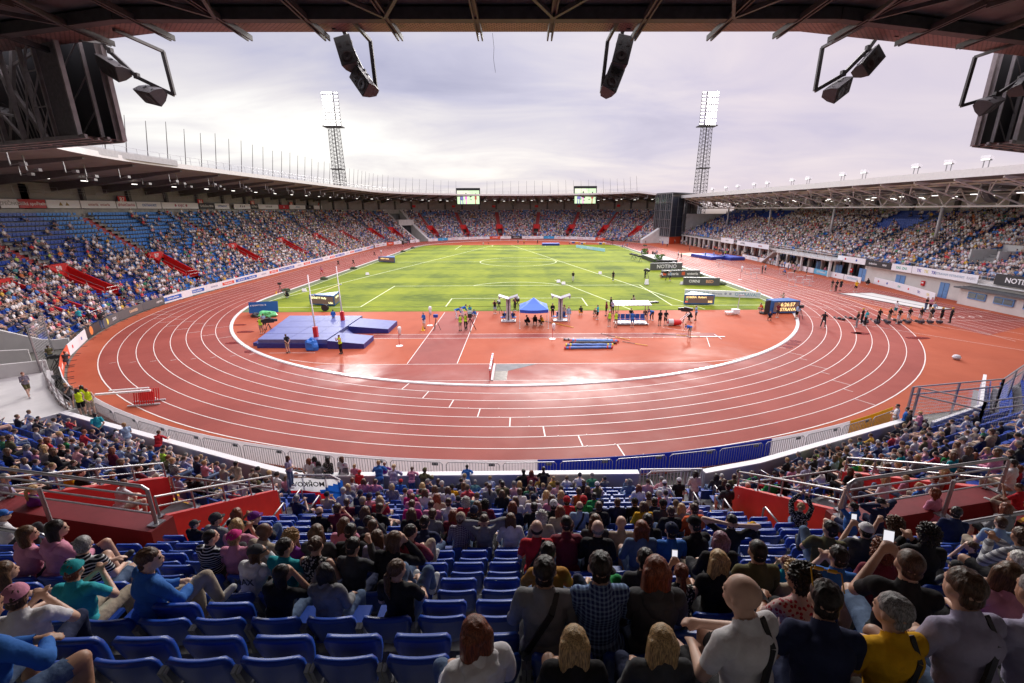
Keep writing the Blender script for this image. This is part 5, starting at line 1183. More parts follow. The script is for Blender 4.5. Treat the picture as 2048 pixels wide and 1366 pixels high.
for x in (-s, s):
    for y in (-s, s): mb = MB(); mb.bar((x, y, 0), (x, y, 2.0), .045); mb.box((x, y, .02), (.12, .12, .03)); mb.build('leg', M_WHITE, cn)
M_POLY = mat('shelter_roof_grey', (.34, .32, .35), .35)
def vshelter(x, y, lab):
    t = thing('judges_bench', lab, 'shelter', (x, y, 0), 0, 'wing roofed judges benches'); mb = MB()
    for s_ in (-1, 1): mb.add([(0, -.5, 2.55), (s_*1.05, -.5, 2.9), (s_*1.05, .75, 2.9), (0, .75, 2.55), (0, -.5, 2.62), (s_*1.05, -.5, 2.97), (s_*1.05, .75, 2.97), (0, .75, 2.62)], [(0, 1, 2, 3), (4, 5, 6, 7), (0, 1, 5, 4), (1, 2, 6, 5), (2, 3, 7, 6)]); mb.add([(s_*.8, -.5, 2.8), (s_*1.05, -.5, 2.9), (s_*1.0, -.5, 2.55)], [(0, 1, 2)])
    mb.build('roof', M_POLY, t); mb = MB(); mb.bar((-.1, 0, 0), (-.1, 0, 2.6), .09, .3); mb.bar((.1, 0, 0), (.1, 0, 2.6), .09, .3); mb.box((0, 0, .08), (1.6, 1.0, .08)); mb.build('post', M_STEELL, t)
    for s_ in (-1, 1): mb = MB(); mb.box((s_*.62, 0, .5), (.5, .45, .06)); mb.box((s_*.4, 0, .8), (.06, .42, .5)); mb.build('seat', mat('seat_blue', (.02, .12, .45), .5), t)
vshelter(-.85, -17.1, 'judges bench with a wing shaped grey roof left of the blue canopy'); vshelter(4.95, -16.9, 'judges bench with a wing shaped grey roof right of the blue canopy')
sh = thing('team_shelter', 'wide athletes shelter with a flat grey roof and blue seats', 'shelter', (12.5, -18.6, 0)); mb = MB(); mb.box((0, .1, 2.3), (3.9, 1.5, .07), 0, 0, Matrix.Rotation(R_(9), 3, 'X')); mb.build('roof', M_POLY, sh)
mb = MB()
for s_ in (-1.6, 1.6): mb.bar((s_, -.5, 0), (s_, -.5, 2.2), .07); mb.bar((s_, .6, 0), (s_, .6, 2.4), .07)
mb.box((0, .1, .12), (3.5, 1.5, .08)); mb.bar((-1.6, -.5, .1), (1.6, -.5, .1), .1); mb.build('frame', M_STEEL, sh)
for k in range(6): mb = MB(); mb.box((-1.35+k*.54, .35, .45), (.46, .45, .06)); mb.box((-1.35+k*.54, .6, .75), (.46, .05, .5)); mb.build('seat', mat('seat_blue', (.02, .12, .45)), sh)
# ---------- bags of vault poles, loose poles
for j, (x0, y0, x1, y1, c, ce, w, lab) in enumerate(((4.6, -24.75, 9.2, -24.9, (.5, .5, .52), (.1, .1, .1), .20, 'white and black pole bag, farthest of the row'), (5.2, -25.2, 9.7, -25.45, (.10, .25, .62), (.7, .1, .1), .24, 'blue pole bag with a red end'), (5.0, -25.9, 9.4, -26.0, (.02, .015, .015), (.3, .02, .02), .20, 'black pole bag between the blue ones'), (4.6, -26.7, 8.9, -26.75, (.07, .17, .48), (.7, .55, .05), .26, 'blue pole bag with yellow ends'), (4.4, -27.6, 8.7, -27.45, (.09, .20, .52), (.6, .05, .05), .25, 'blue pole bag with red and yellow ends, nearest the camera'))):
    t = thing('pole_bag', lab, 'pole bag', ((x0+x1)/2, (y0+y1)/2, w/2), math.atan2(y1-y0, x1-x0), 'bags of vaulting poles on the red infield'); L_ = math.dist((x0, y0), (x1, y1))
    M_ = Matrix.Rotation(math.pi/2, 3, 'Y'); mb = MB(); n = 14; pr = [(w/2*(1+.12*math.sin(k*1.7+j)), -L_/2+L_*k/n) for k in range(n+1)]; mb.lathe(pr, (0, 0, 0), 10, 0, M_); mb.build('bag', mat('pole_bag_%d' % j, c, .5, var=.2, vs=2), t, True)
    mb = MB()
    for q in (-L_/2+.05, -L_/2+.45, L_/2-.45, L_/2-.05): mb.lathe([(w/2*1.16, q-.07), (w/2*1.16, q+.07)], (0, 0, 0), 10, 0, M_)
    mb.build('strap', mat('pole_strap_%d' % j, ce, .5), t)
for (a, b, lab) in (((1062, 636), (1148, 655), 'long dark and yellow vaulting pole lying behind the canopy'), ((1245, 683), (1295, 691), 'thin yellow vaulting pole beside the bags'), ((1306, 667), (1400, 673), 'yellow vaulting pole lying on the runway line'), ((1202, 667), (1260, 680), 'pale vaulting pole touching the pole bags')):
    p, q = atz(*a, .06), atz(*b, .06); mb = MB(); mb.bar(p, q, .05, n=6); m_ = [p[k]*.5+q[k]*.5 for k in range(3)]; mb.bar(m_, q, .06, n=6, mi=1); tag(mb.build('vaulting_pole', [M_BLACK, M_YEL]), lab, 'vaulting pole', 'loose vaulting poles')
p = atz(1415, 674); mb = MB(); mb.box((0, 0, .03), (3.4, .16, .05)); mb.box((1.0, 0, .03), (.05, 1.6, .05)); o = mb.build('measuring_bar', M_WHITE); o.location = (p[0], p[1], 0); tag(o, 'white measuring bar on the red infield at the bent athlete', 'measuring bar')
# ---------- barrier on the water jump and windsocks
t = thing('steeple_barrier', 'white barrier with red posts at the water jump', 'barrier', (-1.75, -33.3, 0)); mb = MB(); mb.box((0, 0, .86), (.13, 3.7, .14)); mb.build('beam', M_WHITE, t); mb = MB()
for y in (-1.7, 1.7): mb.bar((0, y, 0), (0, y, .8), .09)
for y in (-1.3, 0, 1.3): mb.box((0, y*1.15, .93), (.135, .14, .01))
mb.build('post', [M_RED], t); mb = MB()
for y in (-1.25, .45, 1.4): mb.box((-.0, y, .935), (.1, .2, .012))
mb.build('mark', M_BLUE, t)
for px, py, sc, lab in ((799, 692, 1., 'red post with a drooping white windsock left of the runway'), (1104.5, 678, .85, 'red post with a small white windsock near the pole bags'), (1480, 559, 1.3, 'red post with white windsock on the far right straight'), (860, 651, 1.15, 'red post with white windsock behind the javelin runway')):
    p = atz(px, py); t = thing('windsock', lab, 'windsock', (p[0], p[1], 0), 0, 'windsocks on red posts'); mb = MB(); mb.bar((0, 0, 0), (0, 0, 1.75*sc), .05, n=6); mb.build('post', M_RED, t); mb = MB(); mb.lathe([(.32, 0), (.32, .03), (.1, .05)], n=10); mb.build('base', M_WHITE, t)
    mb = MB(); mb.lathe([(.10, 1.0*sc), (.13, 1.35*sc), (.17, 1.6*sc), (.16, 1.78*sc), (.06, 1.84*sc)], (.12, 0, 0), 10); mb.build('sock', M_WHITE, t, True)
# ---------- hurdles
def hurdle(p, rz, lab, grp='hurdles set out on the right straight'):
    t = thing('hurdle', lab, 'hurdle', (p[0], p[1], 0), rz, grp); mb = MB(); mb.box((0, 0, 1.0), (1.2, .03, .09)); mb.build('top_bar', M_WHITE, t); mb = MB()
    for s_ in (-.52, .52): mb.bar((s_, 0, .05), (s_, 0, .98), .035); mb.bar((s_, 0, .04), (s_, -.65, .04), .04)
    mb.bar((-.52, -.6, .04), (.52, -.6, .04), .04); mb.build('frame', M_STEELL, t); return t
hi = 0
for k, (px, py) in enumerate(((1507, 556), (1495, 548), (1580, 556), (1598, 565), (1583, 572), (1612, 571), (1340, 487), (1437, 528), (1441, 534), (1512, 547), (1563, 548), (1618, 563))):
    hurdle(atz(px, py), .05, 'white topped hurdle on the right straight, %s one' % LBL[k])
t = thing('hurdle_stack', 'stack of red and white hurdles nested on the track at the left near bend', 'hurdle stack', (-24.3, -38.9, 0), R_(12)); mb = MB()
for k in range(9): x = .1+k*.13; mb.bar((x, -.32, .1), (x+.12, -.32, .92), .05); mb.bar((x, .32, .1), (x+.12, .32, .92), .05)
mb.build('hurdle_frames', M_RED, t); mb = MB(); mb.box((-.35, -.3, 1.0), (3.0, .16, .10)); mb.box((-.35, .3, .97), (2.2, .1, .08)); mb.build('top_bars', M_WHITE, t); mb = MB(); mb.box((.6, -.34, .07), (1.8, .10, .08)); mb.box((.6, .34, .07), (1.8, .10, .08)); mb.build('base', M_STEELL, t)
# ---------- sand pits, high jump mats, podium, plants
t = thing('sand_pit', 'pair of covered long jump pits, white sheets with dark edges on the right', 'sand pit', (50.6, -6.5, 0)); mb = MB()
A_ = [(47.2, -1.0), (52.6, -.6), (54.1, -12.3), (50.4, -12.5)]; loc = lambda P_: [(x-50.6, y+6.5) for x, y in P_]
mb.prism(loc(A_), .0, .03, 1); c4 = (50.6, -6.5)
mb.prism(loc([(47.55, -1.25), (49.7, -1.1), (52.0, -12.1), (50.55, -12.2)]), .035, .05, 0); mb.prism(loc([(49.95, -1.1), (52.35, -.95), (53.75, -12.0), (52.25, -12.1)]), .035, .05, 0)
mb.build('cover', [mat('sheet_white', (.66, .64, .60), .5, var=.06), M_BLACK], t)
mb = MB(); mb.quad((44.9, 61, .03), (49.5, 64, .03), (52, 55, .03), (46.2, 53, .03)); struct(mb.build('sand', mat('sand_pale', (.72, .66, .45), .9, var=.1)), 'pale sand patch by the high jump mats')
def jump_mat(p, w, l, rz, lab):
    t = thing('landing_mat', lab, 'landing mat', (*p, 0), rz, 'landing mats'); mb = MB(); mb.prism([(-w/2, -l/2), (w/2, -l/2), (w/2, l/2), (-w/2, l/2)], 0, .55, 1); mb.prism([(-w/2+.05, -l/2+.05), (w/2-.05, -l/2+.05), (w/2-.05, l/2-.05), (-w/2+.05, l/2-.05)], .555, .78, 0)
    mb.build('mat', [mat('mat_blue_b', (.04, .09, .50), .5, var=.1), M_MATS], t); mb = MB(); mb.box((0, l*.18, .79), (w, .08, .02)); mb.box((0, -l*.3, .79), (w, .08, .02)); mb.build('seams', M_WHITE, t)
jump_mat((48.9, 49.5), 5, 9, .2, 'long blue landing mat on the far right straight'); jump_mat((52.6, 46.8), 4.0, 7, .2, 'second blue landing mat beside the first on the right'); jump_mat((11.2, 94.0), 6, 3.4, 0, 'blue and white landing mat at the far end of the pitch')
pd = thing('podium', 'black fronted medal stage beside the flower boxes at the right of the pitch', 'stage', (33.8, 42.8, 0)); mb = MB(); mb.box((0, 0, .45), (4.6, 13.5, .9)); mb.build('stage', M_BLACK, pd); mb = MB(); mb.box((0, 0, .93), (4.6, 13.5, .05)); mb.build('deck', M_DGREY, pd)
mb = MB()
for k in range(3): mb.box((1.3+k*.5, -7.3, .15+.2*(2-k)), (.5, 1.4, .1))
mb.build('steps', M_CONCL, pd)
def plant(px, py, s, lab):
    p = atz(px, py); t = thing('potted_plant', lab, 'plant', (p[0], p[1], 0), 0, 'green plants round the medal stage'); b_ = MB(); q = random.Random(px)
    for k in range(170):
        a = q.random()*6.283; r_ = q.random()**.5*.75*s; z = .35*s+q.random()*1.25*s; c = Vector((r_*math.cos(a), r_*math.sin(a), z)); d = Vector((q.uniform(-1, 1), q.uniform(-1, 1), q.uniform(-.2, 1))).normalized()*.22*s; e = d.cross(Vector((q.random(), q.random(), .3))).normalized()*.09*s
        b_.add([c-d, c-e, c+d, c+e], [(0, 1, 2, 3)], k % 2)
    b_.build('leaves', [mat('leaf_green', (.06, .17, .02), .6), mat('leaf_light', (.13, .26, .03), .6)], t); mb = MB(); mb.lathe([(.3*s, 0), (.4*s, .5*s)], n=10); mb.build('pot', M_BLACK, t)
for px, py, s, lab in ((1289, 511, 1.15, 'bushy green plant at the left end of the medal stage'), (1316, 527, 1.25, 'tall green plant before the stage steps'), (1325, 519, .8, 'small flowering plant behind the tall green one')): plant(px, py, s, lab)
# ---------- small items on grass and track
def small(name, lab, cat, px, py, parts, rz=0., grp=None):
    p = atz(px, py); t = thing(name, lab, cat, (p[0], p[1], 0), rz, grp)
    for nm_, m, fn in parts: mb = MB(); fn(mb); mb.build(nm_, m, t)
for k, (px, py, lab) in enumerate(((609, 583, 'white marker box at the left touchline'), (735, 550, 'white marker box on the left sector line'), (1117, 565, 'white marker box right of the centre arc'), (1127, 569, 'small white marker box beside a bigger one'), (1200, 548, 'white marker box on the sector line'), (1293, 569, 'large white marker board near the banners'), (1364, 569, 'white marker box leaning at the OMNIBED banner'))):
    s_ = 1.5 if k == 5 else .8
    small('distance_marker', lab, 'distance marker', px, py, [('body', M_WHITE, lambda mb, s_=s_: mb.add([(-.3, -.25, .05), (.3, -.25, .05), (.3, .25, .05), (-.3, .25, .05), (-.28, -.02, .6*s_), (.28, -.02, .6*s_), (.28, .02, .6*s_), (-.28, .02, .6*s_)], [(0, 1, 5, 4), (1, 2, 6, 5), (2, 3, 7, 6), (3, 0, 4, 7), (4, 5, 6, 7)])), ('foot', M_DGREY, lambda mb: mb.box((0, 0, .03), (.7, .6, .04)))], 0, 'white distance markers on the grass')
def cone(mb, s=1.): mb.lathe([(.22*s, 0), (.22*s, .03), (.14*s, .04), (.03*s, .5*s)], n=10)
for px, py, m_, lab in ((1490, 587, M_YEL, 'yellow cone on the green strip at the right kerb'), (846, 661, M_YEL, 'yellow cone by the javelin runway'), (553, 588, M_YEL, 'yellow cone by the kerb on the left'), (1514, 585, M_YEL, 'second yellow cone near the long OSTRAVA banner')): small('marker_cone', lab, 'cone', px, py, [('body', m_, cone), ('base', m_, lambda mb: mb.box((0, 0, .02), (.4, .4, .03)))], 0, 'cones')
def tripod(mb, h=1.2):
    for a in (0, 2.1, 4.2): mb.bar((0, 0, h), (.45*math.cos(a), .45*math.sin(a), 0), .04)
    mb.bar((0, 0, h), (0, 0, h+.2), .05)
for px, py, lab in ((562, 587, 'black camera tripod on the kerb at the left'), (1598, 639, 'white pole marker with crossed feet near the clock board'), (873, 660, 'blue and yellow measuring tripod by the runway')):
    small('tripod', lab, 'tripod', px, py, [('legs', M_BLACK, tripod), ('head', M_BLUE if px == 873 else M_BLACK, lambda mb: mb.box((0, 0, 1.5), (.45, .3, .3)))], 0, 'tripods')
for k, (px, py) in enumerate(((573, 583), (648, 559), (707, 538), (762, 520), (806, 504), (826, 497), (1347, 541), (1399, 553), (1443, 570), (1290, 492))):
    p = atz(px, py); blob('flower_trough', 'low dark plant trough on the green strip, %s along the pitch edge' % LBL[k], 'plant trough', (p[0], p[1], 0), (.7, .45, .35), mat('trough_green', (.05, .07, .03), .8, var=.5, vs=8), k, 'plant troughs on the green strip')
small('cable_drum', 'black cable drum at the grass edge behind the vault mat', 'cable drum', 651, 622, [('drum', M_BLACK, lambda mb: mb.lathe([(.42, -.15), (.42, -.1), (.3, -.1), (.3, .1), (.42, .1), (.42, .15)], (0, 0, .42), 18, 0, Matrix.Rotation(math.pi/2, 3, 'X'))), ('hub', M_CONCL, lambda mb: mb.lathe([(.2, -.17), (.2, -.155)], (0, 0, .5), 12, 0, Matrix.Rotation(math.pi/2, 3, 'X')))])
small('camera_track_ball', 'small grey ball on the red track at the right', 'ball', 1912, 719, [('shell', M_STEELL, lambda mb: mb.lathe([(.05, .0), (.22, .05), (.3, .2), (.22, .36), (.05, .42)], n=14))])
small('sled', 'red and cream equipment sled on the infield', 'sled', 1345, 651, [('bag', M_RED, lambda mb: mb.lathe([(.05, -.8), (.3, -.6), (.34, 0), (.3, .6), (.05, .8)], (.2, 0, .34), 12, 0, Matrix.Rotation(math.pi/2, 3, 'Y'))), ('cover', M_CONCL, lambda mb: mb.lathe([(.37, -.5), (.38, .0)], (.0, 0, .36), 12, 0, Matrix.Rotation(math.pi/2, 3, 'Y'))), ('handle', M_WHITE, lambda mb: (mb.bar((.6, .2, .4), (1.9, .8, 1.2), .04), mb.bar((.6, -.2, .4), (1.9, .4, 1.2), .04), mb.bar((1.9, .8, 1.2), (1.9, .4, 1.2), .04)))])
small('weather_station', 'white measuring trolley with a small mast on the infield', 'trolley', 1465, 629, [('trolley', M_WHITE, lambda mb: (mb.box((-.4, 0, .3), (.9, .7, .12)), mb.box((.3, 0, .4), (.8, .6, .5)), [mb.bar((x, y, 0), (x, y, .4), .05) for x in (-.7, .6) for y in (-.3, .3)])), ('mast', M_STEELL, lambda mb: (mb.bar((.5, 0, .5), (.6, 0, 2.3), .06), mb.box((.8, 0, 2.3), (.7, .1, .12))))])
small('backboard', 'black backboard cover lying on the grass in front of the canopy shelter', 'cover', 1303, 606, [('cover', M_BLACK, lambda mb: mb.box((0, 0, .1), (1.8, .7, .2)))], .3)
# starting blocks and boxes at the sprint start
mb = MB(); mb.box((0, 0, .05), (.12, .9, .05)); mb.box((-.16, .15, .14), (.16, .12, .18)); mb.box((.16, -.15, .14), (.16, .12, .18)); mb.box((0, -.45, .12), (.3, .2, .18), 0, 1); sb = mb.mesh('starting_blocks', [M_STEEL, M_BLACK])
for k, (px, py) in enumerate(((1673, 637), (1681, 639), (1695, 636), (1705, 638), (1727, 641), (1746, 641), (1764, 641), (1783, 640), (1802, 641), (1826, 642), (1850, 642))):
    p = atz(px, py); o = link('starting_blocks', sb); o.location = (p[0], p[1], 0); tag(o, 'set of starting blocks at the sprint start, %s from the left' % LBL[k], 'starting blocks', 'starting blocks')
for k, px in enumerate((1722, 1745, 1766, 1788, 1806, 1832, 1850, 1868)):
    p = atz(px, 645); mb = MB(); mb.box((0, 0, .22), (.42, .4, .24)); mb.bar((-.18, 0, 0), (-.18, 0, .3), .04); mb.bar((.18, 0, 0), (.18, 0, .3), .04); o = mb.build('kit_basket', [mat('basket_dark', (.03, .03, .05), .6)]); o.location = (p[0], p[1]-.6, 0); tag(o, 'dark kit basket behind the sprint start, %s from the left' % LBL[k], 'basket', 'kit baskets')
# far details along the red track: benches, tents by the north east corner
for (px, py, lab) in ((1305, 478, 'small blue canopy by the far right corner, left one'), (1322, 478, 'small blue canopy by the far right corner, right one')):
    p = atz(px, py); mb = MB(); mb.add([(-1.8, -1.5, 2.1), (1.8, -1.5, 2.1), (1.8, 1.5, 2.1), (-1.8, 1.5, 2.1), (0, 0, 3.1)], [(0, 1, 4), (1, 2, 4), (2, 3, 4), (3, 0, 4)]); t = thing('canopy_tent', lab, 'canopy', (p[0]-2, p[1]+6, 0), 0, 'small blue canopies at the far corner'); mb.build('canopy', mat('canopy_blue', (.10, .22, .68)), t); mb = MB(); [mb.bar((x, y, 0), (x, y, 2.1), .06) for x in (-1.7, 1.7) for y in (-1.4, 1.4)]; mb.build('leg', M_WHITE, t)
for k, (px, w) in enumerate(((1010, 18), (1061, 14), (1147, 0))):
    if w: p = atz(px, 481.5); mb = MB(); mb.box((0, 0, .91), (3.9, .13, .13)); [mb.bar((x, 0, 0), (x, 0, .9), .1) for x in (-1.7, 1.7)]; o = mb.build('steeple_barrier', M_WHITE); o.location = (p[0], p[1], 0); tag(o, 'long white barrier on the far bend, %s one' % ('left' if k == 0 else 'right'), 'barrier')
# judges' tables
for px, py, w_, lab in ((1150, 487, 3.5, 'table with coloured cloths at the far end of the pitch'), (1204, 489, 3, 'row of yellow and blue kit boxes at the far end'), (1166, 489, 2, 'low table by the far right grass corner')):
    p = atz(px, py); mb = MB(); mb.box((0, 0, .7), (w_, .8, .06)); mb.box((-w_*.2, -.38, .4), (w_*.3, .03, .6), 0, 1); mb.box((w_*.2, -.38, .4), (w_*.3, .03, .6), 0, 2); [mb.bar((x*w_*.45, 0, 0), (x*w_*.45, 0, .7), .05) for x in (-1, 1)]; o = mb.build('table', [M_WHITE, M_SB, M_YEL]); o.location = (p[0], p[1], 0); tag(o, lab, 'table')
# ================================================================== PEOPLE
def cap_mesh(vs, fs, p, q, r1, r2, n=12):
    p, q = np.array(p, float), np.array(q, float); d = q-p; L_ = np.linalg.norm(d); d = d/L_ if L_ > 1e-6 else np.array([0, 0, 1.])
    a = np.cross(d, [0, 0, 1.] if abs(d[2]) < .9 else [1., 0, 0]); a /= np.linalg.norm(a); b = np.cross(d, a); base = len(vs); rings = []
    for t in (-80, -50, -20): rings.append((p+d*r1*math.sin(R_(t)), r1*math.cos(R_(t))))
    rings += [(p, r1), (q, r2)]
    for t in (20, 50, 80): rings.append((q+d*r2*math.sin(R_(t)), r2*math.cos(R_(t))))
    for c, r in rings:
        for k in range(n): vs.append(c+(a*math.cos(6.2832*k/n)+b*math.sin(6.2832*k/n))*r)
    m = len(rings)
    for i in range(m-1):
        for k in range(n): fs.append((base+i*n+k, base+i*n+(k+1) % n, base+(i+1)*n+(k+1) % n, base+(i+1)*n+k))
    fs.append(tuple(base+k for k in range(n))[::-1]); fs.append(tuple(base+(m-1)*n+k for k in range(n)))
def ell_mesh(vs, fs, c, r, M=None, n=18, m=12):
    base = len(vs); c = np.array(c, float); M = np.eye(3) if M is None else np.array(M)
    for i in range(1, m):
        ph = math.pi*i/m
        for k in range(n): vs.append(c+M @ np.array([r[0]*math.sin(ph)*math.cos(6.2832*k/n), r[1]*math.sin(ph)*math.sin(6.2832*k/n), r[2]*math.cos(ph)]))
    vs.append(c+M @ np.array([0, 0, r[2]])); vs.append(c-M @ np.array([0, 0, r[2]])); t, b = len(vs)-2, len(vs)-1
    for i in range(m-2):
        for k in range(n): fs.append((base+i*n+k, base+(i+1)*n+k, base+(i+1)*n+(k+1) % n, base+i*n+(k+1) % n))
    for k in range(n): fs.append((t, base+k, base+(k+1) % n)); fs.append((b, base+(m-2)*n+(k+1) % n, base+(m-2)*n+k))
def voxel(vs, fs, vox, smooth=2):
    me = D.meshes.new('tmp'); me.from_pydata([tuple(v_) for v_ in vs], [], fs); me.update(); o = D.objects.new('tmp', me); COL.objects.link(o)
    r = o.modifiers.new('r', 'REMESH'); r.mode = 'VOXEL'; r.voxel_size = vox
    s_ = o.modifiers.new('s', 'SMOOTH'); s_.factor = .5; s_.iterations = smooth
    dg = bpy.context.evaluated_depsgraph_get(); dg.update(); out_ = D.meshes.new_from_object(o.evaluated_get(dg)); D.objects.remove(o); D.meshes.remove(me)
    return out_
def arrs(me):
    V = np.empty(len(me.vertices)*3); me.vertices.foreach_get('co', V); V = V.reshape(-1, 3); Fq = np.empty(len(me.polygons)*4, int)
    me.polygons.foreach_get('vertices', Fq) if all(p.loop_total == 4 for p in me.polygons) else None
    Nn = np.empty(len(me.vertices)*3); me.vertices.foreach_get('normal', Nn); return V, Fq.reshape(-1, 4), Nn.reshape(-1, 3)
def mk(name, V, F, mats=(), mi=None, smooth=True):
    me = D.meshes.new(name); me.vertices.add(len(V)); me.vertices.foreach_set('co', np.asarray(V, float).ravel()); n = len(F)
    me.loops.add(n*4); me.polygons.add(n); me.loops.foreach_set('vertex_index', np.asarray(F, int).ravel()); me.polygons.foreach_set('loop_start', np.arange(n)*4)
    me.polygons.foreach_set('loop_total', np.full(n, 4)) if False else None
    me.update(calc_edges=True); me.polygons.foreach_set('use_smooth', [smooth]*n)
    for m in mats: me.materials.append(m)
    if mi is not None: me.polygons.foreach_set('material_index', mi)
    me.update(); return me
def rotm(yaw, pitch=0., roll=0.): return np.array((Matrix.Rotation(-yaw, 3, 'Z') @ Matrix.Rotation(-pitch, 3, 'X') @ Matrix.Rotation(roll, 3, 'Y')))
HEAD = [('e', (0, -.012, .022), (.077, .095, .088), 'skin'), ('e', (0, .022, -.035), (.061, .068, .082), 'skin'), ('e', (0, .036, -.085), (.040, .044, .034), 'skin'), ('c', (0, .080, .006), (0, .096, -.030), .008, .0115, 'skin'),
        ('e', (.078, -.006, -.014), (.012, .021, .031), 'skin'), ('e', (-.078, -.006, -.014), (.012, .021, .031), 'skin'), ('c', (-.032, .074, .022), (.032, .074, .022), .013, .013, 'skin'), ('c', (-.019, .090, -.066), (.019, .090, -.066), .0085, .0085, 'lip'),
        ('e', (.030, .079, .000), (.010, .010, .006), 'eye'), ('e', (-.030, .079, .000), (.010, .010, .006), 'eye')]
def hand(pr, w, d, s, curl=.5):
    """palm, four unequal bent fingers and a thumb from the side of the palm; d forearm direction"""
    d = np.array(d)/np.linalg.norm(d); side = np.cross(d, [0, 0, 1.]); side = side/np.linalg.norm(side) if np.linalg.norm(side) > .2 else np.array([1., 0, 0]); nrm = np.cross(side, d); w = np.array(w, float)
    pr.append(('c', w, w+d*.055, .026, .030, 'hand')); side = side*s
    for k, (o_, L_) in enumerate(((-.027, .062), (-.009, .074), (.010, .070), (.027, .055))):
        a = w+d*.072+side*o_; b = a+d*L_*.5-nrm*L_*.18*curl; c = b+d*L_*.34*(1-curl*.5)-nrm*L_*.42*curl
        pr.append(('c', a, b, .0095, .009, 'hand')); pr.append(('c', b, c, .009, .0075, 'hand'))
    a = w+d*.02-side*.028; b = a+d*.028-side*.022-nrm*.008; c = b+d*.028-nrm*.01; pr.append(('c', a, b, .012, .0105, 'hand')); pr.append(('c', b, c, .0105, .009, 'hand'))
POSES = {}
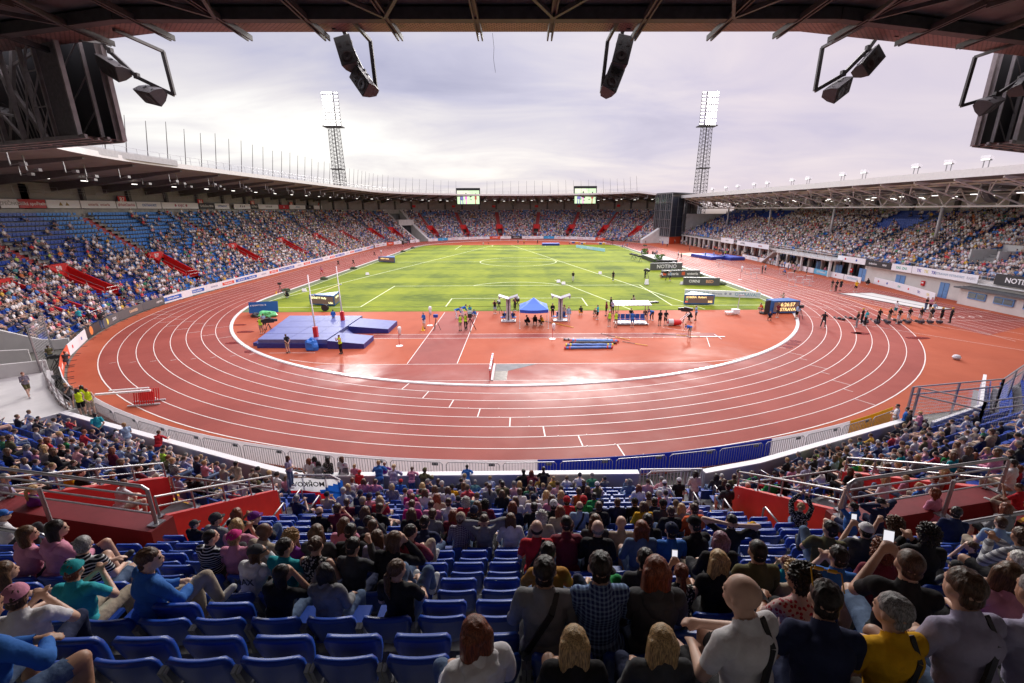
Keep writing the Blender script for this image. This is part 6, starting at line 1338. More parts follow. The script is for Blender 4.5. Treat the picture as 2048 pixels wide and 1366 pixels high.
def pose(name, sit=True, lean=.08, roll=0., hy=0., hp=0., arms=('lap', 'lap'), legs='std', vox=.0115, pz=None):
    P_ = np.array([0, -.04, .56]) if sit else np.array([0, 0, .95])
    if pz is not None: P_ = np.array(pz, float)
    def T(y, z, x=0.): return P_+np.array([x*math.cos(roll)+z*math.sin(roll), y*math.cos(lean)+z*math.sin(lean), z*math.cos(lean)*math.cos(roll)-y*math.sin(lean)-x*math.sin(roll)])
    k = 1.0 if sit else 1.03
    neck = T(-.015, .50*k); hc = neck+np.array([math.sin(roll)*.1, .045+.06*math.sin(lean), .135]); shs = {s: T(-.005, .44*k, s*.162) for s in (-1, 1)}
    Mt = rotm(0, -lean*1., roll); pr = []
    E_ = lambda c, r, g: pr.append(('e', c, r, g, Mt))
    E_(T(0, .0), (.165, .125, .13), 'pelvis'); E_(T(.01, .15), (.140, .104, .15), 'belly'); E_(T(.0, .32), (.157, .110, .17), 'chest'); E_(T(.02, .24), (.145, .108, .14), 'chest')
    pr.append(('c', shs[-1]*.93+neck*.07+[0,0,-.02], shs[1]*.93+neck*.07+[0,0,-.02], .058, .058, 'chest')); pr.append(('c', T(-.02, .42), neck, .085, .062, 'chest')); pr.append(('c', neck+[0, 0, -.03], hc+[0, -.02, -.05], .056, .052, 'neck'))
    Mh = rotm(hy, hp, roll*.5)
    for h in HEAD:
        if h[0] == 'e': pr.append(('e', hc+Mh @ np.array(h[1]), h[2], h[3], Mh))
        else: pr.append(('c', hc+Mh @ np.array(h[1]), hc+Mh @ np.array(h[2]), h[3], h[4], h[5]))
    hz = hc[2]
    for s, am in zip((-1, 1), arms):
        S_ = shs[s]; X = lambda x, y, z: np.array([s*x, y, z]); curl = .5
        if am == 'lap': e, w = S_+X(.06, .05, -.26), P_+X(.11, .33, .10)
        elif am == 'clasp': e, w = S_+X(.07, .12, -.23), P_+X(.035, .42, .13)
        elif am == 'clap': e, w = S_+X(.10, .12, -.23), np.array([s*.035+hc[0], S_[1]+.30, S_[2]-.06]); curl = .1
        elif am == 'phone': e, w = S_+X(.06, .16, -.22), np.array([s*.055+hc[0], S_[1]+.33, hz-.16]); curl = .8
        elif am == 'ear': e, w = S_+X(.12, .16, -.16), hc+X(.09, .06, -.03)
        elif am == 'behind': e, w = S_+X(.24, .06, .15), hc+X(.075, -.10, .01)
        elif am == 'up': e, w = S_+X(.05, .19, .17), hc+X(.045, .22, .22); curl = .15
        elif am == 'down': e, w = S_+X(.055, -.03, -.285), S_+X(.07, .06, -.53)
        elif am == 'hips': e, w = S_+X(.17, -.09, -.23), P_+X(.17, .03, .07)
        elif am == 'wall': e, w = S_+X(.10, .16, -.22), S_+X(.02, .36, -.24)
        elif am == 'cam': e, w = S_+X(.05, .18, -.2), S_+X(-.04, .32, .06)
        elif am == 'fold': e, w = S_+X(.06, .02, -.27), S_+X(-.16, .19, -.27)
        elif am == 'back': e, w = S_+X(.07, -.12, -.27), S_+X(-.1, -.16, -.46)
        elif am == 'run': e, w = S_+X(.05, .10*s, -.27), S_+X(.0, .26 if s > 0 else .02, -.28+(.12 if s > 0 else -.05))
        elif am == 'low': e, w = S_+X(.04, .10, -.26), S_+X(.0, .24, -.46)
        pr.append(('c', S_, e, .047, .041, 'uarm')); pr.append(('c', e, w, .043, .028, 'farm')); hand(pr, w, w-e, s, curl)
    for s in (-1, 1):
        H = P_+np.array([s*.09, .0, -.02]); ft = np.array([0, .15, -.045])
        if sit:
            K, A = {'std': ((s*.14, .43, .53), (s*.13, .40, .10)), 'wide': ((s*.22, .40, .53), (s*.18, .38, .10)), 'up': ((s*.15, .40, .80), (s*.13, .54, .44)), 'one': ((s*.14, .42, .74 if s > 0 else .53), (s*.12, .40 if s < 0 else .50, .10 if s < 0 else .36)), 'cross': ((s*.2, .42, .56 if s < 0 else .60), (.13, .40, .10) if s < 0 else (-.15, .46, .56))}[legs]
            K = np.array(K); A = np.array(A)
        else:
            o_ = P_-np.array([0, 0, .95]); K, A = {'std': ((s*.10, .03, .50), (s*.10, -.02, .09)), 'apart': ((s*.16, .03, .50), (s*.20, -.02, .09)), 'walk': ((s*.09, .20 if s > 0 else -.02, .52), (s*.09, .26 if s > 0 else -.36, .10 if s > 0 else .18)), 'run': ((s*.09, .34 if s > 0 else -.12, .66 if s > 0 else .50), (s*.09, .22 if s > 0 else -.48, .26 if s > 0 else .42)), 'crouch': ((s*.18, .34, .50), (s*.14, .04, .10)), 'kneel': ((s*.14, .36 if s > 0 else .10, .50 if s > 0 else .07), (s*.12, .34 if s > 0 else -.32, .10 if s > 0 else .07))}[legs]
            K = np.array(K, float); A = np.array(A, float)
        pr.append(('c', H, K, .088, .060, 'thigh')); pr.append(('c', K, A, .058, .040, 'shin')); pr.append(('c', (K*.6+A*.4)+[0, -.012, 0], A, .056, .038, 'shin'))
        if legs == 'up' or (legs == 'one' and s > 0): ft = np.array([0, .14, .03])
        pr.append(('c', A+[0, -.03, -.035], A+ft, .040, .033, 'foot'))
    vs, fs = [], []
    for q in pr:
        if q[0] == 'c': cap_mesh(vs, fs, *q[1:5])
        else: ell_mesh(vs, fs, q[1], q[2], q[4])
    me = voxel(vs, fs, vox, 2); V, F, Nn = arrs(me); D.meshes.remove(me); C_ = V[F].mean(1)
    best = np.full(len(C_), 9.); reg = np.zeros(len(C_), int); names_ = []; tpar = np.zeros(len(C_))
    for j, q in enumerate(pr):
        if q[0] == 'c':
            p, d = np.array(q[1], float), np.array(q[2], float)-np.array(q[1], float); t = np.clip(((C_-p) @ d)/max(1e-9, d @ d), 0, 1); ds = np.linalg.norm(C_-p-t[:, None]*d, axis=1)-(q[3]+(q[4]-q[3])*t); g = q[5]
        else:
            x = (C_-np.array(q[1])) @ np.array(q[4]); r_ = np.array(q[2]); ds = (np.linalg.norm(x/r_, axis=1)-1)*min(r_); t = np.zeros(len(C_)); g = q[3]
        if g == 'eye': ds -= .0005
        u_ = ds < best; best[u_] = ds[u_]; reg[u_] = len(names_); tpar[u_] = t[u_]; names_.append(g)
    R3 = np.array(names_)[reg]; mi = np.where(R3 == 'eye', 1, np.where(R3 == 'lip', 2, 0))
    body = mk('body', V, F, [M_SKIN[0], mat('eye_dark', (.03, .02, .015), .2), mat('lip', (.42, .16, .13), .5)], mi)
    def sub(mask, off, wr, fr, seed, hem=0.):
        Fs = F[mask]; ids, inv = np.unique(Fs, return_inverse=True); Vv = V[ids].copy(); nn = Nn[ids]; Fn = inv.reshape(-1, 4)
        low_ = np.clip(1-((Vv-P_) @ np.array([0, math.sin(lean), math.cos(lean)]))/.12, 0, 1)*hem; dsp = np.array([off+wr*(noise.noise(Vector(v_)*fr+Vector((seed, 0, 0)))+.6*noise.noise(Vector((v_[0]*fr*2.2, v_[1]*fr*2.2, v_[2]*fr*1.1+seed)))) for v_ in Vv])+low_; return Vv+nn*np.maximum(dsp, off*.5)[:, None], Fn
    tor = np.isin(R3, ['chest', 'belly']) | ((R3 == 'pelvis') & (((C_-P_) @ np.array([0, math.sin(lean), math.cos(lean)])) > -.035)); ua = (R3 == 'uarm'); fa = R3 == 'farm'
    if name[0] == 'L': POSES[name] = dict(V=V, F=F, R=R3, t=tpar, head=(hc, Mh)); return
    out_ = {'body': body, 'head': (hc, Mh), 'torso': (P_, lean, roll)}
    out_['tee'] = mk('shirt', *sub(tor | (ua & (tpar < .72)), .012, .008, 9, 3, .016)); out_['long'] = mk('shirt', *sub(tor | ua | (fa & (tpar < .93)), .015, .011, 8, 5, .016))
    out_['vest'] = mk('shirt', *sub(tor & ~((R3 == 'chest') & (np.abs(C_[:, 0]) > .15) & (C_[:, 2] > P_[2]+.36)), .010, .006, 9, 8, .016))
    hoodm = tor | ua | (fa & (tpar < .93)); Vh, Fh = sub(hoodm, .020, .016, 7, 7, .014); out_['hood'] = mk('shirt', Vh, Fh)
    pv = R3 == 'pelvis'; out_['jeans'] = mk('trousers', *sub(pv | (R3 == 'thigh') | ((R3 == 'shin') & (tpar < .96)), .009, .005, 10, 1)); out_['shorts'] = mk('trousers', *sub(pv | ((R3 == 'thigh') & (tpar < .86)), .011, .006, 9, 2))
    nf = sum(1 for q in pr if q[0] == 'c' and q[5] == 'foot'); fi_ = [j for j, q in enumerate(names_) if q == 'foot']; out_['shoe0'] = mk('shoe', *sub(reg == fi_[0], .008, .002, 10, 1)); out_['shoe1'] = mk('shoe', *sub(reg == fi_[1], .008, .002, 10, 1)); POSES[name] = out_
    # hood bulge lying on the back of the neck
    vs, fs = [], []; cap_mesh(vs, fs, T(-.085, .45, -.07), T(-.085, .45, .07), .048, .048); cap_mesh(vs, fs, T(-.10, .40, -.02), T(-.10, .36, .02), .06, .04); cap_mesh(vs, fs, T(-.05, .49, -.09), T(-.05, .49, .09), .035, .035); cap_mesh(vs, fs, T(-.04, .49, -.1), T(.05, .45, -.07), .03, .02); cap_mesh(vs, fs, T(-.04, .49, .1), T(.05, .45, .07), .03, .02)
    hm = voxel(vs, fs, .014, 3); Vv, Fv, _ = arrs(hm); D.meshes.remove(hm); out_['hoodlump'] = mk('hood', Vv, Fv)
    mb = MB(); pts = [T(.06, .43, .10), T(-.04, .50, .085), T(-.125, .40, .05), T(-.138, .25, -.04), T(-.135, .10, -.12), T(-.08, .0, -.175), T(.03, .0, -.185)]
    for a, b in zip(pts[:-1], pts[1:]): mb.bar(a, b, .045, .018, upv=(0, 1, .01))
    out_['strap'] = mb.mesh('bag_strap', M_BLACK)
def lowpose(name, **k):
    pose(name, vox=.030, **k); p = POSES[name]; return p
def mirror(src, dst):
    o = {}
    Mx = np.diag([-1., 1, 1])
    for k, v_ in POSES[src].items():
        if k == 'head': o[k] = (Mx @ v_[0], Mx @ v_[1] @ Mx)
        elif k == 'torso': o[k] = v_
        else:
            m = v_.copy(); m.name = v_.name.split('.')[0]; m.transform(Matrix.Diagonal((-1, 1, 1, 1))); m.flip_normals(); o[k] = m
    POSES[dst] = o
pose('S0', lean=.10); pose('SA', lean=.30, hp=.05, hy=.12); pose('SB', lean=.24, hp=.05, hy=-.3, arms=('lap', 'clasp')); pose('S1', lean=.36, arms=('clasp', 'clasp'), legs='wide', hp=.25); pose('S2', lean=.12, arms=('clap', 'clap'), hy=-.25); pose('S3', lean=.06, arms=('phone', 'phone'), hp=.05)
pose('S4', lean=.05, arms=('behind', 'behind'), legs='wide'); pose('S5', lean=.14, roll=.05, hy=.5, arms=('lap', 'clasp'), legs='one'); pose('S6', lean=.2, roll=.13, hy=.75, arms=('lap', 'ear')); pose('S7', lean=.02, arms=('up', 'up'), hp=-.1)
pose('S8', lean=-.02, hy=-.45, legs='up', arms=('clasp', 'lap')); pose('S9', lean=.16, hy=-.1, hp=.35, arms=('phone', 'lap'), legs='cross')
pose('T0', False, .02, arms=('down', 'down'), vox=.014); pose('T1', False, .02, arms=('hips', 'hips'), legs='apart', vox=.014); pose('T2', False, .08, arms=('run', 'run'), legs='walk', vox=.014); pose('T3', False, .42, arms=('wall', 'wall'), hp=-.15, vox=.014)
pose('T4', False, .05, arms=('cam', 'cam'), vox=.014); pose('T5', False, .0, arms=('back', 'back'), hy=.3, vox=.014); pose('T6', False, .45, arms=('low', 'low'), legs='crouch', pz=(0, -.12, .38), hp=-.2, vox=.014)
pose('T7', False, .16, arms=('run', 'run'), legs='run', vox=.014); pose('T8', False, 1.25, arms=('low', 'low'), legs='apart', hp=.6, pz=(0, -.1, .95), vox=.014); pose('T9', False, .04, arms=('fold', 'fold'), hy=-.3, vox=.014)
for n_, k_ in (('Ls', dict(lean=.1)), ('Lc', dict(lean=.15, arms=('clap', 'clap'), hy=.3)), ('Lo', dict(lean=.3, arms=('clasp', 'clasp'), legs='wide', hy=-.4)), ('Lt', dict(sit=False, lean=.02, arms=('down', 'down'))), ('Lh', dict(sit=False, lean=.05, arms=('cam', 'cam'), legs='apart')), ('Lr', dict(sit=False, lean=.16, arms=('run', 'run'), legs='run')), ('Lk', dict(sit=False, lean=.45, arms=('low', 'low'), legs='crouch', pz=(0, -.12, .38)))): lowpose(n_, **k_)
for a in ('S2', 'S5', 'S6', 'S8', 'S9', 'T5', 'T9'): mirror(a, a+'m')
# ---- hair and caps, in the frame of the head
def hairmesh(kind):
    vs, fs = [], []; cr = ((0, -.019, .036), (.087, .097, .088)); disp, fr = .007, 17
    if kind == 'short': ell_mesh(vs, fs, (0, -.020, .040), (.0845, .097, .083)); ell_mesh(vs, fs, (0, -.062, -.03), (.066, .042, .055))
    elif kind == 'crop': ell_mesh(vs, fs, (0, -.018, .032), (.0805, .094, .082)); ell_mesh(vs, fs, (0, -.06, -.03), (.062, .040, .05)); disp = .002
    elif kind == 'fringe': ell_mesh(vs, fs, (0, -.04, -.005), (.082, .075, .05)); disp = .003
    elif kind == 'curly': ell_mesh(vs, fs, (0, -.03, .045), (.105, .11, .105)); ell_mesh(vs, fs, (0, -.06, -.03), (.10, .07, .08)); disp, fr = .034, 26
    elif kind in ('long', 'bob'):
        ell_mesh(vs, fs, *cr); L_ = -.30 if kind == 'long' else -.11
        for x in (-.055, -.02, .02, .055): cap_mesh(vs, fs, (x, -.055, .02), (x*1.25, -.085+abs(x)*.4, L_-.02*math.sin(x*70)), .052, .030)
        for s in (-1, 1): cap_mesh(vs, fs, (s*.066, -.01, .02), (s*.085, -.015, L_*.62), .032, .022)
        disp, fr = .005, 14
    elif kind == 'pony': ell_mesh(vs, fs, (0, -.019, .037), (.084, .096, .086)); cap_mesh(vs, fs, (0, -.10, .03), (0, -.135, .02), .022, .026); cap_mesh(vs, fs, (0, -.135, .02), (.01, -.15, -.14), .030, .032); cap_mesh(vs, fs, (.01, -.15, -.14), (.02, -.13, -.27), .030, .010)
    elif kind == 'bun': ell_mesh(vs, fs, (0, -.019, .037), (.084, .096, .086)); ell_mesh(vs, fs, (0, -.105, .055), (.042, .036, .04))
    m = voxel(vs, fs, .0075, 2); V, F, Nn = arrs(m); D.meshes.remove(m)
    d = np.array([disp*(noise.noise(Vector((v_[0]*fr*2.2, v_[1]*fr*2.2, v_[2]*fr*(.25 if kind != 'curly' else 2))))+.5*noise.noise(Vector((v_[0]*fr*6, v_[1]*fr*6, v_[2]*fr*(.3 if kind != 'curly' else 3))))) for v_ in V]); return mk('hair', V+Nn*d[:, None], F)
HAIRM = {k: hairmesh(k) for k in ('short', 'crop', 'fringe', 'curly', 'long', 'bob', 'pony', 'bun')}
def capm(back=False):
    mb = MB(); n = 20; pr = [(.0865*math.cos(R_(a)), .092*math.sin(R_(a))) for a in (0, 15, 32, 48, 64, 80)]; s = -1 if back else 1
    vs = []; 
    for r, z in pr:
        for k in range(n): vs.append((r*math.cos(6.2832*k/n)*1.03, r*math.sin(6.2832*k/n)*1.17-.018, z+.036))
    fs = [(i*n+k, i*n+(k+1) % n, (i+1)*n+(k+1) % n, (i+1)*n+k) for i in range(5) for k in range(n)]+[tuple(range(5*n, 6*n))]; mb.add(vs, fs)
    vs = []; m = 10
    for j, (yy, zz) in enumerate(((.062, .042), (.155, .022))):
        for k in range(m+1): a = math.pi*k/m; x = math.cos(a)*(.078 if j == 0 else .066); vs.append((x, s*(yy*math.sin(a)**.6+(.0 if j == 0 else .0))-.016, zz-.012*abs(math.cos(a))))
    mb.add(vs, [(k, k+1, m+2+k, m+1+k) for k in range(m)]); mb.add([(x, y, z-.006) for x, y, z in vs], [(m+1+k, m+2+k, k+1, k) for k in range(m)]); mb.lathe([(.009, .0), (.004, .008)], (0, -.018, .128), 8); return mb.mesh('cap', M_BLACK, True)
CAPF, CAPB = capm(), capm(True)
mb = MB(); mb.box((-.035, .115, 0), (.045, .01, .03)); mb.box((.035, .115, 0), (.045, .01, .03)); mb.bar((-.075, .11, .008), (.075, .11, .008), .006); mb.bar((-.078, .11, .008), (-.078, .0, .0), .006); mb.bar((.078, .11, .008), (.078, .0, .0), .006); GLASS_ME = mb.mesh('sunglasses', M_BLACK)
mb = MB(); mb.box((0, 0, 0), (.072, .009, .15)); mb.box((0, -.0055, 0), (.066, .002, .14), 0, 1); PHONE_ME = mb.mesh('phone', [M_BLACK, mat('phone_screen', (.1, .1, .1), .2, emit=(.8, .78, .85), es=.7)])
# ---- cloth materials
def cloth(name, c, pat=None, c2=(.8, .8, .8)):
    m = mat('cloth_'+name, c, .85, var=.22, vs=5, bump=.8, bs=10, spec=.2)
    if pat and not m.get('pat'):
        m['pat'] = 1; t = m.node_tree; b = t.nodes['Principled BSDF']; T = t.links; tcn = t.nodes.new('ShaderNodeTexCoord'); s_ = t.nodes.new('ShaderNodeSeparateXYZ'); T.new(tcn.outputs['Object'], s_.inputs[0])
        def mm(op, a, v_):
            n = t.nodes.new('ShaderNodeMath'); n.operation = op; T.new(a, n.inputs[0])
            if v_ is not None: (T.new(v_, n.inputs[1]) if not isinstance(v_, (int, float)) else setattr(n.inputs[1], 'default_value', v_))
            return n.outputs[0]
        z = mm('GREATER_THAN', mm('SINE', mm('MULTIPLY', s_.outputs[2], {'stripe': 170, 'wide': 90, 'check': 210}.get(pat, 100)), None), .25 if pat != 'stripe' else .55); f_ = z
        if pat == 'check': x = mm('GREATER_THAN', mm('SINE', mm('MULTIPLY', s_.outputs[0], 210), None), .25); f_ = mm('MULTIPLY', mm('ADD', x, z), .5)
        if pat == 'floral':
            v_ = t.nodes.new('ShaderNodeTexVoronoi'); v_.inputs['Scale'].default_value = 30; T.new(tcn.outputs['Object'], v_.inputs[0]); f_ = mm('LESS_THAN', v_.outputs[0], .38)
        x = t.nodes.new('ShaderNodeMix'); x.data_type = 'RGBA'; x.inputs[6].default_value = (*c, 1); x.inputs[7].default_value = (*c2, 1); T.new(f_, x.inputs[0]); T.new(x.outputs[2], b.inputs['Base Color'])
    return m
CLO = {'K': ('black', (.016, .015, .017)), 'W': ('white', (.68, .66, .68)), 'G': ('grey', (.20, .20, .21)), 'H': ('charcoal', (.055, .055, .06)), 'N': ('navy', (.018, .024, .065)), 'B': ('blue', (.03, .13, .42)), 'A': ('light blue', (.28, .38, .52)), 'T': ('teal', (.01, .24, .27)), 'R': ('red', (.48, .02, .03)), 'M': ('maroon', (.16, .02, .035)), 'P': ('pink', (.60, .24, .34)), 'Q': ('magenta', (.52, .02, .17)), 'L': ('lilac', (.36, .33, .46)), 'Y': ('yellow', (.68, .36, .01)), 'O': ('orange', (.62, .10, .02)), 'E': ('lime', (.42, .68, .04)), 'g': ('green', (.02, .26, .07)), 'F': ('olive', (.11, .10, .045)), 'Z': ('beige', (.38, .31, .24)), 'D': ('denim', (.10, .15, .25)), 'V': ('purple', (.14, .02, .20)), 'v': ('neon yellow', (.62, .80, .02)), 'u': ('turquoise', (.03, .36, .42)),
       'S': ('striped black and white', (.02, .02, .025)), 's': ('striped grey', (.45, .45, .47)), 'C': ('blue checked', (.015, .03, .12)), 'c': ('dark checked', (.06, .03, .07)), 'X': ('floral black', (.02, .02, .02)), 'x': ('patterned pink', (.5, .35, .33)), 'J': ('mustard', (.36, .17, .03))}
PATS = {'S': ('stripe', (.62, .62, .64)), 's': ('wide', (.15, .15, .18)), 'C': ('check', (.22, .32, .5)), 'c': ('check', (.4, .38, .42)), 'X': ('floral', (.45, .43, .40)), 'x': ('floral', (.35, .03, .05))}
def clo(k): return cloth(CLO[k][0].replace(' ', '_'), CLO[k][1], *(PATS[k] if k in PATS else ()))
HC = {'d': ('dark', (.018, .012, .010)), 'b': ('brown', (.075, .038, .022)), 'B': ('brown', (.10, .050, .026)), 'l': ('fair', (.34, .20, .085)), 'L': ('blond', (.42, .27, .12)), 'R': ('red brown', (.17, .045, .018)), 'g': ('grey', (.22, .21, .21)), 'w': ('white', (.55, .53, .50)), 'p': ('purple tinted', (.20, .09, .13))}
def hairmat(c):
    m = mat('hair_'+HC[c][0].replace(' ', '_')+c, HC[c][1], .42, spec=.35)
    if not m.get('st'):
        m['st'] = 1; t = m.node_tree; b = t.nodes['Principled BSDF']; T = t.links; tcn = t.nodes.new('ShaderNodeTexCoord'); mp = t.nodes.new('ShaderNodeMapping'); mp.inputs[3].default_value = (1, 1, .12); T.new(tcn.outputs['Object'], mp.inputs[0])
        n = t.nodes.new('ShaderNodeTexNoise'); n.inputs['Scale'].default_value = 160; n.inputs['Detail'].default_value = 3; T.new(mp.outputs[0], n.inputs[0]); c0_ = HC[c][1]
        x = t.nodes.new('ShaderNodeMix'); x.data_type = 'RGBA'; x.inputs[6].default_value = (*[v_*.45 for v_ in c0_], 1); x.inputs[7].default_value = (*[min(1, v_*1.6) for v_ in c0_], 1); mr_ = t.nodes.new('ShaderNodeMapRange'); mr_.inputs[1].default_value = .35; mr_.inputs[2].default_value = .65; T.new(n.outputs[0], mr_.inputs[0]); T.new(mr_.outputs[0], x.inputs[0]); T.new(x.outputs[2], b.inputs['Base Color'])
        bp = t.nodes.new('ShaderNodeBump'); bp.inputs['Strength'].default_value = .7; bp.inputs['Distance'].default_value = .004; T.new(n.outputs[0], bp.inputs['Height']); T.new(bp.outputs[0], b.inputs['Normal'])
    return m
# hair codes: style letter + colour letter
STY = {'s': 'short', 'k': 'crop', 'f': 'fringe', 'c': 'curly', 'l': 'long', 'o': 'bob', 'y': 'pony', 'u': 'bun', 'x': None}
NSTY = {'s': 'short %s hair', 'k': 'cropped %s hair', 'f': 'balding with %s hair', 'c': 'curly %s hair', 'l': 'long %s hair', 'o': '%s bob', 'y': '%s ponytail', 'u': '%s hair in a bun', 'x': 'shaved head'}
SKINNED = {}; USED_LABELS = {}; PEOPLE = []
def setmat(o, m):
    if not o.data.materials: o.data.materials.append(m)
    o.material_slots[0].link = 'OBJECT'; o.material_slots[0].material = m
def person(pos, rz, pz, hair, shirt, legs='DJ', fit='tee', cap=None, scale=1., skin=0, extra='', label=None, group=None):
    """hair 'sd' = short dark; legs = colour + J (long) or S (shorts); fit tee/long/hood/vest"""
    p = POSES[pz]; o = link('person', p['body']); o.location = pos; o.rotation_euler = (0, 0, rz); o.scale = (scale,)*3; setmat(o, M_SKIN[skin])
    m = clo(shirt)
    c = link('shirt', p[fit], o); setmat(c, m)
    if fit == 'hood': c = link('hood', p['hoodlump'], o); setmat(c, m)
    c = link('trousers' if legs[1] == 'J' else 'shorts', p['jeans' if legs[1] == 'J' else 'shorts'], o); setmat(c, clo(legs[0]))
    for k_ in ('shoe0', 'shoe1'): c = link('shoe', p[k_], o); setmat(c, mat('shoe_white', (.6, .6, .6), .6) if (int(pos[0]*10) % 3) else mat('shoe_dark', (.03, .03, .03), .6))
    hc, Mh = p['head']; HM = Matrix([[*Mh[i], hc[i]] for i in range(3)]+[[0, 0, 0, 1]])
    if STY[hair[0]]: c = link('hair', HAIRM[STY[hair[0]]], o); c.matrix_local = HM; setmat(c, hairmat(hair[1]))
    if cap: c = link('cap', CAPB if cap.islower() and cap in 'kwrny' else CAPF, o); c.matrix_local = HM; setmat(c, clo(cap.upper() if cap in 'kwrny' else cap))
    if 'g' in extra: c = link('sunglasses', GLASS_ME, o); c.matrix_local = HM @ Matrix.Translation((0, -.03, .085)) @ Matrix.Rotation(.5, 4, 'X'); setmat(c, mat('frame_amber', (.7, .35, .02), .3))
    if 't' in extra: link('bag_strap', p['strap'], o)
    PEOPLE.append(o); tag(o, label or 'person', 'person', group)
    if 'p' in extra:
        ph = link('phone', PHONE_ME); q = Vector(p['head'][0])+Vector((0, .36, -.08)); ph.matrix_world = Matrix.Translation(pos) @ Matrix.Rotation(rz, 4, 'Z') @ Matrix.Diagonal((scale,)*3+(1,)) @ Matrix.Translation(q) @ Matrix.Rotation(-.3, 4, 'X')
        tag(ph, 'phone held up by the '+(label or 'person').split(',')[0][:60], 'phone')
    return o
def on_stand(px, py, h):
    d = ray(px, py); t = 1.5
    while t < 120:
        p = CAMP+d*t; th_ = math.degrees(math.atan2(p[0], -(p[1]-Y0)))
        if p[1] < Y0: c = FAC*round(th_/FAC) if abs(th_) < 43 else th_; r_ = math.hypot(p[0], p[1]-Y0)*math.cos(R_(th_-c))
        else: r_ = abs(p[0])
        if p[2] < tread((r_-R0)/RP)+h: return p, th_, (r_-R0)/RP
        t += .01
